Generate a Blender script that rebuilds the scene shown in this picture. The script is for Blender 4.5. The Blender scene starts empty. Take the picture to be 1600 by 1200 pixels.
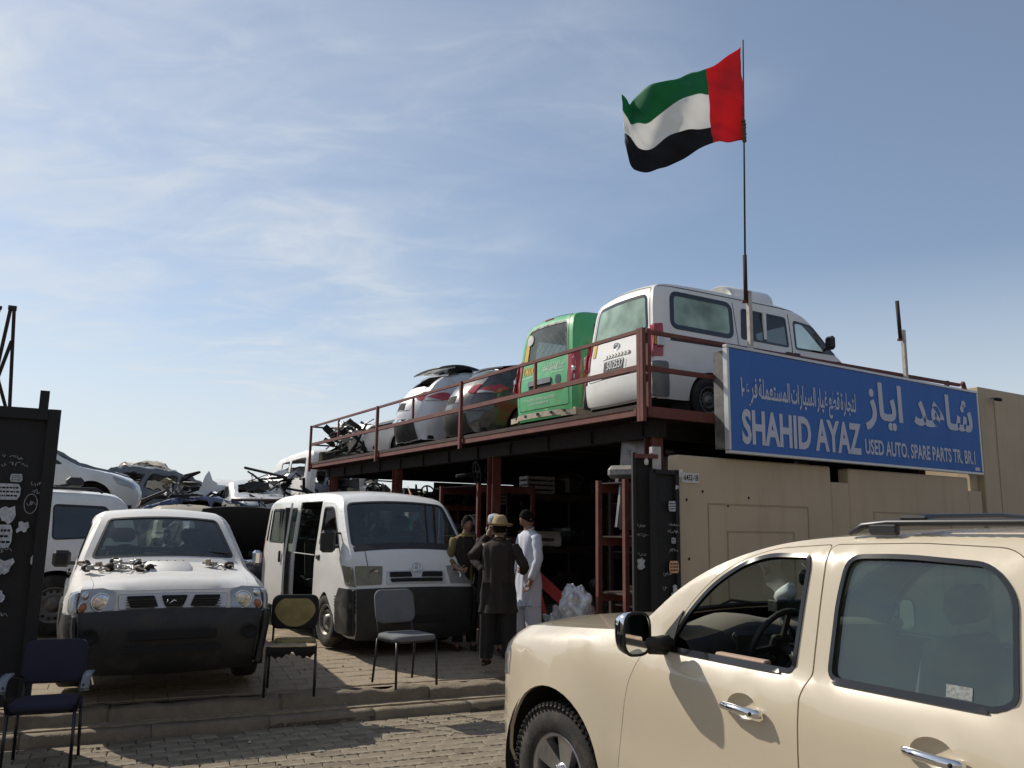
import bpy, math, random
import numpy as np
from mathutils import Vector, Matrix, noise
from mathutils.geometry import delaunay_2d_cdt
R=math.radians; rnd=random.Random(7)
sc=bpy.context.scene; COL=sc.collection
# ------------------------------------------------ camera
CAMH=1.88; YZ=.34                      # eye height over the road, level of the yard
cd=bpy.data.cameras.new('camera'); cam=bpy.data.objects.new('camera',cd); COL.objects.link(cam)
cd.sensor_width=36; cd.lens=29.25; cd.clip_start=.05; cd.clip_end=3000
cam.matrix_world=Matrix.Translation((0,0,CAMH))@Matrix.Rotation(R(90)+math.atan(222/1300),4,'X')@Matrix.Rotation(.015,4,'Z')
sc.camera=cam
# ------------------------------------------------ sky, sun, exposure
SUN_EL=39; SUN_HD=-58                  # the sun stands ahead on the left
w=bpy.data.worlds.new('World'); sc.world=w; w.use_nodes=True
nt=w.node_tree; N=nt.nodes; LK=nt.links
bg=N['Background']
sky=N.new('ShaderNodeTexSky'); sky.sky_type='NISHITA'; sky.sun_disc=False
sky.sun_elevation=R(SUN_EL); sky.sun_rotation=R(SUN_HD); sky.air_density=1.0; sky.dust_density=.55; sky.ozone_density=2.2; sky.altitude=10
geo=N.new('ShaderNodeTexCoord'); sep=N.new('ShaderNodeSeparateXYZ'); LK.new(geo.outputs['Generated'],sep.inputs[0])
def wm(op,a,b=None,c=None,cl=False):
    n=N.new('ShaderNodeMath'); n.operation=op; n.use_clamp=cl
    for i,v in enumerate((a,b,c)):
        if v is None: continue
        if isinstance(v,(int,float)): n.inputs[i].default_value=v
        else: LK.new(v,n.inputs[i])
    return n.outputs[0]
zz=wm('ADD',wm('MAXIMUM',sep.outputs[2],0.0),.16)
cmb=N.new('ShaderNodeCombineXYZ'); LK.new(wm('DIVIDE',sep.outputs[0],zz),cmb.inputs[0]); LK.new(wm('DIVIDE',sep.outputs[1],zz),cmb.inputs[1])
def cloud(rz,scl,nsc,det,dist,lo,hi,loc=(0,0,0)):
    m=N.new('ShaderNodeMapping'); m.inputs['Rotation'].default_value=(0,0,rz); m.inputs['Scale'].default_value=scl; m.inputs['Location'].default_value=loc; LK.new(cmb.outputs[0],m.inputs[0])
    t=N.new('ShaderNodeTexNoise'); t.inputs['Scale'].default_value=nsc; t.inputs['Detail'].default_value=det; t.inputs['Roughness'].default_value=.58; t.inputs['Distortion'].default_value=dist; LK.new(m.outputs[0],t.inputs[0])
    r=N.new('ShaderNodeMapRange'); r.interpolation_type='SMOOTHSTEP'; r.inputs[1].default_value=lo; r.inputs[2].default_value=hi; LK.new(t.outputs[0],r.inputs[0]); return r.outputs[0]
c1=cloud(-.2,(.62,1.0,1),2.4,12,.9,.36,.76)
c2=cloud(.4,(.8,1,1),.6,3,.3,.30,.70,(1.3,.4,0))
sp=N.new('ShaderNodeSeparateXYZ'); LK.new(cmb.outputs[0],sp.inputs[0])
side_=N.new('ShaderNodeMapRange'); side_.interpolation_type='SMOOTHSTEP'; side_.inputs[1].default_value=1.0; side_.inputs[2].default_value=-1.1; LK.new(sp.outputs[0],side_.inputs[0])
c2=wm('MULTIPLY_ADD',side_.outputs[0],1.05,wm('MULTIPLY_ADD',c2,.55,-.42),cl=True)
c3=cloud(.35,(.55,1.0,1),6.5,12,1.2,.38,.78)
cm=wm('MULTIPLY',wm('ADD',wm('MULTIPLY',c1,.75),wm('MULTIPLY',c3,.5)),c2,cl=True)
veil=wm('MULTIPLY_ADD',c2,.20,.13)
cm=wm('ADD',wm('MULTIPLY',cm,.62),veil,cl=True)
hz=N.new('ShaderNodeMapRange'); hz.interpolation_type='SMOOTHSTEP'; hz.inputs[1].default_value=.40; hz.inputs[2].default_value=-.02; LK.new(sep.outputs[2],hz.inputs[0])
cm=wm('MAXIMUM',cm,wm('MULTIPLY',hz.outputs[0],.88))
mx=N.new('ShaderNodeMix'); mx.data_type='RGBA'; LK.new(cm,mx.inputs[0]); LK.new(sky.outputs[0],mx.inputs[6]); mx.inputs[7].default_value=(6.5,6.95,7.35,1)
LK.new(mx.outputs[2],bg.inputs[0]); bg.inputs[1].default_value=.110
sl=bpy.data.lights.new('sun','SUN'); sl.energy=4.7; sl.angle=R(.55); sl.color=(1,.93,.82)
sun=bpy.data.objects.new('sun',sl); COL.objects.link(sun)
sd=Vector((math.sin(R(SUN_HD))*math.cos(R(SUN_EL)),math.cos(R(SUN_HD))*math.cos(R(SUN_EL)),math.sin(R(SUN_EL))))
sun.rotation_euler=sd.to_track_quat('Z','Y').to_euler(); sun.location=(0,0,30)
vs=sc.view_settings; sc.display_settings.display_device='sRGB'; vs.view_transform='Standard'; vs.look='None'; vs.exposure=0; vs.gamma=1; vs.use_curve_mapping=False
sc.cycles.max_bounces=8; sc.cycles.transparent_max_bounces=16; sc.cycles.use_denoising=True
# ------------------------------------------------ materials
MATS={}
def mat(name,rgb,rough=.5,metal=0,coat=0,var=.12,vs=6,bump=0,bs=60,dirt=None,da=0,ds=3,dlo=.5,dhi=.7,spec=.5,zs=1):
    if name in MATS: return MATS[name]
    m=bpy.data.materials.new(name); m.use_nodes=True; t=m.node_tree; n=t.nodes; b=n['Principled BSDF']
    tc=n.new('ShaderNodeTexCoord'); nz=n.new('ShaderNodeTexNoise'); nz.inputs['Scale'].default_value=vs; nz.inputs['Detail'].default_value=6; nz.inputs['Roughness'].default_value=.6
    t.links.new(tc.outputs['Object'],nz.inputs[0])
    mr=n.new('ShaderNodeMapRange'); mr.inputs[1].default_value=.3; mr.inputs[2].default_value=.7; mr.inputs[3].default_value=1-var; mr.inputs[4].default_value=1+var; t.links.new(nz.outputs[0],mr.inputs[0])
    vm=n.new('ShaderNodeVectorMath'); vm.operation='SCALE'; vm.inputs[0].default_value=[q*.76 for q in rgb] if not metal>.6 else rgb; t.links.new(mr.outputs[0],vm.inputs['Scale'])
    col=vm.outputs[0]
    if dirt:
        n2=n.new('ShaderNodeTexNoise'); n2.inputs['Scale'].default_value=ds; n2.inputs['Detail'].default_value=10; n2.inputs['Roughness'].default_value=.68; mp=n.new('ShaderNodeMapping'); mp.inputs['Scale'].default_value=(1,1,zs); t.links.new(tc.outputs['Object'],mp.inputs[0]); t.links.new(mp.outputs[0],n2.inputs[0])
        r2=n.new('ShaderNodeMapRange'); r2.inputs[1].default_value=dlo; r2.inputs[2].default_value=dhi; r2.inputs[4].default_value=da; t.links.new(n2.outputs[0],r2.inputs[0])
        mi=n.new('ShaderNodeMix'); mi.data_type='RGBA'; t.links.new(r2.outputs[0],mi.inputs[0]); t.links.new(col,mi.inputs[6]); mi.inputs[7].default_value=(*dirt,1); col=mi.outputs[2]
        rr=n.new('ShaderNodeMapRange'); rr.inputs[2].default_value=max(da,.01); rr.inputs[3].default_value=rough; rr.inputs[4].default_value=min(1,rough+.35); t.links.new(r2.outputs[0],rr.inputs[0]); t.links.new(rr.outputs[0],b.inputs['Roughness'])
    else: b.inputs['Roughness'].default_value=rough
    t.links.new(col,b.inputs['Base Color']); b.inputs['Metallic'].default_value=metal; b.inputs['Specular IOR Level'].default_value=spec
    if coat: b.inputs['Coat Weight'].default_value=coat; b.inputs['Coat Roughness'].default_value=.04
    if bump:
        n3=n.new('ShaderNodeTexNoise'); n3.inputs['Scale'].default_value=bs; n3.inputs['Detail'].default_value=5; t.links.new(tc.outputs['Object'],n3.inputs[0])
        bp=n.new('ShaderNodeBump'); bp.inputs['Strength'].default_value=bump; bp.inputs['Distance'].default_value=.02; t.links.new(n3.outputs[0],bp.inputs['Height']); t.links.new(bp.outputs[0],b.inputs['Normal'])
    MATS[name]=m; return m
def glass(name,tint,refl=1.5,haze=0,hz=(.5,.5,.48)):
    # thin pane: tinted see-through, fresnel mirror, optional pale film (dust, painted reflection)
    m=bpy.data.materials.new(name); m.use_nodes=True; t=m.node_tree; n=t.nodes; n.remove(n['Principled BSDF'])
    tr=n.new('ShaderNodeBsdfTransparent'); tr.inputs[0].default_value=(*tint,1)
    gl=n.new('ShaderNodeBsdfGlossy'); gl.inputs['Roughness'].default_value=.015
    lw=n.new('ShaderNodeLayerWeight'); pw=n.new('ShaderNodeMath'); pw.operation='POWER'; pw.inputs[1].default_value=4.5; t.links.new(lw.outputs['Facing'],pw.inputs[0]); lw.inputs[0].default_value=.5
    f0=.08*(refl-.5); fr=n.new('ShaderNodeMath'); fr.operation='MULTIPLY_ADD'; fr.inputs[1].default_value=1-f0; fr.inputs[2].default_value=f0; t.links.new(pw.outputs[0],fr.inputs[0])
    a=n.new('ShaderNodeMixShader'); t.links.new(fr.outputs[0],a.inputs[0]); t.links.new(tr.outputs[0],a.inputs[1]); t.links.new(gl.outputs[0],a.inputs[2]); o=a.outputs[0]
    if haze:
        df=n.new('ShaderNodeBsdfDiffuse'); df.inputs[0].default_value=(*hz,1)
        tc=n.new('ShaderNodeTexCoord'); nz=n.new('ShaderNodeTexNoise'); nz.inputs['Scale'].default_value=3; nz.inputs['Detail'].default_value=8; t.links.new(tc.outputs['Object'],nz.inputs[0])
        mr=n.new('ShaderNodeMapRange'); mr.inputs[1].default_value=.3; mr.inputs[2].default_value=.75; mr.inputs[3].default_value=haze*.5; mr.inputs[4].default_value=min(1,haze*1.5); t.links.new(nz.outputs[0],mr.inputs[0])
        c=n.new('ShaderNodeMixShader'); t.links.new(mr.outputs[0],c.inputs[0]); t.links.new(o,c.inputs[1]); t.links.new(df.outputs[0],c.inputs[2]); o=c.outputs[0]
    t.links.new(o,n['Material Output'].inputs[0]); MATS[name]=m; return m
M=MATS
mat('tan_paint',(.71,.61,.455),.32,0,1,.02,2,dirt=(.34,.29,.22),da=.22,ds=2.2)
mat('white_paint',(.90,.885,.85),.38,0,.5,.04,3,dirt=(.50,.44,.35),da=.45,ds=2.5,dlo=.48,dhi=.82)
mat('dusty_white',(.84,.82,.78),.5,0,.2,.07,4,dirt=(.46,.39,.31),da=.6,ds=3.5,dlo=.48,dhi=.8)
mat('green_paint',(.07,.46,.16),.4,0,.5,.05,3,dirt=(.3,.33,.2),da=.3)
mat('dark_paint',(.02,.021,.023),.3,0,.8,.1,3,dirt=(.13,.115,.09),da=.55,ds=3)
mat('silver_paint',(.66,.67,.70),.38,.12,.5,.05,3,dirt=(.3,.27,.22),da=.45,ds=3)
mat('grey_paint',(.16,.17,.18),.45,.2,.3,.1,3,dirt=(.28,.23,.17),da=.6,ds=4)
mat('blue_paint',(.06,.10,.22),.4,.2,.4,.1,3,dirt=(.28,.23,.17),da=.4,ds=4)
mat('beige_paint',(.42,.35,.25),.5,0,.2,.1,3,dirt=(.2,.15,.1),da=.5,ds=4)
mat('black_plastic',(.018,.018,.019),.55,var=.25,bump=.1,bs=200,dirt=(.10,.085,.065),da=.4,ds=5)
mat('black_gloss',(.01,.01,.011),.12,coat=.5)
mat('rubber',(.028,.026,.024),.85,var=.3,vs=20,bump=.2,bs=120,dirt=(.15,.12,.09),da=.6,ds=6)
mat('chrome',(.75,.76,.78),.08,1,var=.02)
mat('alloy',(.42,.42,.43),.33,.85,var=.1,dirt=(.12,.1,.08),da=.5,ds=9)
mat('steel_wheel',(.28,.27,.26),.5,.6,var=.2,dirt=(.15,.09,.05),da=.6,ds=8)
mat('dark_inside',(.012,.012,.013),.9,var=.3)
mat('grey_cloth',(.13,.125,.12),.95,var=.15,bump=.2,bs=300)
mat('dash_tan',(.30,.25,.20),.8,var=.06,bump=.08,bs=250)
mat('red_lens',(.42,.03,.035),.12,coat=.6)
mat('amber_lens',(.42,.13,.05),.12,coat=.6)
mat('clear_lens',(.45,.46,.46),.12,coat=.9,metal=.3)
mat('lamp_silver',(.6,.6,.62),.2,.9,var=.4,vs=40)
mat('yellowed_lens',(.24,.22,.13),.3,coat=.3,var=.2)
glass('glass_clear',(.62,.70,.66)); glass('glass_green',(.40,.52,.46),2.1,.07,(.20,.36,.30)); glass('glass_screen',(.42,.50,.50),1.7,.10,(.22,.25,.26)); glass('glass_dark',(.10,.12,.12),1.5,.03)  # glass_green: greenish haze paints in some of the reflected sky
glass('glass_dusty',(.50,.58,.54),1.45,.22,(.34,.37,.34)); glass('glass_film',(.18,.26,.22),1.5,.62,(.46,.62,.53))
# ------------------------------------------------ object helpers
def link(o,parent=None,label=None,cat=None,group=None,kind=None):
    COL.objects.link(o)
    if parent: o.parent=parent
    for k,v in (('label',label),('category',cat),('group',group),('kind',kind)):
        if v: o[k]=v
    return o
def thing(name,label,cat,loc=(0,0,0),rz=0,group=None,rot=None):
    o=bpy.data.objects.new(name,None); o.empty_display_size=.2; o.location=loc; o.rotation_euler=rot if rot else (0,0,rz)
    return link(o,None,label,cat,group)
def tag(o,label,cat,group=None,kind=None):
    o['label']=label; o['category']=cat
    if group:o['group']=group
    if kind:o['kind']=kind
    return o
class MB:
    def __init__(s): s.v=[];s.f=[];s.m=[];s.sm=[]
    def add(s,vs,fs,mi=0,smooth=False,mx=None):
        b=len(s.v)
        s.v+= [tuple(mx@Vector(p)) for p in vs] if mx is not None else [tuple(p) for p in vs]
        s.f+=[tuple(i+b for i in f) for f in fs]; s.m+=[mi]*len(fs); s.sm+=[smooth]*len(fs); return s
    def box(s,c,d,mi=0,rot=None,bv=0):
        x,y,z=[q/2 for q in d]; mx=Matrix.Translation(c)
        if rot is not None: mx=mx@(rot if isinstance(rot,Matrix) else Matrix.Rotation(rot,4,'Z'))
        if bv:
            b=min(bv,x*.9,y*.9,z*.9); V=[];F=[]
            rings=[(z-b*0,x-b,y-b,z),(0,x,y,z-b),(0,x,y,-z+b),(0,x-b,y-b,-z)]
            def ring(a,c2,h,b2): return [(a,-c2+b2,h),(a,c2-b2,h),(a-b2,c2,h),(-a+b2,c2,h),(-a,c2-b2,h),(-a,-c2+b2,h),(-a+b2,-c2,h),(a-b2,-c2,h)]
            V=ring(x-b,y-b,z,b*.01)+ring(x,y,z-b,b)+ring(x,y,-z+b,b)+ring(x-b,y-b,-z,b*.01)
            for k in range(3):
                for i in range(8): j=(i+1)%8; F.append((k*8+i,k*8+8+i,k*8+8+j,k*8+j))
            F.append(tuple(range(8))); F.append(tuple(range(31,23,-1)))
            return s.add(V,F,mi,False,mx)
        V=[(-x,-y,-z),(x,-y,-z),(x,y,-z),(-x,y,-z),(-x,-y,z),(x,-y,z),(x,y,z),(-x,y,z)]
        return s.add(V,[(0,3,2,1),(4,5,6,7),(0,1,5,4),(1,2,6,5),(2,3,7,6),(3,0,4,7)],mi,False,mx)
    def tube(s,pts,r,mi=0,n=8,cap=True,sq=False):
        pts=[Vector(p) for p in pts]; rs=r if isinstance(r,(list,tuple)) else [r]*len(pts)
        V=[];F=[]; up=None
        for i,p in enumerate(pts):
            t=(pts[min(i+1,len(pts)-1)]-pts[max(i-1,0)]).normalized()
            if up is None: up=Vector((0,0,1)) if abs(t.z)<.9 else Vector((1,0,0))
            a=t.cross(up).normalized(); b=a.cross(t).normalized(); up=b
            for k in range(n):
                an=2*math.pi*(k+(.5 if sq else 0))/n; V.append(p+a*math.cos(an)*rs[i]+b*math.sin(an)*rs[i])
        for i in range(len(pts)-1):
            for k in range(n): j=(k+1)%n; F.append((i*n+k,i*n+j,i*n+n+j,i*n+n+k))
        if cap: F.append(tuple(range(n-1,-1,-1))); F.append(tuple((len(pts)-1)*n+k for k in range(n)))
        return s.add(V,F,mi,not sq and n>5)
    def beam(s,a,b,wd,ht,mi=0,up=(0,0,1)):
        a=Vector(a);b=Vector(b);t=(b-a);L=t.length;t.normalize();u=Vector(up)
        if abs(t.dot(u))>.95:u=Vector((0,1,0))
        sd=t.cross(u).normalized();u=sd.cross(t)
        mx=Matrix(((t.x,sd.x,u.x,(a.x+b.x)/2),(t.y,sd.y,u.y,(a.y+b.y)/2),(t.z,sd.z,u.z,(a.z+b.z)/2),(0,0,0,1)))
        return s.box((0,0,0),(L,wd,ht),mi,mx)
    def lathe(s,prof,mi=0,n=32,mx=None,smooth=True,close=False):
        V=[];F=[];m=len(prof)
        for i in range(n):
            a=2*math.pi*i/n
            for r,h in prof: V.append((r*math.cos(a),r*math.sin(a),h))
        for i in range(n):
            j=(i+1)%n
            for k in range(m if close else m-1): l=(k+1)%m; F.append((i*m+k,j*m+k,j*m+l,i*m+l))
        return s.add(V,F,mi,smooth,mx)
    def prism(s,poly,h0,h1,mi=0,mx=None,smooth=False):
        n=len(poly);V=[(x,y,h0) for x,y in poly]+[(x,y,h1) for x,y in poly]
        F=[tuple(range(n-1,-1,-1)),tuple(range(n,2*n))]+[(i,(i+1)%n,(i+1)%n+n,i+n) for i in range(n)]
        return s.add(V,F,mi,smooth,mx)
    def build(s,name,mats,parent=None,label=None,**kw):
        me=bpy.data.meshes.new(name); me.from_pydata(s.v,[],s.f)
        for q in (mats if isinstance(mats,(list,tuple)) else [mats]): me.materials.append(M[q] if isinstance(q,str) else q)
        me.polygons.foreach_set('material_index',s.m); me.polygons.foreach_set('use_smooth',s.sm); me.update()
        return link(bpy.data.objects.new(name,me),parent,label,**kw)
def BX(name,c,d,m,parent=None,rot=None,bv=0,label=None): return MB().box(c,d,0,rot,bv).build(name,m,parent,label)
def TB(name,pts,r,m,parent=None,n=8,label=None,**k): return MB().tube(pts,r,0,n,**k).build(name,m,parent,label)
def copy_tree(o,parent=None):
    c=o.copy(); COL.objects.link(c); c.parent=parent
    for ch in o.children: copy_tree(ch,c)
    return c
# ------------------------------------------------ curved sheet panels
def chaik(P,n=2,closed=False):
    P=[tuple(p) for p in P]
    for _ in range(n):
        Q=[] if closed else [P[0]]; L=len(P)
        for i in range(L if closed else L-1):
            a=np.array(P[i]);b=np.array(P[(i+1)%L]); Q+= [tuple(.75*a+.25*b),tuple(.25*a+.75*b)]
        if not closed: Q.append(P[-1])
        P=Q
    return P
def rc(P,r=.05,n=5):
    out=[];L=len(P)
    for i in range(L):
        p=Vector(P[i]);a=Vector(P[i-1])-p;b=Vector(P[(i+1)%L])-p
        ri=r[i] if isinstance(r,(list,tuple)) else r
        q=min(ri,a.length*.45,b.length*.45); A=p+a.normalized()*q;B=p+b.normalized()*q
        for k in range(n+1):
            t=k/n; out.append(tuple(A*(1-t)**2+p*2*t*(1-t)+B*t*t))
    return out
def dens(P,h,closed=True):
    out=[];L=len(P)
    for i in range(L if closed else L-1):
        a=np.array(P[i],float);b=np.array(P[(i+1)%L],float);d=np.hypot(*(b-a))
        if d<1e-6: continue
        k=max(1,int(math.ceil(d/h))); out+=[tuple(a+(b-a)*j/k) for j in range(k)]
    if not closed: out.append(tuple(P[-1]))
    return out
def pip(pts,poly):
    x=pts[:,0];y=pts[:,1];c=np.zeros(len(pts),bool);n=len(poly);p=np.array(poly)
    for i in range(n):
        x1,y1=p[i];x2,y2=p[(i+1)%n]
        if y1==y2: continue
        m=((y1>y)!=(y2>y)); c^=m&(x<(x2-x1)*(y-y1)/(y2-y1)+x1)
    return c
def dpoly(pts,poly,closed=True):
    p=np.array(poly,float);q=np.roll(p,-1,0) if closed else p[1:]; p=p if closed else p[:-1]
    d=q-p;L=(d**2).sum(1)+1e-12
    w_=pts[:,None,:]-p[None];t=np.clip((w_*d).sum(2)/L,0,1);e=w_-t[...,None]*d
    return np.sqrt((e**2).sum(2))
def area(P):
    a=np.array(P);b=np.roll(a,-1,0);return .5*(a[:,0]*b[:,1]-b[:,0]*a[:,1]).sum()
def inset(P,d):
    P=[p for i,p in enumerate(P) if (Vector(p)-Vector(P[i-1])).length>1e-5]
    s=1 if area(P)>0 else -1;out=[];L=len(P)
    for i in range(L):
        p=Vector(P[i]);a=(p-Vector(P[i-1])).normalized();b=(Vector(P[(i+1)%L])-p).normalized()
        n1=Vector((-a.y,a.x));n2=Vector((-b.y,b.x));n=n1+n2;k=n.length_squared
        n=n*(2/k) if k>.4 else n1
        out.append(tuple(p+n*d*s))
    return out
class Shell:
    def __init__(s): s.v=[];s.n=[];s.f=[];s.m=[];s.k=0
    def panel(s,outline,holes,fn,orient,h=.06,t=.02,off=0,mi=0,extra=None,mi2=None):
        ol=dens(outline,h);hs=[dens(q,h) for q in holes]
        V=list(ol);E=[(i,(i+1)%len(ol)) for i in range(len(ol))]
        for q in hs:
            b=len(V);V+=q;E+=[(b+i,b+(i+1)%len(q)) for i in range(len(q))]
        a=np.array(ol);lo=a.min(0);hi=a.max(0)
        gx=np.arange(lo[0]+h*.5,hi[0],h);gy=np.arange(lo[1]+h*.5,hi[1],h)
        G=np.array([(x,y) for x in gx for y in gy]) if len(gx)*len(gy) else np.zeros((0,2))
        def keep(G,mg):
            if not len(G): return G
            k=pip(G,ol)
            for q in hs:k&=~pip(G,q)
            G=G[k]
            if len(G):
                dm=dpoly(G,ol).min(1)
                for q in hs: dm=np.minimum(dm,dpoly(G,q).min(1))
                G=G[dm>mg]
            return G
        G=keep(G,h*.45)
        if extra is not None and len(extra):
            X=keep(np.array(extra),.004)
            if len(X) and len(G):
                dd=np.sqrt(((G[:,None]-X[None])**2).sum(2)).min(1);G=G[dd>h*.4]
            if len(X):G=np.vstack([G,X]) if len(G) else X
        V+= [tuple(g) for g in G]
        r=delaunay_2d_cdt([Vector(v) for v in V],E,[],0,1e-6)
        v2=np.array([tuple(v) for v in r[0]]);T=np.array([f for f in r[2] if len(f)==3])
        c=v2[T].mean(1);k=pip(c,ol)
        for q in hs:k&=~pip(c,q)
        T=T[k]
        if not len(T): return s
        A,B=v2[:,0],v2[:,1];e=.003
        P0=fn(A,B);nu=fn(A+e,B)-fn(A-e,B);nv=fn(A,B+e)-fn(A,B-e)
        n=np.cross(nu,nv);n/= (np.linalg.norm(n,axis=1)[:,None]+1e-12)
        o=orient(P0);sg=np.sign((n*o).sum(1));sg[sg==0]=1
        # triangle winding follows the outward normal
        md=np.sign(np.median(sg)); n=n*(sg[:,None] if True else md)
        for _ in range(2):
            a_=n.copy()
            for i0,i1 in ((0,1),(1,2),(2,0)): np.add.at(a_,T[:,i0],n[T[:,i1]]);np.add.at(a_,T[:,i1],n[T[:,i0]])
            n=a_/(np.linalg.norm(a_,axis=1)[:,None]+1e-12)
        P1=P0+n*off
        tn=np.cross(P1[T[:,1]]-P1[T[:,0]],P1[T[:,2]]-P1[T[:,0]]);fl=(tn*n[T[:,0]]).sum(1)<0
        T[fl]=T[fl][:,::-1]
        b=s.k;s.v.append(P1);s.n.append(n);s.f.append(T+b);s.m.append(np.full(len(T),mi));s.k+=len(P1)
        if t:
            i2=mi if mi2 is None else mi2
            P2=P1-n*t;b2=s.k;s.v.append(P2);s.n.append(-n);s.f.append(T[:,::-1]+b2);s.m.append(np.full(len(T),i2));s.k+=len(P2)
            ed={}
            for tr in T:
                for i in range(3):
                    q=(int(tr[i]),int(tr[(i+1)%3]))
                    if (q[1],q[0]) in ed: del ed[(q[1],q[0])]
                    else: ed[q]=1
            if ed:
                q=np.array(list(ed));m=len(q);b3=s.k
                s.v.append(np.vstack([P1[q[:,0]],P1[q[:,1]],P2[q[:,1]],P2[q[:,0]]]));s.n.append(np.zeros((4*m,3)));s.k+=4*m
                i=np.arange(m)+b3
                s.f.append(np.stack([i+m,i,i+3*m],1));s.f.append(np.stack([i+m,i+3*m,i+2*m],1));s.m.append(np.full(2*m,mi))
        return s
    def build(s,name,mats,parent=None,label=None,**kw):
        me=bpy.data.meshes.new(name)
        if s.k:
            V=np.vstack(s.v);F=np.vstack(s.f);Nn=np.vstack(s.n);mi=np.concatenate(s.m)
            me.from_pydata(V.tolist(),[],F.tolist())
            me.polygons.foreach_set('material_index',mi.astype(int).tolist()); me.polygons.foreach_set('use_smooth',[True]*len(F))
            me.update(); me.normals_split_custom_set_from_vertices(Nn.tolist())
        for q in (mats if isinstance(mats,(list,tuple)) else [mats]): me.materials.append(M[q])
        return link(bpy.data.objects.new(name,me),parent,label,**kw)
class Car:
    """x runs rearward from a chosen origin, y to the right hand of someone facing -x ... z up"""
    def __init__(s,root,prof,plan,ins,hw,zs,wheels,ra,flare=(.0,.1),crump=0,seed=0,flat=0):
        s.root=root;s.hw=hw;s.zs=zs;s.wheels=wheels;s.ra=ra;s.fl=flare;s.crump=crump;s.seed=seed;s.flat=flat
        P=np.array(chaik(prof,3));d=np.hypot(np.diff(P[:,0]),np.diff(P[:,1]));S=np.concatenate([[0],np.cumsum(d)])
        n=int(S[-1]/.02);s.ps=np.linspace(0,S[-1],n)
        s.px,s.pz,s.pc,s.pr=[np.interp(s.ps,S,P[:,i]) for i in range(4)]
        tx=np.gradient(s.px,s.ps);tz=np.gradient(s.pz,s.ps)
        k=np.ones(7)/7;pad=lambda a:np.convolve(np.pad(a,3,mode='edge'),k,'valid')
        tx,tz=pad(tx),pad(tz);L=np.hypot(tx,tz);s.nx,s.nz=-tz/L,tx/L
        s.plan=np.array(plan,float);s.ins=np.array(ins,float);s.L=S[-1]
        s.poly=np.vstack([np.stack([s.px,s.pz],1)[::2],[[s.px[-1],s.pz[-1]]]]);s.prp=np.append(s.pr[::2],s.pr[-1])
        s.xc=(s.px.min()+s.px.max())/2
    def W(s,x,z,rd=True):
        w=np.interp(x,s.plan[:,0],s.plan[:,1])-np.interp(z,s.ins[:,0],s.ins[:,1])
        for hx,hz in s.wheels:
            d=np.hypot(x-hx,z-hz);w=w+s.fl[0]*np.exp(-np.clip((d-s.ra)/s.fl[1],0,9)**2)*(z<1.15)
        if rd:
            pts=np.stack([np.ravel(x),np.ravel(z)],1);out=np.zeros(len(pts))
            for c in range(0,len(pts),3000):
                D=dpoly(pts[c:c+3000],s.poly,False);j=D.argmin(1);d=D[np.arange(len(j)),j]
                a_=s.poly[j];e_=s.poly[j+1]-a_;t_=np.clip(((pts[c:c+3000]-a_)*e_).sum(1)/((e_**2).sum(1)+1e-12),0,1);r=s.prp[j]*(1-t_)+s.prp[j+1]*t_
                q=np.clip(1-d/r,0,1);out[c:c+3000]=.9*r*q**2.5
            w=w-out.reshape(np.shape(x))
        return w
    def cr(s,P):
        if not s.crump: return P
        o=np.zeros_like(P)
        for i,p in enumerate(P):
            q=Vector(p);sd_=Vector((s.seed*7.3,0,0));v=noise.noise_vector(q*1.3+sd_)*s.crump*.8;w1=noise.noise_vector(q*4.3+sd_);w2=noise.noise_vector(q*9.5-sd_)
            v=v+Vector((abs(w1.x)-.2,abs(w1.y)-.2,abs(w1.z)-.2))*s.crump*.75+Vector((abs(w2.x)-.2,abs(w2.y)-.2,abs(w2.z)-.2))*s.crump*.33
            o[i]=(v.x*.7,v.y,v.z)
        return P+o
    def side(s,sg):
        def f(x,z):
            return s.cr(np.stack([x,sg*s.W(x,z),z],1))
        return f
    def rib(s):
        Wt=s.W(s.px,s.pz)
        def f(a,b):
            v=np.clip(b/s.hw,-1.2,1.2);x=np.interp(a,s.ps,s.px);z=np.interp(a,s.ps,s.pz);c=np.interp(a,s.ps,s.pc);w=np.interp(a,s.ps,Wt)
            nx=np.interp(a,s.ps,s.nx);nz=np.interp(a,s.ps,s.nz);q=c*(1-v*v)
            return s.cr(np.stack([x+nx*q,v*w,z+nz*q],1))
        return f
    def os(s,sg): return lambda P: np.tile([0,sg,0.],(len(P),1))
    def orr(s):
        def f(P):
            d=((P[:,0][:,None]-s.px[None,::5])**2+(P[:,2][:,None]-s.pz[None,::5])**2).argmin(1)
            return np.stack([s.nx[::5][d],np.zeros(len(P)),s.nz[::5][d]],1)
        return f
    def at(s,x,z): return float(s.ps[((s.px-x)**2+(s.pz-z)**2).argmin()])
    def outline(s):
        out=[(x,z) for x,z in zip(s.px[::2],s.pz[::2])]+[(s.px[-1],s.pz[-1])]
        if out[-1][1]>s.zs+.01: out.append((s.px[-1]-.02,s.zs))
        for hx,hz in sorted(s.wheels,reverse=True):
            a0=math.asin((s.zs-hz)/s.ra)
            for k in range(25):
                a=a0+(math.pi-2*a0)*k/24;out.append((hx+s.ra*math.cos(a),hz+s.ra*math.sin(a)))
        if out[0][1]>s.zs+.01: out.append((s.px[0]+.02,s.zs))
        return out
    def rings(s):
        out=[]
        for i in range(2,len(s.px)-2,3):
            r=s.pr[i]
            for a in (.12,.3,.55,.85):
                d=r*a
                if d>.005: out.append((s.px[i]-s.nx[i]*d,s.pz[i]-s.nz[i]*d))
        return out
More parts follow.
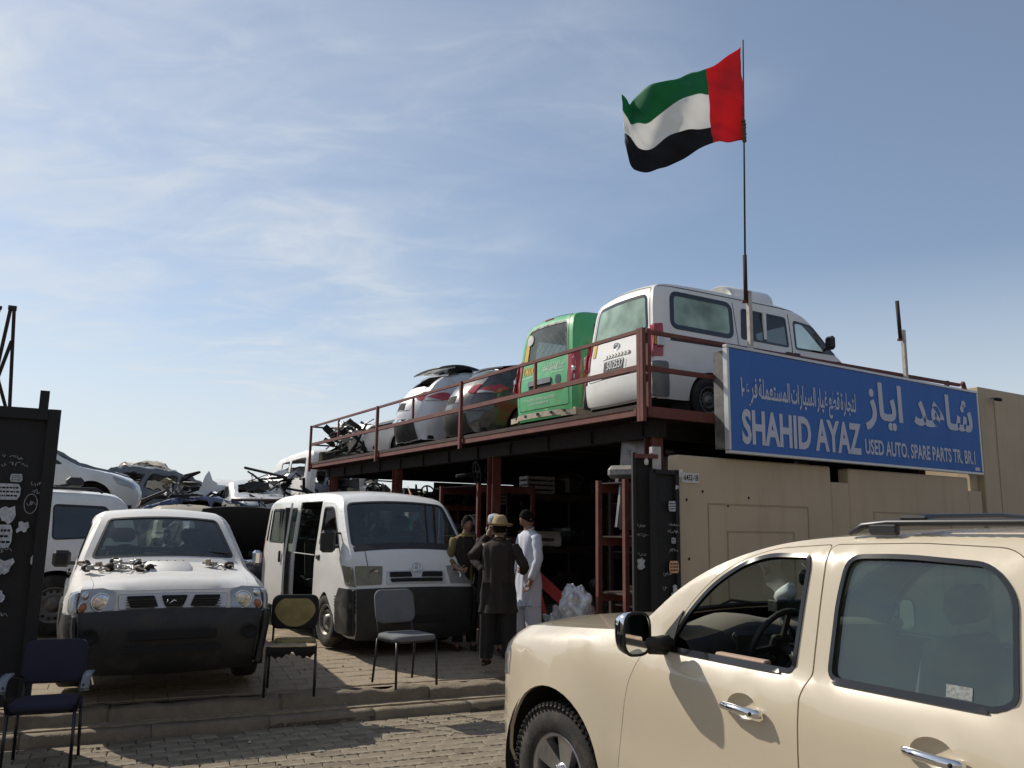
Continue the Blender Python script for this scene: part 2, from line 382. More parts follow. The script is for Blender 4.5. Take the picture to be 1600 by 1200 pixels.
    def body(s,sideholes,ribholes,mats,h=.07,name='body',mi2=1,ribrange=None,label=None):
        """sideholes: {sg:[polys]}; body = both sides and the strip over the top"""
        sh=Shell();X=s.rings()
        for sg in (-1,1): sh.panel(s.outline(),sideholes.get(sg,[]),s.side(sg),s.os(sg),h,.02,extra=X,mi2=mi2)
        a,b=ribrange or (0,s.L)
        sh.panel([(a,-s.hw),(b,-s.hw),(b,s.hw),(a,s.hw)],ribholes,s.rib(),s.orr(),h,.02,mi2=mi2)
        return sh.build(name,mats,s.root,label)
    def sp(s,name,poly,sg,mat_,parent=None,off=0,t=.02,h=.06,holes=(),label=None):
        return Shell().panel(poly,list(holes),s.side(sg),s.os(sg),h,t,off,mi2=1 if isinstance(mat_,list) else None,extra=s.rings() if h<.09 else None).build(name,mat_,parent or s.root,label)
    def rp(s,name,poly,mat_,parent=None,off=0,t=.02,h=.06,holes=(),label=None):
        return Shell().panel(poly,list(holes),s.rib(),s.orr(),h,t,off,mi2=1 if isinstance(mat_,list) else None).build(name,mat_,parent or s.root,label)
    def ring_s(s,name,poly,wd,sg,mat_,parent=None,off=.004,t=.015,h=.05): return s.sp(name,poly,sg,mat_,parent,off,t,h,[inset(poly,wd)])
    def ring_r(s,name,poly,wd,mat_,parent=None,off=.004,t=.015,h=.05): return s.rp(name,poly,mat_,parent,off,t,h,[inset(poly,wd)])
    def win_s(s,poly,sg,g,parent=None,trim=.025,off=-.012):
        f=s.ring_s('window_frame',poly,trim,sg,'black_plastic',parent or s.root,.004)
        s.sp('window',inset(poly,trim*.5),sg,g,f if (parent or s.root)==s.root else parent,off,0,.12); return f
    def win_r(s,poly,g,name='windscreen',trim=.03,off=-.006):
        f=s.rp(name,inset(poly,trim*.4),g,None,off,0,.12)
        s.ring_r('seal',poly,trim,'black_plastic',f,.003); return f
def quad(a,b,c,d,n=6):
    return [a,b,c,d]
def wheel(root,x,y,z,Rr,rr,wd,sg,style='steel',turn=0,tread=False,name='wheel',rimmat=None):
    """tyre lathed round y; outer face towards sg"""
    mx=Matrix.Translation((x,y,z))@Matrix.Rotation(turn,4,'Z')@Matrix.Rotation(R(-90)*sg,4,'X')
    h=wd/2;b=MB()
    pr=[(rr,-h*.85),(rr+.02,-h*.98),(rr+(Rr-rr)*.45,-h*1.04),(Rr-.03,-h*.95),(Rr-.004,-h*.72),(Rr,-h*.4),(Rr,h*.4),(Rr-.004,h*.72),(Rr-.03,h*.95),(rr+(Rr-rr)*.45,h*1.04),(rr+.02,h*.98),(rr,h*.85)]
    b.lathe(pr,0,48,mx)
    if tread:
        for i in range(64):
            a=2*math.pi*i/64
            for k,(o,l) in enumerate(((-.36,.3),(-.12,.2),(.12,.2),(.36,.3))):
                a2=a+(k%2)*.045;m2=mx@Matrix.Rotation(a2,4,'Z')@Matrix.Translation((Rr+.004,0,o*wd))@Matrix.Rotation(.25*(1 if k%2 else -1),4,'X')
                b.box((0,0,0),(.016,.022,l*wd*.75),0,m2)
            m2=mx@Matrix.Rotation(a,4,'Z')@Matrix.Translation((Rr-.022,0,h*.93))@Matrix.Rotation(.9,4,'Y'); b.box((0,0,0),(.014,.017,.04),0,m2)
    ty=b.build(name,'rubber',root)
    b=MB();ho=h*.8
    if style=='alloy':
        b.lathe([(rr+.012,ho),(rr+.004,ho+.012),(rr-.012,ho+.008),(rr-.02,ho-.01),(rr-.03,-h*.6)],0,48,mx)
        b.lathe([(.0,ho-.015),(.05,ho-.018),(.075,ho-.04),(.08,ho-.08),(0,ho-.08)],0,24,mx)
        for i in range(5):
            for q in (-1,1):
                m2=mx@Matrix.Rotation(2*math.pi*i/5+q*.17,4,'Z')
                V=[(.05,-.03,ho-.035),(.05,.03,ho-.035),(rr-.012,.036,ho+.002),(rr-.012,-.036,ho+.002),(.05,-.035,ho-.08),(.05,.035,ho-.08),(rr-.02,.045,ho-.05),(rr-.02,-.045,ho-.05)]
                b.add(V,[(0,1,2,3),(1,5,6,2),(4,0,3,7),(4,7,6,5),(2,6,7,3)],0,False,m2)
        mm=['alloy']
    else:
        b.lathe([(rr+.012,ho),(rr+.003,ho+.012),(rr-.012,ho+.006),(rr-.025,ho-.03),(rr-.05,ho-.035),(rr*.62,ho-.012),(rr*.5,ho-.03),(rr*.36,ho-.03),(rr*.33,ho-.0),(rr*.2,ho+.01),(0,ho+.01)],0,36,mx)
        for i in range(14):
            m2=mx@Matrix.Rotation(2*math.pi*i/14,4,'Z')@Matrix.Translation((rr*.76,0,ho-.02)); b.lathe([(0,.006),(.016,.006),(.018,-.004)],1,8,m2,False)
        mm=[rimmat or 'steel_wheel','dark_inside']
    r=b.build('rim',mm,ty)
    MB().lathe([(rr-.03,-h*.5),(0,-h*.5)],0,24,mx).lathe([(rr-.05,-h*.48),(rr-.05,-.0),(.03,0)],0,24,mx).build('brake_drum','dark_inside',ty)
    if style=='alloy':
        b=MB()
        for i in range(6): b.lathe([(.0,ho-.002),(.011,ho-.004),(.011,ho-.03)],0,6,mx@Matrix.Rotation(i*math.pi/3+.3,4,'Z')@Matrix.Translation((.055,0,-.014)))
        b.build('lug_nut','chrome',ty)
    return ty
def liner(c,sg,dp=.45):
    for hx,hz in c.wheels:
        w_=float(c.W(np.array([hx]),np.array([hz+c.ra]),False)[0])-.02;ra=c.ra+.015;V=[];F=[]
        for k in range(21):
            a=R(-25)+R(230)*k/20
            for y in (w_,w_-dp): V.append((hx+ra*math.cos(a),sg*y,hz+ra*math.sin(a)))
        F=[(2*k,2*k+1,2*k+3,2*k+2) for k in range(20)]
        n=len(V);V.append((hx,sg*(w_-dp),hz));F+=[(2*k+1,2*k+3,n) for k in range(20)]
        MB().add(V,F).build('wheel_arch_liner','dark_inside',c.root)
def seat(root,x,y,z,w_=.5,m='grey_cloth',h=.62,face=-1,hr=True):
    b=MB();b.box((x,y,z+.08),(.5,w_,.16),0,bv=.05).build('seat',m,root)
    rx=Matrix.Rotation(R(14)*-face,4,'Y'); b=MB();b.box((x-face*.27,y,z+.14+h/2),(.13,w_*.95,h),0,rx,bv=.05)
    if hr: b.box((x-face*.36,y,z+.2+h+.06),(.10,w_*.52,.17),0,rx,bv=.045)
    b.build('seat_back',m,root)
def steering(root,x,y,z,r=.19,tilt=R(62),m='black_plastic',name='steering_wheel'):
    mx=Matrix.Translation((x,y,z))@Matrix.Rotation(tilt,4,'Y');b=MB()
    pts=[mx@Vector((r*math.cos(a),r*math.sin(a),0)) for a in [2*math.pi*i/28 for i in range(29)]]
    b.tube(pts,.016,0,8,False)
    for a in (0,R(100),R(180),R(260)): b.beam(mx@Vector((.05*math.cos(a),.05*math.sin(a),-.01)),mx@Vector((r*math.cos(a),r*math.sin(a),0)),.035,.014,0,tuple(mx.to_3x3()@Vector((0,0,1))))
    b.box((0,0,0),(.12,.13,.04),0,mx,bv=.015); b.tube([mx@Vector((0,0,-.02)),mx@Vector((0,0,-.35))],.03)
    return b.build(name,m,root)
def textdata(body,sx=1,off=0,space=1,ctr=False):
    c=bpy.data.curves.new('t','FONT');c.body=body;c.offset=off;c.space_character=space;c.resolution_u=3
    if ctr:c.align_x='CENTER'
    o=bpy.data.objects.new('t',c);COL.objects.link(o);bpy.context.view_layer.update()
    dg=bpy.context.evaluated_depsgraph_get();me=o.evaluated_get(dg).to_mesh()
    V=[(v.co.x*sx,v.co.y) for v in me.vertices];F=[tuple(p.vertices) for p in me.polygons]
    o.evaluated_get(dg).to_mesh_clear();bpy.data.objects.remove(o);bpy.data.curves.remove(c)
    return V,F
def fit_text(body,x0,x1,y0,h,off=0,space=1):
    """text scaled to fill x0..x1, cap height h, baseline y0"""
    V,F=textdata(body,1,off,space);xs=[v[0] for v in V];a,b=min(xs),max(xs);k=(x1-x0)/(b-a)
    return [((v[0]-a)*k+x0,v[1]/.70*h+y0) for v in V],F
def heading(h): return math.atan2(-math.cos(R(h)),-math.sin(R(h)))
# ------------------------------------------------ ground, road, kerb, yard
mat('sand',(.36,.31,.24),.95,var=.2,vs=1.5,bump=.3,bs=20,dirt=(.2,.17,.13),da=.5,ds=.8)
mat('paver',(.27,.225,.165),.9,var=.22,vs=3,bump=.35,bs=90,dirt=(.40,.35,.27),da=.6,ds=2,dlo=.4,dhi=.75)
mat('paver_dark',(.23,.19,.14),.9,var=.25,vs=5,bump=.35,bs=90,dirt=(.36,.31,.24),da=.5,ds=2.5)
mat('joint',(.13,.105,.075),1,var=.4,vs=40)
mat('concrete',(.255,.21,.155),.92,var=.18,vs=5,bump=.5,bs=45,dirt=(.15,.125,.10),da=.6,ds=3.5)
mat('yard_tile',(.42,.345,.25),.9,var=.2,vs=2.2,bump=.35,bs=70,dirt=(.13,.095,.065),da=.8,ds=1.5,dlo=.47,dhi=.68)
mat('mortar_sand',(.35,.285,.20),1,var=.3,vs=20,bump=.3,bs=80)
KX,KY,KR=-.09,9.02,R(24.5)
kc,ks=math.cos(KR),math.sin(KR)
def K(x,y,z=0): return (KX+x*kc-y*ks,KY+x*ks+y*kc,z)
def inK(o): o.location=(KX,KY,0);o.rotation_euler=(0,0,KR);return o
# land sheet far out, road sheet, yard sheet
g=MB();g.box((0,300,-.60),(2400,2400,1.0));g.build('ground','sand',kind='structure')
b=MB();b.box((0,-5.0,-.052),(60,9.98,.1));road=inK(b.build('road','joint',kind='structure'))
# wavy pavers
def paver_mesh(name,lx,ly,h,m,wav=.012,bv=.006):
    top=[];n=3
    for i in range(2*n): top.append((-lx/2+lx*i/(2*n),-ly/2+(wav if i%2 else 0)))
    top.append((lx/2,-ly/2));top.append((lx/2-wav*.8,0))
    for i in range(2*n): top.append((lx/2-lx*i/(2*n),ly/2+(wav if i%2 else 0)))
    top.append((-lx/2,ly/2));top.append((-lx/2-wav*.8,0))
    q=inset(top,bv);N_=len(top)
    V=[(x,y,h) for x,y in q]+[(x,y,h-bv) for x,y in top]+[(x,y,-.01) for x,y in top]
    F=[tuple(range(N_))]+[(i+N_,(i+1)%N_+N_,(i+1)%N_,i) for i in range(N_)]+[(i+2*N_,(i+1)%N_+2*N_,(i+1)%N_+N_,i+N_) for i in range(N_)]
    me=bpy.data.meshes.new(name);me.from_pydata(V,[],F);me.materials.append(M[m]);return me,V,F
pm=[paver_mesh('paver',.214,.154,.02,'paver'),paver_mesh('paver',.214,.154,.02,'paver_dark')]
cnt=0;far=MB();cell=[]
for j in range(60):
    for i in range(-95,60):
        x=i*.22+(.11 if j%2 else 0);y=-.11-j*.16;cell.append((x,y,i,j))
near=[c for c in cell if -3.9<c[0]<.55 and c[1]>-1.75 and (K(c[0],c[1])[1]>6.3)]
near.sort(key=lambda c:-c[1]);near=set(near[:285])
for x,y,i,j in cell:
    wx,wy,_=K(x,y)
    if wx<-12 or wx>9 or wy<-2: continue
    k=1 if rnd.random()<.22 else 0
    z=rnd.uniform(-.004,.004);tx,ty=rnd.uniform(-.012,.012),rnd.uniform(-.015,.015);rz=rnd.uniform(-.012,.012)
    if (x,y,i,j) in near:
        o=bpy.data.objects.new('paver',pm[k][0]);o.location=(x,y,z);o.rotation_euler=(tx,ty,rz);link(o,road)
    else: far.add(pm[k][1],pm[k][2],k,False,Matrix.Translation((x,y,z))@Matrix.Rotation(rz,4,'Z')@Matrix.Rotation(tx,4,'X'))
far.build('paving',['paver','paver_dark'],road,kind='stuff')
# kerb stones
kerb=inK(MB().box((0,.09,.02),(40,.16,.06)).build('kerb','joint',kind='structure'))
def rough_block(lx,ly,z0,z1,bv=.02,seed=0,amp=.008,n=10):
    V=[];F=[];prof=[(-ly/2,z0),(-ly/2,z1-bv),(-ly/2+bv,z1),(0,z1),(ly/2-bv*.5,z1),(ly/2,z1-bv),(ly/2,z0)]
    for i in range(n+1):
        x=-lx/2+lx*i/n
        for k,(y,z) in enumerate(prof):
            v=noise.noise_vector(Vector((x*6+seed*9,y*9,z*9)))*amp; V.append((x+(v.x if 0<i<n else 0),y+v.y,z+(v.z if k not in(0,6) else 0)))
    m=len(prof)
    for i in range(n):
        for k in range(m-1):F.append((i*m+k,i*m+m+k,i*m+m+k+1,i*m+k+1))
    F.append(tuple(range(m)));F.append(tuple(n*m+k for k in range(m-1,-1,-1)))
    return V,F
for i in range(-9,8):
    V,F=rough_block(.995,.17,-.01,.105,.020,i,.007,14)
    o=MB().add(V,F,0,True).build('kerb_stone','concrete',kerb);o.location=(i*1.0+.2,.09+rnd.uniform(-.006,.006),rnd.uniform(-.006,.006))
# gutter and broken concrete ledge at the yard's edge
b=MB();b.box((0,.26,.065),(40,.20,.10));inK(b.build('gutter','mortar_sand',kind='structure'))
ledge=inK(MB().box((0,.44,.06),(40,.08,.2)).build('ledge','mortar_sand',kind='structure'))
for i in range(-6,5):
    V,F=rough_block(1.498,.26,.02,.225,.020,i+40,.032,44)
    o=MB().add(V,F,0,True).build('ledge_block','concrete',ledge);o.location=(i*1.5+.1,.43+rnd.uniform(-.012,.012),rnd.uniform(-.01,.006));o.rotation_euler=(rnd.uniform(-.02,.02),0,0)
def yz(y): return .235+(YZ-.02-.235)*min(1,max(0,(y-.56)/1.3))
b=MB();ys=[.50,.56,1.0,1.4,1.86,4,12,60];V=[];F=[]
for y in ys: V+=[(-50,y,yz(y)-.012),(50,y,yz(y)-.012)]
for i in range(len(ys)-1):F.append((2*i,2*i+1,2*i+3,2*i+2))
yard=inK(b.add(V,F).build('yard','mortar_sand',kind='structure'))
def tile(lx,ly,h,bv=.003):
    b=MB();b.box((0,0,h/2-.01),(lx,ly,h+.02),0,bv=bv);return b
t0=tile(.2955,.1955,.006);me0=t0.build('tile','yard_tile');m0=me0.data;bpy.data.objects.remove(me0)
near=[];far=MB()
for j in range(70):
    for i in range(-60,45):
        x=i*.3+(.15 if j%2 else 0);y=.68+j*.2;wx,wy,_=K(x,y)
        if -4.6<x<1.9 and j<12 : near.append((x,y))
        elif abs(wx)<14 : far.add(t0.v,t0.f,0,False,Matrix.Translation((x,y,yz(y)-.010+rnd.uniform(-.003,.003)))@Matrix.Rotation(rnd.uniform(-.01,.01),4,'Z'))
print('tiles',len(near))
for x,y in near:
    o=bpy.data.objects.new('paving_tile',m0);o.location=(x,y,yz(y)-.008+rnd.uniform(-.003,.003));sl_=math.atan((yz(y+.1)-yz(y-.1))/.2)
    o.rotation_euler=(sl_+rnd.uniform(-.012,.012),rnd.uniform(-.012,.012),rnd.uniform(-.012,.012));link(o,yard)
far.build('tile_paving','yard_tile',yard,kind='stuff')
for m_ in ('paver','paver_dark','yard_tile','concrete','mortar_sand'): M[m_].node_tree.nodes['Principled BSDF'].inputs['Specular IOR Level'].default_value=.15
# small rubble on the ground
b=MB()
for i in range(260):
    x=rnd.uniform(-4.5,2.5);y=rnd.choice([rnd.gauss(.28,.06),rnd.uniform(.6,4),rnd.uniform(-1.6,-.05)]);r=rnd.uniform(.004,.014)
    z=(.085 if .17<y<.34 else (.02 if y<0 else (.15 if y<.2 else yz(max(y,.56)))))
    if .34<y<.6: continue
    b.box((x,y,z+r*.4),(r*2,r*rnd.uniform(1,2),r),0,Matrix.Rotation(rnd.random()*3,4,'Z')@Matrix.Rotation(rnd.random(),4,'X'))
inK(b.build('rubble','concrete',kind='stuff'))
mat('litter',(.75,.74,.70),.8);b=MB()
for i in range(46):
    x=rnd.uniform(-4.2,2.0);y=rnd.choice([rnd.uniform(.7,3.2),rnd.uniform(-1.5,-.1),rnd.gauss(.27,.04)]);z=(.12 if .17<y<.36 else (.022 if y<0 else yz(max(y,.56))+.004));q=rnd.uniform(.006,.02)
    if .36<y<.6: continue
    b.add([(-q,-q*.6,.002),(q,-q*.5,.012),(q*.8,q,.004),(-q*.7,q*.8,.014)],[(0,1,2),(0,2,3)],0,False,Matrix.Translation((x,y,z))@Matrix.Rotation(rnd.random()*6,4,'Z'))
inK(b.build('litter_scraps','litter',kind='stuff'))
# ------------------------------------------------ tan SUV in the foreground
def make_suv():
    h=-31.5;A=Vector((math.sin(R(h)),math.cos(R(h)),0));B=Vector((A.y,-A.x,0));o=A*4.375+B*4.0
    root=thing('suv','tan SUV in front of the beige wall with chrome mirror and lowered front window','car',(o.x,o.y,0),heading(h))
    prof=[(-.80,.30,.05,.10),(-.90,.36,.12,.12),(-.93,.60,.14,.14),(-.92,.78,.14,.14),(-.87,.84,.12,.12),(-.85,1.08,.10,.16),(-.74,1.185,.06,.17),(-.50,1.225,.05,.14),(0,1.262,.05,.09),(.45,1.30,.05,.05),(.62,1.315,.05,.04),(.74,1.40,.05,.04),
          (.94,1.57,.05,.05),(1.16,1.69,.05,.06),(1.39,1.775,.04,.08),(1.62,1.83,.04,.10),(1.95,1.862,.035,.12),(2.5,1.885,.03,.14),(3.2,1.885,.03,.14),(3.7,1.865,.03,.14),(3.98,1.81,.04,.14),(4.08,1.70,.05,.12),(4.14,1.25,.06,.12),(4.16,.9,.07,.12),(4.2,.7,.06,.12),(4.16,.4,.05,.1)]
    plan=[(-.95,.70),(-.86,.80),(-.72,.90),(-.55,.955),(-.3,.985),(.1,.995),(.6,.995),(1.2,1.0),(3,1.0),(3.8,.98),(4.2,.93)]
    ins=[(.25,.085),(.35,.06),(.45,.012),(.60,.0),(.78,.004),(.95,.0),(1.08,.004),(1.17,.018),(1.225,.042),(1.265,.075),(1.35,.092),(1.55,.135),(1.70,.172),(1.80,.20),(1.9,.235)]
    c=Car(root,prof,plan,ins,1.0,.30,[(0,.41),(2.946,.41)],.515,(.03,.09))
    fw=rc([(.955,1.262),(1.075,1.452),(1.235,1.615),(1.42,1.722),(1.56,1.762),(1.79,1.768),(1.800,1.72),(1.772,1.262)],[.03,.08,.1,.12,.08,.08,.03,.04])
    rw=rc([(1.955,1.262),(1.968,1.60),(1.998,1.772),(2.25,1.782),(2.62,1.765),(2.712,1.66),(2.725,1.30),(2.66,1.262)],[.05,.1,.07,.1,.10,.10,.12,.06])
    qw=rc([(2.93,1.27),(2.93,1.765),(3.6,1.755),(3.83,1.68),(3.86,1.3)],.07)
    fd=rc([(.60,.36),(.64,.75),(.70,1.05),(.80,1.235),(.935,1.27),(1.05,1.468),(1.22,1.640),(1.415,1.748),(1.56,1.795),(1.80,1.815),(1.885,1.822),(1.872,1.262),(1.84,1.19),(1.835,.36)],[.05,.05,.2,.05,.03,.08,.1,.1,.08,.03,.03,.04,.04,.05])
    rd=rc([(1.835,.36),(1.84,1.19),(1.872,1.262),(1.885,1.822),(2.3,1.838),(2.7,1.828),(2.82,1.70),(2.83,1.10),(2.60,1.02),(2.44,.72),(2.38,.36)],[.05,.04,.04,.03,.05,.08,.08,.1,.1,.1,.05])
    fm=['tan_paint','black_plastic']
    WS=[(c.at(.72,1.385)+.0,-.88),(c.at(1.42,1.785),-.86),(c.at(1.42,1.785),.86),(c.at(.72,1.385),.88)];WS=rc(WS,.09)
    hood=rc([(c.at(-.80,1.15),-.80),(c.at(.57,1.31),-.90),(c.at(.57,1.31),.90),(c.at(-.80,1.15),.80)],[.1,.03,.03,.1])
    gr=rc([(c.at(-.86,.86),-.5),(c.at(-.85,1.06),-.52),(c.at(-.85,1.06),.52),(c.at(-.86,.86),.5)],.03)
    RW=rc([(c.at(4.06,1.75),-.75),(c.at(4.14,1.3),-.8),(c.at(4.14,1.3),.8),(c.at(4.06,1.75),.75)],.08)
    sun=rc([(c.at(2.2,1.88),-.4),(c.at(2.9,1.89),-.4),(c.at(2.9,1.89),.4),(c.at(2.2,1.88),.4)],.06)
    c.body({-1:[fd,rd,qw],1:[fd,rd,qw]},[WS,hood,gr,RW],fm,.055)
    c.rp('bonnet',inset(hood,.004),['tan_paint','black_plastic'],h=.06)
    BX('cowl_panel',(.66,0,1.30),(.16,1.62,.03),'black_plastic',root,Matrix.Rotation(R(-8),4,'Y'),.01)
    for y in (-.45,.25): TB('wiper',[(.64,y,1.365),(.76,y+.2,1.47),(.70,y+.55,1.43)],.009,'black_plastic',root,6)
    g=c.rp('grille',inset(gr,.01),'black_plastic',off=-.03)
    b=MB()
    for k in range(3): b.beam((-.98,-.46,.90+k*.06),(-.98,.46,.90+k*.06),.02,.014)
    b.build('grille_bar','chrome',g)
    c.win_r(WS,'glass_clear'); c.win_r(RW,'glass_dark','rear_window')
    for sg in (-1,1):
        q=rc([(-.84,.88),(-.80,1.10),(-.62,1.16),(-.56,1.05),(-.60,.90)],.03)
        c.sp('headlight',q,sg,'clear_lens',off=.004,t=.02)
        for nm,D,Wn in (('front_door',fd,fw),('rear_door',rd,rw)):
            hx=1.535 if nm=='front_door' else 2.455;hz=1.075
            cup=[(hx-.012+.088*math.cos(a),hz+.006+.058*math.sin(a)) for a in [2*math.pi*i/28 for i in range(28)]]
            Di=inset(D,.004);d=c.sp(nm,Di,sg,fm,holes=[Wn,cup],h=.05)
            def cf(x,z,hx=hx,hz=hz,sg=sg):
                P=c.side(sg)(x,z);q=np.clip(1-((x-hx+.012)/.088)**2-((z-hz-.006)/.058)**2,0,1);P[:,1]-=sg*.034*q**.6;return P
            Shell().panel(cup,[],cf,c.os(sg),.012,0,0).build('handle_cup','tan_paint',d)
            big=inset(Wn,-.007)
            c.sp('window_frame',big,sg,'black_gloss',d,.006,.02,.04,[inset(Wn,.012)])
            inn=inset(Wn,.008)
            if nm=='rear_door' : c.sp('window',inn,sg,'glass_green',d,-.014,0,.1)
            elif sg==1: c.sp('window',inn,sg,'glass_green',d,-.014,0,.1)
            # sill strip under the pane
            xs=[p[0] for p in Wn];x0,x1=min(xs)+.02,max(xs)-.085
            c.sp('belt_strip',rc([(x0,1.247),(x0+.02,1.268),(x1-.03,1.268),(x1,1.247)],.012),sg,'black_gloss',d,.009,.015,.05)
            y=sg*float(c.W(np.array([hx]),np.array([hz]))[0])
            hd_=MB();L=.115
            pts=[(hx-L,y+sg*.012,hz+.004),(hx-L*.8,y+sg*.034,hz+.004),(hx-L*.3,y+sg*.046,hz+.003),(hx+L*.35,y+sg*.045,hz+.0),(hx+L*.85,y+sg*.034,hz-.003),(hx+L*1.05,y+sg*.014,hz-.004)]
            hd_.tube(pts,[.013,.018,.019,.019,.021,.018],0,12)
            hh=hd_.build('door_handle','chrome',d)
            b=MB();mx=Matrix.Translation((hx+L*.78,y+sg*.056,hz-.002))@Matrix.Rotation(R(-90)*sg,4,'X');b.lathe([(0,.003),(.008,.003),(.009,-.004)],0,12,mx);b.build('key_lock','dark_inside',d)
        c.win_s(qw,sg,'glass_green',trim=.03)
        c.sp('tail_light',rc([(4.02,1.0),(4.02,1.55),(4.14,1.5),(4.15,1.0)],.02),sg,'red_lens',off=.004)
        # mirror sail, arm and shell
        c.sp('mirror_sail',rc([(.875,1.262),(.94,1.345),(1.045,1.462),(1.02,1.40),(.99,1.262)],.01),sg,'black_plastic',off=.008,t=.02,h=.03)
        liner(c,sg)
        ym=sg*1.02
        b=MB();b.tube([(.96,sg*.93,1.29),(.955,sg*1.0,1.292),(.95,sg*1.07,1.30)],[.045,.036,.03],0,10);b.tube([(.96,sg*.93,1.25),(.955,sg*1.05,1.262)],.022,0,8)
        arm=b.build('mirror_arm','black_plastic',root)
        def shell(x0,x1,sx,mi,b,n=24,zlo=-9,zhi=9):
            pass
        b=MB();n=28;V=[];F=[];m_=[]
        rings=[(.0,.93),(.012,1.0),(.045,1.0),(.08,.93),(.11,.72),(.125,.40),(.13,.05)]
        for dx,s_ in rings:
            for i in range(n):
                a=2*math.pi*i/n;cx=math.copysign(abs(math.cos(a))**.62,math.cos(a));cz=math.copysign(abs(math.sin(a))**.62,math.sin(a))
                V.append((.965-dx,sg*(1.135+cx*.088*s_+.006*cz),1.345+cz*.108*s_))
        for k in range(len(rings)-1):
            for i in range(n): F.append((k*n+i,k*n+(i+1)%n,k*n+n+(i+1)%n,k*n+n+i))
        F.append(tuple((len(rings)-1)*n+i for i in range(n)))
        b.v=V;b.f=F;b.sm=[True]*len(F);b.m=[0 if (V[f[0]][2]+V[f[2]][2])/2>1.345 or V[f[0]][0]>.955 and False else 1 for f in F]
        ms=b.build('mirror_housing',['chrome','black_gloss'],root)
        b=MB();V=[(.9635,sg*(1.135+math.copysign(abs(math.cos(a))**.62,math.cos(a))*.079),1.345+math.copysign(abs(math.sin(a))**.62,math.sin(a))*.098) for a in [2*math.pi*i/n for i in range(n)]]
        b.add(V,[tuple(range(n))]);b.build('mirror_glass','mirror',ms)
        b=MB();b.lathe([(.092,0),(.1,0)],0,4)
        # rim of the housing round the mirror glass
        V=[];F=[]
        for r0,r1,dx in ((.079,.098,.0),(.088,.108,.004),(.092,.112,-.006)):
            for i in range(n):
                a=2*math.pi*i/n;V.append((.966+dx,sg*(1.135+math.copysign(abs(math.cos(a))**.62,math.cos(a))*r0),1.345+math.copysign(abs(math.sin(a))**.62,math.sin(a))*r1))
        for k in range(2):
            for i in range(n): F.append((k*n+i,k*n+(i+1)%n,k*n+n+(i+1)%n,k*n+n+i))
        MB().add(V,F,0,True).build('mirror_bezel','black_plastic',ms)
        # roof rails
        b=MB();y=sg*.70
        b.tube([(1.93,y,1.87),(2.0,y,1.905),(2.12,y,1.918),(2.9,y,1.925),(3.6,y,1.912),(3.85,y,1.87)],[.012,.017,.015,.015,.015,.012],0,8)
        b.box((2.10,y,1.89),(.14,.035,.05),0,bv=.01);b.box((2.95,y,1.895),(.12,.03,.05),0,bv=.01);b.box((3.66,y,1.885),(.12,.03,.05),0,bv=.01)
        b.build('roof_rail','satin_black',root)
        wheel(root,0,sg*.855,.41,.405,.235,.255,sg,'alloy',R(4)*1,tread=True)
        wheel(root,2.946,sg*.855,.41,.405,.235,.255,sg,'alloy')
    for x in (2.22,3.1):
        b=MB();b.tube([(x,-.70,1.932),(x,-.60,1.945),(x,0,1.962),(x,.60,1.945),(x,.70,1.932)],.012,0,8)
        for sg in (-1,1): b.box((x+.02,sg*.68,1.938),(.13,.06,.022),0,bv=.01)
        b.build('cross_bar','satin_black',root)
    b=MB();b.box((1.9,0,.34),(4.6,1.5,.12));b.box((.2,0,.75),(1.2,1.1,.6));b.build('underbody','dark_inside',root)
    b=MB();b.box((2.2,0,.45),(3.5,1.8,.06));b.build('floor_mat','grey_cloth',root)
    # interior
    V=[];F=[];nn=24
    for j,(x,z) in enumerate([(.64,1.335),(.80,1.36),(.92,1.365),(1.02,1.335),(1.07,1.27),(1.10,1.10),(1.05,.85)]):
        for i in range(nn+1):
            y=-.86+1.72*i/nn;hump=.055*math.exp(-((y+.40)/.22)**2)*(1 if 1<=j<=4 else 0)
            V.append((x+(.03*math.exp(-((y+.4)/.25)**2) if j>=3 else 0),y,z+hump-.03*(abs(y)/.86)**2))
    for j in range(6):
        for i in range(nn): F.append((j*(nn+1)+i,j*(nn+1)+i+1,(j+1)*(nn+1)+i+1,(j+1)*(nn+1)+i))
    b=MB();b.v=V;b.f=F;b.sm=[True]*len(F);b.m=[0 if k//nn<3 else 1 for k in range(len(F))]
    dash=b.build('dashboard',['dash_tan','black_plastic'],root)
    BX('instrument_binnacle',(1.08,-.40,1.27),(.04,.36,.14),'black_plastic',dash,bv=.02)
    BX('centre_stack',(1.12,.0,1.10),(.06,.30,.36),'black_plastic',dash,bv=.02)
    steering(root,1.235,-.40,1.285,.195,R(-66))
    for y in (-.42,.42): seat(root,1.92,y,.66,.52,'grey_cloth',.66)
    for y in (-.45,.45): seat(root,2.85,y,.66,.55,'grey_cloth',.62)
    b=MB();b.box((1.16,0.0,1.62),(.05,.26,.085),0,bv=.03);b.tube([(1.08,.0,1.69),(1.16,.0,1.63)],.01);b.build('rear_view_mirror','black_plastic',root)
    # headliner and pillars inside
    c.rp('headliner',[(c.at(1.6,1.80),-.82),(c.at(3.9,1.84),-.82),(c.at(3.9,1.84),.82),(c.at(1.6,1.80),.82)],'dash_tan',off=-.05,t=0,h=.15)
    o2=c.sp('inspection_sticker',[(2.46,1.280),(2.46,1.325),(2.56,1.325),(2.56,1.280)],-1,'sticker_grey',off=-.011,t=0,h=.03)
    # folded sunshade card lying on the sill, tissue box and clock on the dash
    b=MB();b.box((1.42,-.87,1.268),(.32,.05,.028),0,Matrix.Rotation(.0,4,'Z'),bv=.008);tag(b.build('cardboard_strip','cardboard'),'pale cardboard strip lying on the window sill of the tan SUV','cardboard')
    bpy.data.objects['cardboard_strip'].matrix_world=root.matrix_basis
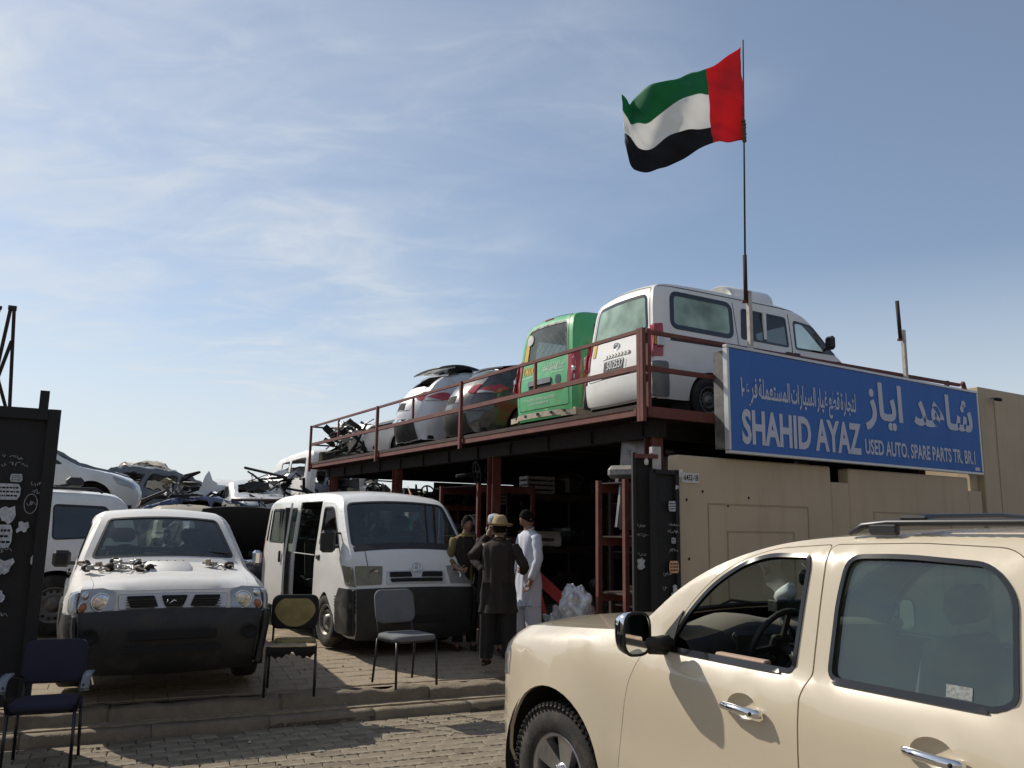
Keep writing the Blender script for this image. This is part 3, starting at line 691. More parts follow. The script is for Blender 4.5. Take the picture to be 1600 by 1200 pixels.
    tb=MB();tb.box((.84,.16,1.43),(.13,.24,.07),0,bv=.005);t_=tb.build('tissue_box','black_plastic');tag(t_,'black tissue box with a white tissue on the dashboard of the tan SUV','tissue box');t_.matrix_world=root.matrix_basis
    b=MB();V=[];F=[];k=10
    for j in range(6):
        for i in range(k):
            a=2*math.pi*i/k;r=(.05,.06,.065,.05,.035,.012)[j]*(1+.25*math.sin(3*a+j));V.append((.84+r*math.cos(a)*.7,.12+r*1.25*math.sin(a)+.01*j,1.465+.02*j))
    for j in range(5):
        for i in range(k):F.append((j*k+i,j*k+(i+1)%k,j*k+k+(i+1)%k,j*k+k+i))
    b.add(V,F,0,True);b.build('tissue','paper_white',t_)
    b=MB();b.tube([(1.0,-.1,1.38),(1.08,-.14,1.32),(1.12,-.16,1.22)],.014);b.tube([(1.02,-.12,1.45),(1.02,-.1,1.36),(1.16,-.02,1.20),(1.16,.02,1.05)],.014);b.box((1.02,-.12,1.46),(.04,.10,.06),0,bv=.01);t_=b.build('phone_holder','black_plastic');tag(t_,'black phone holder with cable standing on the dashboard beside the steering wheel','phone holder');t_.matrix_world=root.matrix_basis
    return root,c
mat('satin_black',(.03,.03,.032),.38);mat('sticker_grey',(.30,.32,.31),.7,var=.5,vs=110);mat('mirror',(.8,.82,.82),.02,1,var=0); mat('paper_white',(.72,.72,.70),.8,var=.1,vs=60); mat('cardboard',(.50,.36,.26),.8,var=.1)
suv,suvc=make_suv()
# ------------------------------------------------ precast wall, tall wall, sign
mat('precast',(.62,.50,.35),.9,var=.07,vs=1.2,bump=.12,bs=60,dirt=(.36,.28,.19),da=.55,ds=5,dlo=.5,dhi=.75,zs=.12)
mat('precast_groove',(.44,.35,.245),.95,var=.1)
mat('rust_red',(.15,.038,.03),.75,var=.25,vs=5,bump=.15,bs=70,dirt=(.24,.15,.11),da=.45,ds=3)
mat('rust_dark',(.035,.017,.014),.85,var=.3,vs=5,bump=.15,bs=70,dirt=(.12,.09,.07),da=.5,ds=3)
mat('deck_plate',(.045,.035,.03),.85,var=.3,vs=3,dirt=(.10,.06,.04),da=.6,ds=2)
mat('shade_black',(.014,.009,.008),.9,var=.3);mat('gate_black',(.010,.010,.011),.72,var=.3,vs=4,bump=.1,bs=60,dirt=(.03,.028,.025),da=.4,ds=4)  # under-deck shade put into the near-black of beams and sheets
mat('sign_blue',(.045,.17,.54),.7,dirt=(.10,.2,.42),da=.25,ds=4,zs=.2,var=.03,vs=2)
mat('sign_white',(.66,.68,.80),.75,var=.03)
mat('galv',(.50,.50,.49),.45,.5,var=.12,vs=15)
mat('alu_frame',(.62,.62,.63),.4,.4,var=.05)
mat('old_white',(.55,.52,.47),.7,var=.12,vs=20,dirt=(.20,.12,.07),da=.7,ds=9)
WR=R(90-58)                              # wall runs along heading 58
wall=thing('precast_wall','beige precast concrete panel wall behind the tan SUV, below the blue sign','wall',(1.89,9.35,0),WR)
def wallpanel(x0,x1,zt,gx):
    b=MB();b.box(((x0+x1)/2,.09,zt/2),(x1-x0,.18,zt),0,bv=.018)
    # recessed lines traced as shallow channels: a proud field inside
    w_=b.build('wall_panel','precast',wall)
    for (a,c,d) in gx:
        b=MB();t=.016
        for (p,q) in (((a,.1),(a,d)),((a,d),(c,d)),((c,d),(c,.1))):
            b.beam((p[0],.0-.001,p[1]),(q[0],-.001,q[1]),.010,t)
        b.build('groove','precast_groove',w_)
wallpanel(-.02,2.63,2.70,[(.43,2.15,2.165),(.73,1.87,1.855)])
wallpanel(3.0,5.79,2.69,[(3.48,5.27,2.135),(3.78,4.97,1.82)])
for a,c in ((2.634,2.996),(5.794,6.15)):
    b=MB();b.box(((a+c)/2,.11,1.25),(c-a,.20,2.5),0,bv=.01);b.build('wall_pillar','precast',wall)
for x,z in ((.1,2.2),(.12,1.55),(.14,1.3),(.1,.95),(.75,2.15),(1.1,2.25),(.35,2.3),(1.3,1.6)):
    MB().lathe([(0,.004),(.014,.003),(.018,0)],0,8,Matrix.Translation((x,-.001,z))@Matrix.Rotation(R(90),4,'X')).build('bolt_hole','dark_inside',wall)
plate=BX('number_plate',(.155,-.008,2.445),(.27,.012,.115),'paper_white',wall,bv=.003)
V,F=fit_text('-6452-1B',.035,.275,2.418,.062,.015);MB().add([(x,-.0165,z) for x,z in V],F).build('lettering','dark_inside',plate)
BX('patch',(.02,-.003,2.49),(.05,.004,.09),'dusty_white',wall)
tw=thing('tall_wall','tall plain beige wall rising beyond the right end of the blue sign','wall',(1.89,9.35,0),WR)
b=MB();b.box((9.4,.14,2.06),(6.2,.24,4.12),0,bv=.012);b.build('wall_face','precast',tw)
b=MB();b.box((6.18,.22,2.02),(.22,.18,4.04));b.build('wall_edge','precast',tw)
b=MB();b.box((6.30,3.0,2.04),(.22,5.4,4.08),0,bv=.012);b.build('wall_return','precast',tw)
BX('joint_line',(6.72,.018,2.0),(.012,.012,4.0),'precast_groove',tw)
t=thing('wall_lamp','small dark round lamp near the top of the tall beige wall','lamp',(1.89+6.62*math.cos(WR),9.35+6.62*math.sin(WR),3.93),WR)
MB().lathe([(0,.03),(.05,.028),(.062,0),(.05,-.02),(0,-.025)],0,20,Matrix.Translation((0,-.1,0))@Matrix.Rotation(R(15),4,'X')).build('lamp_head','dark_inside',t)
MB().tube([(0,-.1,.02),(0,0,.03)],.015).build('bracket','galv',t)
# sign
mat('old_sheet',(.13,.125,.12),.7,var=.5,vs=7,dirt=(.3,.26,.22),da=.5,ds=5)
SR=R(90-56.5)
sg_=thing('shop_sign','long blue sign SHAHID AYAZ with white English and Arabic lettering above the wall','sign',(2.52,9.53,2.77),SR)
b=MB();b.box((2.76,.012,.61),(5.50,.02,1.20));b.build('sign_face','sign_blue',sg_)
for nm,c_,d_ in (('frame_rail',(2.76,.03,1.235),(5.56,.07,.035)),('frame_rail',(2.76,.03,-.01),(5.56,.07,.035)),('frame_rail',(-.003,.03,.612),(.036,.07,1.20)),('frame_rail',(5.523,.03,.612),(.036,.07,1.20))): BX(nm,c_,d_,'alu_frame',sg_,bv=.004)
BX('sign_box',(2.74,.16,.61),(5.46,.16,1.16),'old_sheet',sg_)
def letters(body,x0,x1,y0,h,off,m='sign_white'):
    V,F=fit_text(body,x0,x1,y0,h,off);MB().add([(x,-.0045,z) for x,z in V],F).build('lettering',m,sg_)
letters('SHAHID AYAZ',.20,2.50,.115,.38,.034)
letters('USED AUTO. SPARE PARTS TR. BR.1',2.58,5.32,.125,.19,.026)
AR={'ا':0xFE8D,'ب':0xFE8F,'ة':0xFE93,'ت':0xFE95,'ج':0xFE9D,'د':0xFEA9,'ر':0xFEAD,'ز':0xFEAF,'س':0xFEB1,'ش':0xFEB5,'ط':0xFEC1,'ع':0xFEC9,'غ':0xFECD,'ف':0xFED1,'ق':0xFED5,'ل':0xFEDD,'م':0xFEE1,'ن':0xFEE5,'ه':0xFEE9,'ي':0xFEF1,'ك':0xFED9,'و':0xFEED}
NJ='اةدرزو'
def shape(word):
    out=''
    for i,ch in enumerate(word):
        if ch not in AR: out=ch+out;continue
        pj=i>0 and word[i-1] in AR and word[i-1] not in NJ
        nj=i<len(word)-1 and word[i+1] in AR and ch not in NJ
        k=(3 if nj else 1) if pj else (2 if nj else 0)
        out=chr(AR[ch]+k)+out
    return out
def arab(words,x0,x1,y0,h,off,m,parent,yy=-.0045,gap=.25,mapf=None,stretch=1.0):
    """set right to left, each glyph its own outline, alternate glyphs a hair apart"""
    V=[];F=[];cur=0;k=0
    NJF=''.join(chr(AR[q]+d_) for q in NJ for d_ in (0,1))
    for wd in reversed(words):
        first=True
        for ch in shape(wd):
            c=bpy.data.curves.new('t','FONT');c.body=ch+'.';o=bpy.data.objects.new('t',c);COL.objects.link(o)
            gv,gf=textdata(ch,1,off);
            bpy.data.objects.remove(o);bpy.data.curves.remove(c)
            if not gv: cur+=.3;continue
            xs=[v[0] for v in gv];a=min(xs);wdt=max(xs)-a
            if ch in NJF and not first: cur+=.11
            first=False
            b0=len(V);V+=[(v[0]-a+cur,v[1],k%3) for v in gv];F+=[tuple(i+b0 for i in f) for f in gf];cur+=wdt-.035*1;k+=1
        cur+=gap
    xs=[v[0] for v in V];a,e=min(xs),max(xs);kx=(x1-x0)/(e-a)
    pts=[((v[0]-a)*kx+x0,yy-.0004*v[2],v[1]*h+y0) for v in V]
    if mapf: pts=[mapf(*p) for p in pts]
    return MB().add(pts,F).build('lettering',m,parent)
arab(['شاهد','اياز'],2.62,5.32,.62,.66,.034,'sign_white',sg_,gap=.45)
arab(['لتجارة','قطع','غيار','السيارات','المستعملة','فرع','-١'],.20,2.42,.66,.32,.022,'sign_white',sg_,gap=.22)
BX('maker_mark',(5.37,-.001,.055),(.12,.006,.05),'paper_white',sg_)
# ------------------------------------------------ steel deck (local x along the road side, y into the yard)
DR=R(31.2)
deck=thing('steel_deck','red steel parking deck on columns carrying wrecked vehicles beside the blue sign','deck',(1.46,9.22,0),DR)
DW,DL,ZB,ZT=6.0,11.8,3.15,3.24
def D(x,y,z=0): return (1.46+x*math.cos(DR)-y*math.sin(DR),9.22+x*math.sin(DR)+y*math.cos(DR),z)
def channel(name,a,b,m='rust_red',h=.10,w_=.05,parent=deck,sd=1):
    mb=MB();a=Vector(a);b=Vector(b);t=(b-a).normalized();n=Vector((-t.y,t.x,0))*sd
    mb.beam(a,b,.008,h);mb.beam(a+n*w_/2+Vector((0,0,h/2-.004)),b+n*w_/2+Vector((0,0,h/2-.004)),w_,.008);mb.beam(a+n*w_/2-Vector((0,0,h/2-.004)),b+n*w_/2-Vector((0,0,h/2-.004)),w_,.008)
    return mb.build(name,m,parent)
for a,b_ in ((0,4.3),(4.36,7.72),(7.78,DL)): channel('edge_beam',(0,a,3.165),(0,b_,3.165),sd=-1,h=.075); BX('edge_strip',(.012,(a+b_)/2,3.225),(.05,b_-a,.05),'rust_dark',deck)
channel('edge_beam',(0,-.03,3.17),(DW,-.03,3.17),h=.12);channel('edge_beam',(0,DL,3.17),(DW,DL,3.17),h=.12);channel('edge_beam',(DW,0,3.17),(DW,DL,3.17),h=.12)
for k in range(12):
    b=MB();y=.4+k*1.0;x_=DW/2+.15;b.box((x_,y,3.09),(DW-.35,.07,.008));b.box((x_,y,3.01),(DW-.35,.008,.15));b.box((x_,y,2.93),(DW-.35,.07,.008));b.build('cross_beam','shade_black',deck)
for k in range(6):
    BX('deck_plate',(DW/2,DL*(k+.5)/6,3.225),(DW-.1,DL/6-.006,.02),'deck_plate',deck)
for x in (.42,DW-.5):
    b=MB();b.box((x,DL/2,3.02),(.13,DL-.3,.2));b.build('long_beam','shade_black',deck)
for (x,y) in ((.42,.30),(.42,4.0),(.42,7.7),(.42,11.3),(DW-.5,.3),(DW-.5,4),(DW-.5,7.7),(DW-.5,11.3)):
    b=MB();H_=2.6;z0=.33;b.box((x,y-.075,z0+H_/2),(.15,.012,H_));b.box((x,y+.075,z0+H_/2),(.15,.012,H_));b.box((x,y,z0+H_/2),(.010,.14,H_));b.box((x,y,z0+.01),(.28,.28,.02))
    b.build('column','rust_red',deck)
for y,dbl in ((0,1),(4.33,1),(7.75,1),(DL-.03,0)):
    for q in ((-.055,0),(.0,.055)) if dbl and y==0 else ((-.03,0),): BX('rail_post',(-.03+ (0 if y else q[1]*0),y+q[0]+ (0),3.58),(.05,.05,1.06),'rust_red',deck)
    BX('bolt_plate',(-.02,y-.09 if y else .09,3.17),(.02,.05,.05),'rust_red',deck)
BX('rail_post',(.07,-.03,3.62),(.05,.05,1.0),'rust_red',deck)
for y in (2.2,6.15,9.95): BX('rail_stub',(-.005,y,3.88),(.035,.035,.40),'rust_red',deck)
for y0,y1 in ((0,4.32),(4.36,7.74),(7.78,DL)):
    BX('top_rail',(-.005,(y0+y1)/2,4.09),(.04,y1-y0,.04),'rust_red',deck)
    b=MB();b.box((-.028,(y0+y1)/2,3.67),(.008,y1-y0,.06));b.box((-.006,(y0+y1)/2,3.644),(.04,y1-y0,.008));b.build('mid_rail','rust_red',deck)
for z,h_ in ((4.08,.045),(3.66,.055)): BX('side_rail',(3.1,-.04,z),(6.15,.04,h_),'rust_red',deck)
for z in (4.09,3.67): BX('end_rail',(2.0,DL-.03,z),(4.0,.03,.035),'rust_dark',deck)
for x in (3.4,5.9): BX('rail_post',(x,-.01,3.62),(.05,.05,1.0),'rust_red',deck)
b=MB();b.tube([(6.25,-.05,4.12),(6.5,.05,3.95),(6.9,.3,3.75)],.035,0,6);b.build('brace','rust_red',deck)
# flag, pole, posts
def at(p,x=0,y=0,z=0): return (p[0]+x,p[1]+y,p[2]+z)
P1=D(1.65,-.10,0)
wp=thing('white_post','rust streaked white steel post carrying the flag pole beside the van','post',(P1[0],P1[1],3.9),DR)
BX('tube',(0,0,.42),(.055,.055,.96),'old_white',wp,bv=.004)
fp=thing('flag_pole','tall thin dark pole standing above the sign and flying the flag','flag pole',(P1[0]-.045,P1[1]-.02,4.6),0)
TB('pole_base',[(0,0,0.05),(.005,0,.66)],.026,'rust_dark',fp,12);TB('pole',[(.008,0,.6),(.09,.04,3.62)],[.013,.009],'rust_dark',fp,8)
b=MB()
for k in range(7): b.lathe([(.022,-.02),(.03,0),(.022,.02)],0,10,Matrix.Translation((.055+rnd.uniform(-.006,.006),.025,2.20+k*.045))@Matrix.Rotation(rnd.uniform(-.4,.4),4,'X'))
b.build('lashing','rope',fp) if 'rope' in MATS else (mat('rope',(.12,.08,.03),.9,var=.4,vs=60),b.build('lashing','rope',fp))
BX('clamp',(-.02,0,.06),(.05,.05,.03),'rust_red',fp)
P2=D(4.76,-.10,0)
wp2=thing('white_post','rust streaked white steel post topped by a short dark pipe, right of the flag pole','post',(P2[0],P2[1],3.9),DR)
BX('tube',(0,0,.38),(.055,.055,.90),'old_white',wp2,bv=.004)
bp=thing('pipe_stub','short dark steel pipe clamped upright to the right hand white post','pipe',(P2[0]-.055,P2[1]-.03,4.55),0)
TB('pipe',[(0,0,.05),(-.015,0,.60)],.027,'rust_dark',bp,12);BX('clamp',(-.01,0,.03),(.06,.04,.03),'rust_red',bp)
# flag cloth : columns of top and bottom edge points, waves in depth
for n_,c_ in (('red',(.78,.03,.04)),('green',(.015,.24,.09)),('white',(.92,.91,.89)),('black',(.012,.012,.018))):
    m_=mat('flag_'+n_,c_,.75,var=.04);t_=m_.node_tree;tl_=t_.nodes.new('ShaderNodeBsdfTranslucent');tl_.inputs[0].default_value=(*c_,1);ms_=t_.nodes.new('ShaderNodeMixShader');ms_.inputs[0].default_value=.45
    t_.links.new(t_.nodes['Principled BSDF'].outputs[0],ms_.inputs[1]);t_.links.new(tl_.outputs[0],ms_.inputs[2]);t_.links.new(ms_.outputs[0],t_.nodes['Material Output'].inputs[0])
fl=MB();NU,NV=72,36
cu=[0,.13,.25,.4,.55,.7,.8,.88,.94,1];tx_=[0,-.125,-.25,-.39,-.56,-.70,-.78,-.82,-.83,-.905];tz_=[0,-.065,-.15,-.205,-.285,-.292,-.325,-.39,-.37,-.37];bx_=[.005,-.12,-.235,-.38,-.54,-.68,-.78,-.835,-.86,-.88];bz_=[-.645,-.68,-.70,-.745,-.815,-.88,-.895,-.875,-.83,-.68]
gg=[.33,.33,.36,.34,.28,.40,.36,.33,.33,.35];bb=[.66,.66,.79,.72,.64,.70,.68,.66,.64,.9]
S_=1.62/.905*1.0
def sm(u,a): 
    k=np.interp(u,cu,a);return float((k+np.interp(max(0,u-.03),cu,a)+np.interp(min(1,u+.03),cu,a))/3)
V=[]
for i in range(NU+1):
    u=i/NU
    for j in range(NV+1):
        v=j/NV;g_,k_=sm(u,gg),sm(u,bb);vv=np.interp(v,[0,1/3,2/3,1],[0,g_,k_,1])
        x=sm(u,tx_)*(1-vv)+sm(u,bx_)*vv;z=sm(u,tz_)*(1-vv)+sm(u,bz_)*vv
        y=.16*math.sin(u*9.5+v*2.6)*u**.6+.05*math.sin(u*17-v*6)*min(1,u*2)+.035*math.sin(v*9+u*6)*(1-u)+.012*math.sin(u*43+v*27)
        V.append((x*S_*1.0,y,z*S_*1.12))
F=[];mi=[]
for i in range(NU):
    for j in range(NV):
        F.append((i*(NV+1)+j,i*(NV+1)+j+1,(i+1)*(NV+1)+j+1,(i+1)*(NV+1)+j));u=(i+.5)/NU;mi.append(0 if u<.262 else 1+min(2,int((j+.5)/NV*3)))
fl.v=V;fl.f=F;fl.m=mi;fl.sm=[True]*len(F)
flag=fl.build('flag',['flag_red','flag_green','flag_white','flag_black']);tag(flag,'waving red, green, white and black national flag high above the deck','flag')
flag.location=(P1[0]+.030,P1[1]+.02,8.13)
sm_=flag.modifiers.new('t','SOLIDIFY');sm_.thickness=.002
# ------------------------------------------------ gates
def stickers(parent,rows,seed,yy=-.0125):
    r=random.Random(seed)
    for (x,z,w_,h_,kind) in rows:
        if seed==3: x+=.11;z+=.13;w_*=1.15;h_*=1.15
        n=14;V=[(x,yy,z)];
        for i in range(n):
            a=2*math.pi*i/n;q=1/max(abs(math.cos(a)),abs(math.sin(a)));k=q if kind!='torn' else q*r.uniform(.55,1.02)
            V.append((x+math.cos(a)*k*w_/2,yy,z+math.sin(a)*k*h_/2))
        s_=MB().add(V,[(0,i+1,(i+1)%n+1) for i in range(n)]).build('sticker','sticker_'+('o' if kind=='orange' else 'w'),parent)
        if kind!='torn':
            b=MB();
            for k in range(3):
                zz_=z+h_*(.25-.25*k);x0=x-w_*.4
                while x0<x+w_*.35:
                    l=r.uniform(.008,.03);b.box((x0+l/2,yy-.0015,zz_),(l,.001,h_*.1));x0+=l+.006
            b.build('print','dark_inside',s_,kind='stuff')
def scribble(parent,x,z,w_,n,seed,yy=-.0125,h=.05):
    r=random.Random(seed);b=MB();cx=x
    for k in range(n):
        pts=[];px_=cx
        for i in range(7): pts.append((px_,yy,z+r.uniform(-h/2,h/2)));px_+=r.uniform(-.004,.02)
        q=[(p[0],p[1],p[2]) for p in chaik(pts,2)];b.tube(q,.0022,0,4,False);cx+=w_/n
    return b.build('graffiti','chalk',parent)
mat('sticker_w',(.55,.58,.62),.8,var=.35,vs=30);mat('sticker_o',(.75,.42,.24),.8,var=.35,vs=30);mat('chalk',(.42,.42,.43),.9,var=.4,vs=30)
GR=R(28)
gl_=thing('gate_leaf','tall black steel gate leaf covered in torn stickers at the left edge','gate',(-4.06,7.45,0),GR)
BX('gate_sheet',(-1.6,.02,1.58),(3.2,.012,2.50),'gate_black',gl_)
for c_,d_ in (((-.05,.0,1.58),(.10,.06,2.54)),((-1.7,.0,2.80),(3.2,.06,.10)),((-1.7,.0,.36),(3.2,.06,.08))): BX('gate_frame',c_,d_,'gate_black',gl_,bv=.004)
BX('gate_post',(-.145,.05,1.66),(.075,.05,2.72),'gate_black',gl_)
stickers(gl_,[(-.40,2.10,.08,.06,'p'),(-.45,1.98,.16,.12,'p'),(-.44,1.78,.12,.14,'torn'),(-.47,1.60,.15,.17,'p'),(-.31,1.68,.09,.09,'torn'),(-.43,1.35,.17,.12,'torn'),(-.45,1.10,.14,.12,'torn'),(-.47,1.28,.08,.05,'torn'),(-.21,1.40,.03,.08,'torn')],3,-.026)
for a in [(q[0]+.11,q[1]+.13,q[2],q[3]) for q in ((-.52,2.22,.2,4),(-.28,2.05,.14,3),(-.5,1.48,.1,2),(-.55,.95,.2,4),(-.52,2.28,.16,3),(-.27,1.99,.1,3))]: scribble(gl_,*a,seed=int(a[1]*100),yy=-.026)
b=MB();pts=[(-.16+.05*math.cos(t_/16*2*math.pi),-.026,2.01+.085*math.sin(t_/16*2*math.pi)) for t_ in range(17)];b.tube(pts,.003,0,4,False);b.build('graffiti','chalk',gl_);scribble(gl_,-.19,2.02,.06,2,9,-.026,.06)
# lattice frame above the left gate
lf=thing('lattice_frame','dark steel lattice frame rising above the black gate leaf at the left edge','frame',(-4.40,7.97,0),GR)
for p,q in (((-.37,0,2.7),(-.44,0,3.86)),((-.57,0,2.7),(-.47,0,3.86)),((-.78,0,2.7),(-.56,0,3.86)),((-.36,0,2.75),(-.58,0,3.4)),((-.60,0,2.75),(-.43,0,3.55)),((-.95,0,3.86),(-.54,0,3.86)),((-.95,0,2.9),(-.95,0,3.86))):
    b=MB();b.beam(p,q,.03,.03);b.build('strut','rust_dark',lf)
BX('cap',(-.455,0,3.87),(.07,.05,.04),'rust_dark',lf)
for x in (-.4,-.95):
    BX('upright',(x,.0,1.53),(.05,.05,2.4),'rust_dark',lf)
BX('cross_piece',(-.68,0,2.72),(.62,.05,.05),'rust_dark',lf)
RR=R(28)
g2=thing('gate_leaf','black folding gate leaf with orange sticker, folded against the beige wall end','gate',(1.82,9.25,0),RR)
BX('gate_sheet',(-.15,.02,1.42),(.36,.012,2.16),'gate_black',g2)
for c_,d_ in (((.01,.0,1.42),(.05,.06,2.2)),((-.31,.0,1.42),(.05,.06,2.2)),((-.15,0,2.49),(.36,.06,.05))): BX('gate_frame',c_,d_,'gate_black',g2,bv=.004)
stickers(g2,[(-.07,2.12,.10,.11,'p'),(.0,2.33,.06,.05,'torn'),(-.06,1.75,.06,.06,'p'),(-.06,1.47,.13,.13,'orange'),(-.05,1.25,.08,.09,'torn'),(-.06,1.17,.1,.1,'torn'),(-.2,.75,.07,.03,'torn')],5,-.032)
for a in ((-.13,1.92,.14,4),(-.14,1.85,.15,5),(-.12,1.65,.1,3),(-.2,1.4,.06,2),(-.2,1.0,.06,2),(-.22,1.25,.06,2)): scribble(g2,*a,seed=int(a[1]*100),yy=-.032)
g3=thing('gate_leaf','black gate leaf with scraped white paint beside the red column, left of the folded leaf','gate',(1.52,9.2,0),R(10))
BX('gate_sheet',(-.06,.02,1.5),(.22,.012,2.36),'gate_black',g3)
for c_,d_ in (((-.17,.0,1.5),(.04,.06,2.4)),((.05,.0,1.5),(.05,.06,2.4))): BX('gate_frame',c_,d_,'gate_black' if c_[0]<0 else 'rust_dark',g3,bv=.004)
stickers(g3,[(-.10,1.50,.1,.16,'torn')],8,-.003)
for a in ((-.16,1.9,.1,4),(-.16,1.8,.12,4),(-.15,1.6,.1,3)): scribble(g3,*a,seed=int(a[1]*90),yy=-.003)
gp=thing('gate_post','grey steel tube gate post covered in small stickers, between red column and black leaf','post',(1.60,9.23,0),R(12))
BX('tube',(0,0,1.56),(.10,.09,2.42),'gate_black',gp,bv=.004);BX('tube_top',(0,0,2.60),(.102,.092,.34),'galv',gp)
stickers(gp,[(-.0,2.24,.08,.07,'p'),(0,2.03,.07,.1,'torn'),(0,1.93,.07,.06,'p'),(-.01,1.7,.05,.12,'torn'),(.0,1.38,.07,.09,'torn'),(.01,1.2,.06,.09,'torn'),(0,.98,.06,.04,'torn'),(0,.86,.07,.06,'torn')],6,-.048)
bk=thing('gate_bracket','small rusty bracket with a white bulb on top of the gate post','bracket',(1.49,9.16,2.66),R(10))
BX('arm',(0,0,0),(.26,.04,.045),'rust_red',bk);MB().lathe([(0,-.10),(.022,-.09),(.026,-.05),(.012,-.02)],0,12).build('bulb','paper_white',bk)
# ------------------------------------------------ vehicles
VANPROF=[(.02,.20,.04,.05),(-.02,.28,.06,.07),(-.03,.55,.07,.07),(-.02,.76,.07,.07),(.02,.86,.06,.07),(.07,1.0,.06,.07),(.13,1.12,.06,.06),(.20,1.19,.06,.06),(.31,1.29,.06,.05),(.70,1.71,.06,.06),(.82,1.83,.05,.08),(1.0,1.895,.05,.11),(1.5,1.945,.05,.14),
         (2.6,1.975,.045,.14),(4.1,1.965,.045,.14),(4.48,1.93,.05,.14),(4.60,1.82,.06,.13),(4.655,1.30,.05,.10),(4.67,1.05,.05,.09),(4.70,.9,.05,.08),(4.69,.45,.05,.08),(4.66,.30,.04,.08)]
VANPLAN=[(-.1,.80),(.0,.825),(.12,.842),(.3,.845),(.6,.848),(3.9,.848),(4.5,.835),(4.75,.80)]
VANINS=[(.2,.04),(.4,.012),(.6,.0),(1.0,.0),(1.12,.008),(1.3,.025),(1.7,.065),(1.85,.085),(2,.11)]
def box_interior(c,x0,x1,w_,z0=.3,m='dark_inside',t=.05):
    b=MB();b.box(((x0+x1)/2,0,z0+t/2),(x1-x0,w_*2,t));b.build('floor_pan',m,c.root)
def plate(parent,x,z,w_,h,face,m='paper_white',txt=None):
    o=BX('licence_plate',(x,0,z),(.012,w_,h),m,parent,bv=.003);return o
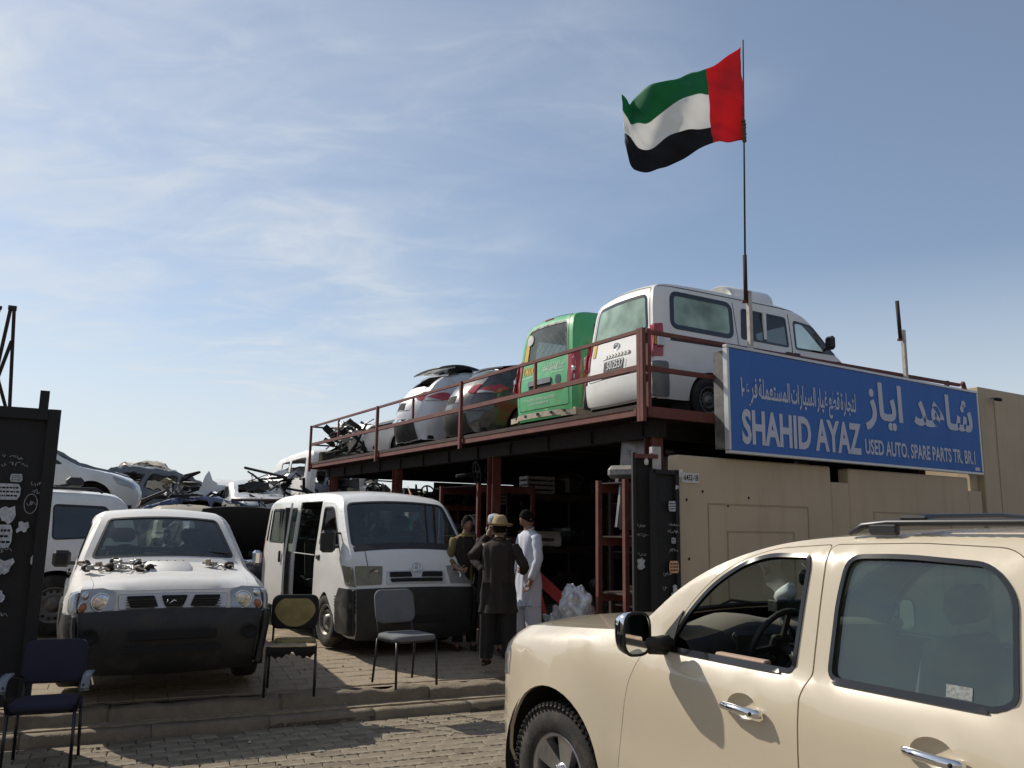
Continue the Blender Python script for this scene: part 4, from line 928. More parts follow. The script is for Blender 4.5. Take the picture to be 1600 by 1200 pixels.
def hiace(name,label,loc,h,paint,front=True,door_open=True,group=None):
    root=thing(name,label,'van',loc,heading(h),group)
    c=Car(root,VANPROF,VANPLAN,VANINS,.848,.25,[(.93,.33),(3.50,.33)],.385,(.012,.07))
    fm=[paint,'grey_paint'];sl=1 # side seen in the photograph: +y
    WS=rc([(c.at(.28,1.25),-.815),(c.at(.80,1.80),-.80),(c.at(.80,1.80),.80),(c.at(.28,1.25),.815)],.09)
    RW=rc([(c.at(4.585,1.80),-.70),(c.at(4.655,1.22),-.74),(c.at(4.655,1.22),.74),(c.at(4.585,1.80),.70)],.10)
    fw=rc([(.50,1.26),(.56,1.36),(.93,1.76),(1.36,1.76),(1.38,1.26)],[.04,.06,.1,.06,.05])
    fdo=rc([(.40,.36),(.38,1.18),(.50,1.36),(.88,1.80),(1.44,1.82),(1.46,1.1),(1.44,.42),(1.30,.42),(.93,.75),(.56,.42)],[.03,.1,.08,.1,.03,.1,.04,.1,.3,.1])
    sd=rc([(1.50,.32),(1.50,1.84),(2.58,1.84),(2.58,.32)],.03)
    sw=rc([(1.60,1.24),(1.60,1.75),(2.50,1.75),(2.50,1.24)],.06)
    qw=rc([(2.72,1.24),(2.72,1.76),(3.55,1.76),(3.55,1.24)],.06); q2=rc([(3.66,1.24),(3.66,1.76),(4.36,1.75),(4.42,1.24)],.06)
    c.body({-1:[fdo,sd,qw,q2],1:[fdo,sd,qw,q2]},[WS,RW],fm,.07)
    c.win_r(WS,'glass_screen');c.win_r(RW,'glass_dusty','rear_window')
    for sg in (-1,1):
        d=c.sp('front_door',inset(fdo,.004),sg,fm,holes=[fw]);c.win_s(fw,sg,'glass_clear',d,.022)
        y=sg*float(c.W(np.array([1.33]),np.array([1.12]))[0]);hn=BX('door_handle',(1.33,y+sg*.008,1.10),(.13,.03,.06),'black_plastic',d,bv=.01)
        # mirror
        b=MB();b.box((.50,sg*.975,1.32),(.09,.19,.27),0,bv=.035);b.tube([(.52,sg*.82,1.26),(.50,sg*.93,1.24)],.018);b.tube([(.52,sg*.80,1.42),(.50,sg*.93,1.42)],.014);mm_=b.build('door_mirror','black_plastic',root)
        BX('mirror_glass',(.547,sg*.975,1.32),(.004,.155,.23),'mirror',mm_)
        if not(door_open and sg==sl):
            d=c.sp('sliding_door',inset(sd,.004),sg,fm,holes=[sw]);c.win_s(sw,sg,'glass_clear',d,.022);BX('door_handle',(1.62,y+sg*.01,1.05),(.10,.03,.16),'black_plastic',d,bv=.01)
        else:
            S2=Shell();f0=c.side(sg);off=1.22
            f2=lambda x,z:f0(x-off,z)+np.array([off,sg*.11,0]) 
            P=[(x+off,z) for x,z in inset(sd,.004)];Hh=[(x+off,z) for x,z in sw]
            # door slid back along its rail
            def g2(x,z): return f0(x-off,z)+np.array([off,sg*.11,0])
            d=Shell().panel(P,[Hh],g2,c.os(sg),.07,.03,0,mi2=1).build('sliding_door',fm,root)
            Shell().panel(Hh,[inset(Hh,.022)],g2,c.os(sg),.06,.015,.004).build('window_frame','black_plastic',d)
            Shell().panel(inset(Hh,.01),[],g2,c.os(sg),.12,0,-.012).build('window','glass_dusty',d)
            for xx in (1.93+off,2.05+off): BX('window_bar',(xx,sg*.895,1.5),(.025,.02,.50),'black_plastic',d)
            BX('door_handle',(1.64+off,sg*.98,1.05),(.05,.03,.17),'black_plastic',d,bv=.01)
            BX('door_edge',(1.515+off,sg*.92,1.05),(.02,.07,1.42),'black_plastic',d)
        c.win_s(qw,sg,'glass_dusty',None,.022);c.win_s(q2,sg,'glass_dusty',None,.022)
        liner(c,sg,.4)
        for hx in (.93,3.50): wheel(root,hx,sg*.745,.335,.335,.19,.19,sg,'steel',R(6) if hx<2 else 0)
        # headlight: front part on the nose and a wrap round the corner
        z0,z1=.80,1.02
        m_='yellowed_lens' if sg==1 else 'clear_lens'
        hl=c.rp('headlight',rc([(c.at(.03,.80),sg*.50),(c.at(.10,1.0),sg*.46),(c.at(.12,1.03),sg*.83),(c.at(.03,.80),sg*.845)],.02),m_,off=.006,h=.05)
        c.sp('corner_lamp',rc([(-.02,.80),(.03,1.02),(.30,1.045),(.16,.82)],.03),sg,m_,hl,.004,.015,.04)
        b=MB();p=c.rib()(np.array([c.at(.06,.92)]),np.array([sg*.60]))[0];b.lathe([(0,-.02),(.05,-.01),(.075,.012)],0,20,Matrix.Translation((p[0]-.004,p[1],p[2]))@Matrix.Rotation(R(-90),4,'Y'));b.build('lamp_reflector','lamp_silver',hl)
        # tail light
        c.sp('tail_light',rc([(4.56,.82),(4.54,1.28),(4.70,1.28),(4.74,.82)],.03),sg,'red_lens',off=.01,t=.03,h=.05)
        tl=c.rp('tail_light',rc([(c.at(4.66,1.26),sg*.72),(c.at(4.70,.83),sg*.72),(c.at(4.70,.83),sg*.846),(c.at(4.66,1.26),sg*.846)],.02),'red_lens',off=.012,t=.02,h=.05)
        BX('reverse_lamp',(4.70,sg*.80,.98),(.03,.07,.11),'clear_lens',tl,bv=.01)
        # character line
        BX('trim_line',(2.5,sg*.852,1.12),(2.0,.008,.012),paint,root)
    bp=c.rp('front_bumper',rc([(.0,-.846),(c.at(0,.765),-.846),(c.at(0,.765),.846),(.0,.846)],.01),'black_plastic',off=.03,t=.03,h=.06)
    for sg in (-1,1): c.sp('bumper_corner',rc([(-.06,.24),(-.06,.775),(.34,.775),(.46,.60),(.47,.24)],.04),sg,'black_plastic',bp,.022,.03,.05)
    BX('intake',(-.122,0,.42),(.02,.7,.10),'dark_inside',bp,bv=.01)
    g=c.rp('grille',rc([(c.at(.02,.80),-.44),(c.at(.075,.955),-.42),(c.at(.075,.955),.42),(c.at(.02,.80),.44)],.02),'silver_paint',off=.012,h=.05)
    c.rp('grille_slot',rc([(c.at(.03,.825),-.37),(c.at(.04,.855),-.38),(c.at(.04,.855),.38),(c.at(.03,.825),.37)],.01),'dark_inside',g,.030,.012,.05)
    for sg in(-1,1): c.rp('grille_slot',rc([(c.at(.05,.885),sg*.07),(c.at(.065,.93),sg*.09),(c.at(.065,.93),sg*.38),(c.at(.05,.885),sg*.38)],.01),'dark_inside',g,.030,.012,.05)
    p=c.rib()(np.array([c.at(.085,.975)]),np.array([0.]))[0];mx=Matrix.Translation((p[0]-.02,0,p[2]+.02))@Matrix.Rotation(R(-72),4,'Y')
    b=MB()
    def ell(a,e,r=.006): return [mx@Vector((e*math.cos(t_),a*math.sin(t_),0)) for t_ in [i*math.pi/12 for i in range(25)]]
    b.tube(ell(.075,.052),.007,0,6,False);b.tube(ell(.028,.046),.006,0,6,False);b.tube([q+mx.to_3x3()@Vector((-.018,0,0)) for q in ell(.052,.024)],.006,0,6,False);b.build('badge','chrome',root)
    # bonnet seam, wipers, plate
    for sg in (-1,1): TB('bonnet_seam',[tuple(c.rib()(np.array([s_]),np.array([sg*.66]))[0]+np.array([-.002,0,.002])) for s_ in np.linspace(c.at(.09,.97),c.at(.24,1.2),8)],.004,'dark_inside',root,5,cap=False)
    for y in (-.25,.4): TB('wiper',[(.28,y,1.26),(.40,y-.25,1.375),(.34,y-.62,1.32)],.009,'black_plastic',root,6)
    c.rp('cowl_strip',[(c.at(.22,1.17),-.8),(c.at(.27,1.235),-.8),(c.at(.27,1.235),.8),(c.at(.22,1.17),.8)],'black_plastic',off=.004,h=.08)
    pts=rc([(c.at(4.655,1.24),-.79),(c.at(4.70,.42),-.79),(c.at(4.70,.42),.79),(c.at(4.655,1.24),.79)],.05)
    c.rp('tailgate_seam',pts,'dark_inside',off=.001,t=0,h=.08,holes=[inset(pts,.012)])
    box_interior(c,.15,4.6,.80);b=MB();b.box((.55,0,.80),(.45,1.5,.75),0,bv=.1);b.build('dashboard','black_plastic',root)
    steering(root,.78,-.38 if sl==1 else .38,1.18,.19,R(-50))
    for y in (-.42,.42): seat(root,1.25,y,.72,.48,'grey_cloth',.60)
    for x in (2.2,3.0,3.8):
        for y in (-.45,.25): seat(root,x,y,.55,.5,'grey_cloth',.6)
    b=MB();b.box((.93,0,.33),(.15,1.3,.15));b.box((3.5,0,.33),(.15,1.3,.15));b.box((2.3,0,.27),(3.0,.9,.1));b.build('axles','dark_inside',root)
    return root,c
van,vc=hiace('van','white van with black bumper and sliding side door open, parked in the yard','',153,'white_paint') if 0 else hiace('van','white van with black bumper and its sliding side door open, beside the white pickup',(-1.15,10.5,YZ),151,'white_paint')
b=MB();
for k in range(4):
    for i in range(9): b.box((.44+i*.011+.002*(k%2),.853,.66-k*.035),(.007,.002,.012))
b.build('door_print','dark_inside',van)
def pick():
    root=thing('pickup_truck','dusty white double cab pickup with small metal parts lying on its bonnet','pickup',(-3.09,7.93,YZ-.03),heading(153.2))
    prof=[(.10,.24,.03,.05),(.02,.30,.05,.06),(.0,.55,.06,.06),(.0,.71,.06,.06),(.05,.74,.05,.05),(.07,.90,.045,.06),(.11,.95,.04,.07),(.24,.985,.05,.10),(.6,1.03,.045,.08),(1.2,1.085,.045,.06),(1.30,1.11,.045,.05),(1.45,1.23,.05,.05),(1.82,1.53,.05,.07),(2.02,1.635,.045,.09),(2.35,1.675,.04,.1),(3.05,1.67,.04,.1),(3.22,1.62,.03,.09),(3.34,1.40,.03,.07),(3.40,1.14,.02,.05),(3.46,1.10,.005,.04),(5.0,1.10,.005,.04),(5.14,1.08,.02,.05),(5.18,.9,.03,.06),(5.18,.5,.03,.06)]
    plan=[(-.1,.79),(.03,.835),(.12,.87),(.4,.90),(3,.905),(4.9,.90),(5.2,.86)]
    ins=[(.2,.07),(.45,.025),(.62,.0),(.85,.005),(.98,.03),(1.08,.055),(1.2,.085),(1.5,.17),(1.62,.20),(1.7,.23)]
    c=Car(root,prof,plan,ins,.905,.42,[(.85,.36),(3.80,.36)],.43,(.035,.06))
    fm=['dusty_white','grey_paint']
    WS=rc([(c.at(1.36,1.155),-.83),(c.at(1.90,1.585),-.80),(c.at(1.90,1.585),.80),(c.at(1.36,1.155),.83)],.08)
    RW=rc([(c.at(3.24,1.60),-.7),(c.at(3.38,1.20),-.72),(c.at(3.38,1.20),.72),(c.at(3.24,1.60),.7)],.06)
    bed=rc([(c.at(3.52,1.1),-.80),(c.at(5.05,1.1),-.80),(c.at(5.05,1.1),.80),(c.at(3.52,1.1),.80)],.03)
    hood=rc([(c.at(.12,.94),-.80),(c.at(1.27,1.1),-.845),(c.at(1.27,1.1),.845),(c.at(.12,.94),.80),(c.at(.09,.90),.44),(c.at(.09,.90),-.44)],.03)
    gr=rc([(c.at(.06,.745),-.53),(c.at(.095,.89),-.55),(c.at(.095,.89),.55),(c.at(.06,.745),.53)],.02)
    fd=rc([(1.30,.50),(1.28,1.06),(1.42,1.16),(1.95,1.60),(2.32,1.61),(2.33,.5)],.03);fw=rc([(1.50,1.14),(1.92,1.53),(2.24,1.545),(2.26,1.12)],.05)
    rd=rc([(2.36,.5),(2.35,1.61),(3.02,1.61),(3.24,1.12),(3.30,.85),(3.22,.5)],.05);rw_=rc([(2.42,1.12),(2.42,1.545),(2.94,1.545),(3.10,1.15)],.05)
    c.body({-1:[fd,rd],1:[fd,rd]},[WS,RW,hood,gr,bed],fm,.065)
    hd=c.rp('bonnet',inset(hood,.004),fm,h=.06)
    # bonnet scoop
    b=MB();V=[];F=[]
    for i,(x,z,w_) in enumerate(((.62,.0,.20),(.70,.025,.22),(.95,.05,.22),(1.0,.048,.22))):
        zz=float(np.interp(x,c.px,c.pz))+.045+z
        V+=[(x,-w_,zz-.03),(x,-w_+.03,zz),(x,w_-.03,zz),(x,w_,zz-.03)]
    for i in range(3):
        for k in range(3): F.append((i*4+k,i*4+k+1,i*4+4+k+1,i*4+4+k))
    b.add(V,F,0,True);b.build('bonnet_scoop','dusty_white',hd)
    BX('scoop_grille',(1.04,0,1.145),(.12,.40,.012),'dark_inside',hd,Matrix.Rotation(R(-4),4,'Y'))
    b=MB()
    for k in range(5): b.box((1.04,-.16+k*.08,1.155),(.13,.012,.012),0,Matrix.Rotation(R(-4),4,'Y'))
    b.build('scoop_slats','black_plastic',hd)
    c.win_r(WS,'glass_screen');c.win_r(RW,'glass_clear','rear_window')
    b=MB();V,F=c_=([],[]);o=MB().box((4.27,0,.72),(1.62,1.55,.03)).build('bed_floor','dark_inside',root)
    # grille: silver surround with three dark openings
    g=c.rp('grille',inset(gr,.004),'silver_paint',off=.01,h=.05)
    for sl_,(y0,y1,y2,y3) in enumerate(((-.44,-.18,-.15,-.46),(-.12,.12,.16,-.16),(.15,.46,.44,.18))):
        P=[(c.at(.067,.775),y0 if sl_!=1 else -.085),(c.at(.067,.775),y1 if sl_!=1 else .085),(c.at(.093,.875),y2 if sl_!=1 else .13),(c.at(.093,.875),y3 if sl_!=1 else -.13)]
        if sl_==0:P=[(c.at(.067,.775),-.42),(c.at(.067,.775),-.155),(c.at(.093,.875),-.20),(c.at(.093,.875),-.465)]
        if sl_==2:P=[(c.at(.067,.775),.155),(c.at(.067,.775),.42),(c.at(.093,.875),.465),(c.at(.093,.875),.20)]
        gs=c.rp('grille_opening',rc(P,.015),'dark_inside',g,.026,.012,.05)
        b=MB()
        ya,yb=sorted((P[0][1],P[1][1]))
        for k in range(4):
            for yy in np.linspace(ya,yb,2)[:1]:
                z=.79+k*.023;b.beam((-.02,ya+.012,z),(-.02,yb-.012,z),.006,.007)
        b.build('grille_bar','black_plastic',gs)
    b=MB();b.tube([(-.05,-.02,.84),(-.055,.01,.855),(-.05,.05,.82)],.006,0,6);b.tube([(-.05,.06,.86),(-.05,.07,.83)],.006,0,6);b.build('broken_badge','chrome',root)
    bp=c.rp('front_bumper',rc([(.0,-.905),(c.at(.045,.737),-.905),(c.at(.045,.737),.905),(.0,.905)],.01),'black_plastic',off=.032,t=.025,h=.06)
    for sg in (-1,1): c.sp('bumper_corner',rc([(-.08,.26),(-.08,.735),(.36,.735),(.42,.60),(.38,.26)],.04),sg,'black_plastic',bp,.030,.025,.05)
    BX('intake',(-.137,0,.56),(.02,.75,.09),'dark_inside',bp,bv=.01);BX('lower_intake',(-.115,0,.43),(.02,.85,.05),'dark_inside',bp)
    for sg in (-1,1):
        MB().lathe([(0,-.01),(.05,0),(.06,.012),(.068,.0)],0,20,Matrix.Translation((-.085,sg*.68,.56))@Matrix.Rotation(R(-90),4,'Y')).build('fog_lamp_hole','dark_inside',bp)
        q=rc([(c.at(.065,.742),sg*.575),(c.at(.10,.905),sg*.575),(c.at(.115,.935),sg*.70),(c.at(.115,.93),sg*.903),(c.at(.065,.75),sg*.903)],.015)
        hl=c.rp('headlight',q,'clear_lens',off=.012,h=.04)
        c.sp('corner_lamp',rc([(-.02,.745),(.03,.925),(.12,.935),(.19,.91),(.16,.76)],.03),sg,'clear_lens',hl,.006,.02,.035)
        R_=c.rib()
        for (s_,y_,r_,m_) in ((c.at(.085,.835),.70,.072,'lamp_silver'),(c.at(.078,.795),.86,.042,'amber_lens'),(c.at(.10,.89),.85,.034,'lamp_silver')):
            p=R_(np.array([s_]),np.array([sg*y_]))[0]
            b=MB();b.lathe([(0,.02),(r_*.35,.022),(r_*.8,.012),(r_,.008)],0,20,Matrix.Translation(p+np.array([-.014,0,0]))@Matrix.Rotation(R(sg*(12 if y_<.8 else 30)),4,'Z')@Matrix.Rotation(R(-90),4,'Y'));
            b.lathe([(r_*.98,.0),(r_*1.12,.012),(r_*1.2,.0)],1,20,Matrix.Translation(p+np.array([-.014,0,0]))@Matrix.Rotation(R(sg*(12 if y_<.8 else 30)),4,'Z')@Matrix.Rotation(R(-90),4,'Y'));b.build('lamp_bowl',[m_,'chrome'],hl)
        d=c.sp('front_door',inset(fd,.004),sg,fm,holes=[fw]);c.win_s(fw,sg,'glass_clear',d,.022);BX('door_handle',(2.22,sg*.915,.98),(.12,.03,.04),'black_plastic',d,bv=.01)
        d=c.sp('rear_door',inset(rd,.004),sg,fm,holes=[rw_]);c.win_s(rw_,sg,'glass_clear',d,.022);BX('door_handle',(3.05,sg*.915,.98),(.12,.03,.04),'black_plastic',d,bv=.01)
        b=MB();b.box((1.50,sg*.985,1.17),(.10,.17 if sg==1 else .10,.17),0,bv=.03);b.tube([(1.54,sg*.86,1.12),(1.5,sg*.95,1.13)],.02);m2=b.build('door_mirror','black_plastic' if sg==1 else 'chrome',root);BX('mirror_glass',(1.553,sg*.985,1.17),(.004,.13 if sg==1 else .07,.13),'mirror',m2)
        liner(c,sg,.4)
        # plastic arch flare
        for hx in (.85,3.80):
            ring=[(hx+.47*math.cos(a),.36+.47*math.sin(a)) for a in np.linspace(R(8),R(172),18)]+[(hx+.425*math.cos(a),.36+.425*math.sin(a)) for a in np.linspace(R(172),R(8),18)]
            c.sp('arch_flare',ring,sg,'black_plastic' if hx<2 else 'dusty_white',off=.02,t=.025,h=.04)
            wheel(root,hx,sg*.80,.37,.37,.20,.23,sg,'steel',R(-3) if hx<2 else 0)
        TB('side_bar',[(1.3,sg*.93,.44),(3.2,sg*.93,.44)],.03,'black_plastic',root,8)
    for y in (-.1,.45): TB('wiper',[(1.32,y,1.16),(1.44,y-.22,1.25),(1.40,y-.58,1.22)],.009,'black_plastic',root,6)
    b=MB();b.box((2.3,0,.50),(1.9,1.6,.06));b.box((2.5,0,.44),(5.0,.8,.12));b.box((.75,0,.68),(1.1,1.0,.5));b.box((1.55,0,.95),(.4,1.5,.28),0,bv=.08);b.build('chassis','dark_inside',root)
    steering(root,1.78,.38,1.14,.18,R(-60))
    for y in (-.38,.38): seat(root,2.15,y,.58,.5,'grey_cloth',.56)
    seat(root,2.95,0,.55,1.3,'grey_cloth',.5,hr=False)
    # spare parts lying on the bonnet
    r=random.Random(4)
    PN={'beige_paint':'beige','black_plastic':'black','galv':'shiny metal','rust_dark':'rusty'};cnt={}
    for k in range(34):
        x=r.uniform(.66,1.22) if k<28 else r.uniform(.9,1.15);y=min(.76,max(.0,r.gauss(.42,.20))) if k<28 else r.uniform(-.62,-.35);z=float(np.interp(x,c.px,c.pz))+.04*(1-(y/.9)**2)+.012+(.02 if k%5==4 else 0)
        b=MB();t_=r.random()*3;m_=('beige_paint','black_plastic','galv','rust_dark')[(k*7+k//3)%4]
        if k%3==0:
            b.tube([(x+.075*math.cos(a+t_),y+.06*math.sin(a+t_),z+.014*math.sin(3*a)+.01) for a in np.linspace(0,r.uniform(3,6),14)],.010,0,6);nm='hose'
        elif k%3==1:
            mx=Matrix.Translation((x,y,z+.02))@Matrix.Rotation(t_,4,'Z')@Matrix.Rotation(R(80),4,'X');b.lathe([(.012,-.04),(.034,-.04),(.042,-.01),(.028,.03),(.014,.04)],0,12,mx);b.box((x+.04,y,z+.015),(.09,.025,.025),0,t_);nm='fitting'
        else:
            b.box((x,y,z+.016),(.15,.045,.022),0,t_,.004);b.box((x+.02,y+.03,z+.03),(.04,.10,.04),0,t_+.5,.004);b.tube([(x-.06,y,z+.04),(x,y+.02,z+.06),(x+.06,y,z+.03)],.007);nm='bracket'
        dsc={'hose':'curled hose','fitting':'metal fitting','bracket':'bent bracket with a rod'}[nm];q=(nm,m_);cnt[q]=cnt.get(q,0)+1
        pl=('by the windscreen','mid bonnet','nearest the grille')[0 if x>1.02 else (1 if x>.84 else 2)]+(' right of the scoop' if y<0 else (' beside the scoop' if y<.28 else (' left of the scoop' if y<.40 else (' well left of the scoop' if y<.56 else ' at the left edge'))))
        dsc=dsc.replace(' with a rod','')
        lb=f'{PN[m_]} {dsc} {pl} on the pickup'
        if lb in cnt: continue
        cnt[lb]=1;o=b.build(nm,m_);tag(o,lb,nm,'spare parts on the pickup bonnet');o.matrix_world=root.matrix_basis
    return root,c
pickup,pc=pick()
mat('bumper_cream',(.50,.43,.33),.7,dirt=(.2,.12,.07),da=.6,ds=8);mat('chevron',(.10,.075,.03),.7);mat('yellow_print',(.62,.40,.03),.6);mat('orange_print',(.55,.13,.03),.55);mat('lime_print',(.30,.34,.04),.55);mat('white_print',(.62,.66,.62),.6)
# ------------------------------------------------ generic maker for the other vehicles
def gen(name,label,cat,loc,h,prof,plan,ins,hw,zs,wheels,ra,paint,side=(),ws=None,rw=None,rot=None,crump=0,seed=0,wr=.33,gl='glass_dusty',flat=False,group=None,hood=True,missing=(),h_=.09,inside=True,wst='steel'):
    root=thing(name,label,cat,loc,heading(h),group)
    if rot: root.rotation_euler=(Matrix.Rotation(heading(h),3,'Z')@Matrix.Rotation(R(rot[0]),3,'X')@Matrix.Rotation(R(rot[1]),3,'Y')).to_euler()
    c=Car(root,prof,plan,ins,hw,zs,wheels,ra,(.015,.07),crump,seed)
    rh=[]
    if ws: WS=rc([(c.at(*ws[0]),-ws[0][0]*0-hw*.86),(c.at(*ws[1]),-hw*.84),(c.at(*ws[1]),hw*.84),(c.at(*ws[0]),hw*.86)],.08);rh.append(WS)
    if rw: RW=rc([(c.at(*rw[0]),-hw*.80),(c.at(*rw[1]),-hw*.84),(c.at(*rw[1]),hw*.84),(c.at(*rw[0]),hw*.80)],.08);rh.append(RW)
    hp=None
    if hood and ws:
        a=c.at(*hood) if isinstance(hood,tuple) else None
        if a is not None: hp=rc([(a,-hw*.84),(c.at(*ws[0])-.10,-hw*.9),(c.at(*ws[0])-.10,hw*.9),(a,hw*.84)],.06);rh.append(hp)
    c.body({-1:list(side),1:list(side)},rh,[paint,'grey_paint'],h_)
    if hp and 'hood' not in missing: c.rp('bonnet',inset(hp,.006),[paint,'grey_paint'],h=h_)
    if ws and 'ws' not in missing: c.win_r(WS,gl)
    if rw and 'rw' not in missing: c.win_r(RW,gl,'rear_window')
    for sg in (-1,1):
        for k,q in enumerate(side):
            if 'side' in missing: c.ring_s('window_frame',q,.025,sg,'black_plastic')
            else: c.win_s(q,sg,gl,None,.022)
        liner(c,sg,.35)
        if 'wheels' not in missing:
            for k,(hx,hz) in enumerate(c.wheels):
                if (k,sg) not in missing: wheel(root,hx,sg*(hw-.10),hz,wr,wr*.58,.19,sg,wst)
    if inside:
        xa,xb=min(p[0] for p in prof),max(p[0] for p in prof)
        b=MB();b.box(((xa+xb)/2,0,zs+.05),((xb-xa)*.93,hw*1.7,.06));b.build('floor_pan','dark_inside',root)
        if ws:
            for y in (-hw*.45,hw*.45): seat(root,ws[1][0]+.45,y,zs+.28,.48,'grey_cloth',.56)
    return root,c
def text_r(c,body,x0,x1,s0,hh,m,off=.004,mir=-1,bold=.01,parent=None,name='lettering'):
    """lettering on the strip surface at the tail: reads left to right seen from behind (u = -y*mir), s grows downwards"""
    V,F=fit_text(body,x0,x1,0,hh,bold);a=np.array([s0-v[1] for v in V]);b_=np.array([v[0]*mir for v in V])
    f=c.rib();P=f(a,b_);Nn=c.orr()(P);P=P+Nn*off
    return MB().add(P.tolist(),F).build(name,m,parent or c.root)
# white small van at the deck's corner, tail towards the yard
GP=[(.05,.28,.04,.07),(-.01,.34,.09,.10),(.0,.60,.10,.11),(.04,.80,.09,.11),(.14,.92,.08,.11),(.40,1.02,.07,.10),(.62,1.09,.07,.07),(.78,1.20,.07,.06),(1.22,1.66,.06,.08),(1.38,1.76,.05,.11),(1.7,1.83,.05,.12),(2.6,1.875,.045,.13),(3.6,1.865,.045,.13),(3.88,1.83,.05,.13),(3.98,1.72,.06,.11),(4.04,1.10,.05,.09),(4.07,.95,.05,.08),(4.10,.62,.06,.09),(4.08,.36,.05,.08),(4.03,.28,.03,.06)]
GPL=[(-.1,.70),(.05,.77),(.3,.82),(.7,.83),(3.6,.83),(3.9,.825),(4.15,.79)];GI=[(.2,.03),(.45,.005),(.7,0),(1.0,.0),(1.15,.015),(1.6,.07),(1.78,.10),(1.9,.13)]
gq=rc([(2.78,1.20),(2.76,1.66),(3.76,1.68),(3.80,1.22)],.10);gs=rc([(1.72,1.17),(1.72,1.62),(2.56,1.64),(2.62,1.19)],.05);gf=rc([(.78,1.16),(.86,1.22),(1.20,1.56),(1.58,1.60),(1.60,1.16)],.06)
gm,gc=gen('van','white van with frosted rear window on the deck corner, its tail to the yard','van',(5.02,12.98,ZT),61.6,GP,GPL,GI,.83,.26,[(.62,.30),(3.20,.30)],.36,'white_paint',[gf,gs,gq],((.82,1.24),(1.22,1.64)),((3.985,1.66),(4.03,1.20)),missing=('rw','side','ws'),wr=.30,h_=.07)
RWg=rc([(gc.at(3.985,1.69),-.70),(gc.at(4.035,1.16),-.73),(gc.at(4.035,1.16),.73),(gc.at(3.985,1.69),.70)],.1)
o=gc.rp('rear_window',RWg,'black_gloss',off=.004,t=.01,h=.08,holes=[inset(RWg,.045)]);gc.rp('pane',inset(RWg,.04),'glass_film',o,off=.002,t=0,h=.1)
for sg in (-1,1):
    for q,g_ in ((gq,'glass_film'),(gs,'glass_dark'),(gf,'glass_dusty')):
        fr=gc.sp('window_frame',inset(q,-.035 if q is gq else 0),sg,'black_gloss',off=.005,t=.012,h=.06,holes=[inset(q,.03)]);gc.sp('pane',inset(q,.02),sg,g_,fr,off=.001,t=0,h=.12)
    BX('window_bar',(2.16,sg*.79,1.40),(.05,.03,.44),'white_paint',gm)
    gc.sp('tail_light',rc([(3.97,.80),(3.95,1.24),(4.055,1.24),(4.12,.80)],.02),sg,'red_lens',off=.012,t=.03,h=.04)
    tl=gc.rp('tail_light',rc([(gc.at(4.03,1.23),sg*.77),(gc.at(4.09,.82),sg*.77),(gc.at(4.09,.82),sg*.829),(gc.at(4.03,1.23),sg*.829)],.01),'red_lens',off=.012,t=.02,h=.04)
    BX('reverse_lamp',(4.02,sg*.845,.99),(.10,.03,.13),'clear_lens',tl,bv=.01)
    gc.sp('door_seam',[(2.64,.34),(2.70,1.70),(2.71,1.70),(2.65,.34)],sg,'dark_inside',off=.002,t=0,h=.06);gc.sp('door_seam',[(1.655,.34),(1.655,1.68),(1.668,1.68),(1.668,.34)],sg,'dark_inside',off=.002,t=0,h=.06)
    gc.sp('slide_rail',rc([(2.72,1.02),(2.72,1.05),(3.85,1.05),(3.85,1.02)],.01),sg,'black_plastic',off=.004,t=0,h=.06)
    gc.sp('roof_seam',rc([(1.5,1.745),(1.5,1.757),(3.9,1.787),(3.9,1.775)],.004),sg,'dark_inside',off=.002,t=0,h=.06)
    gc.sp('rear_bumper',rc([(3.88,.28),(3.90,.74),(4.10,.74),(4.13,.28)],.04),sg,'grey_paint',off=.02,t=.02,h=.05)
    b=MB();b.box((1.02,sg*.93,1.30),(.09,.16,.20),0,bv=.035);b.tube([(1.0,sg*.80,1.22),(1.02,sg*.88,1.24)],.02);b.build('door_mirror','black_plastic',gm)
    for x in (1.60,1.75): BX('door_handle',(x,sg*.84,1.08),(.12,.03,.04),'black_plastic',gm,bv=.01)
seam=rc([(gc.at(3.93,1.79),-.77),(gc.at(4.09,.62),-.77),(gc.at(4.09,.62),.77),(gc.at(3.93,1.79),.77)],.06)
gc.rp('tailgate_seam',seam,'dark_inside',off=.002,t=0,h=.07,holes=[inset(seam,.010)])
gc.rp('rear_bumper',rc([(gc.at(4.09,.60),-.82),(gc.at(4.06,.32),-.82),(gc.at(4.06,.32),.82),(gc.at(4.09,.60),.82)],.03),'white_paint',off=.03,t=.03,h=.06)
pl=gc.rp('plate_recess',rc([(gc.at(4.08,.87),-.30),(gc.at(4.09,.70),-.30),(gc.at(4.09,.70),.22),(gc.at(4.08,.87),.22)],.02),'black_plastic',off=.006,t=.01,h=.06)
text_r(gc,'50/25371',-.20,.27,gc.at(4.085,.74),.11,'galv',.014,1,.01,pl)
for s_,hh in ((gc.at(4.07,.925),.05),(gc.at(4.09,.665),.05)):
    st=gc.rp('hazard_strip',[(s_-hh/2,-.36),(s_+hh/2,-.36),(s_+hh/2,.36),(s_-hh/2,.36)],'dusty_white',off=.008,t=0,h=.07)
    for k in range(9):
        y=-.33+k*.08;gc.rp('chevron',[(s_-hh*.45,y),(s_,y+.035),(s_+hh*.45,y),(s_+hh*.45,y+.03),(s_,y+.065),(s_-hh*.45,y+.03)],'chevron',st,off=.011,t=0,h=.07) if k else None
mat('yellow_print',(.62,.40,.03),.6)

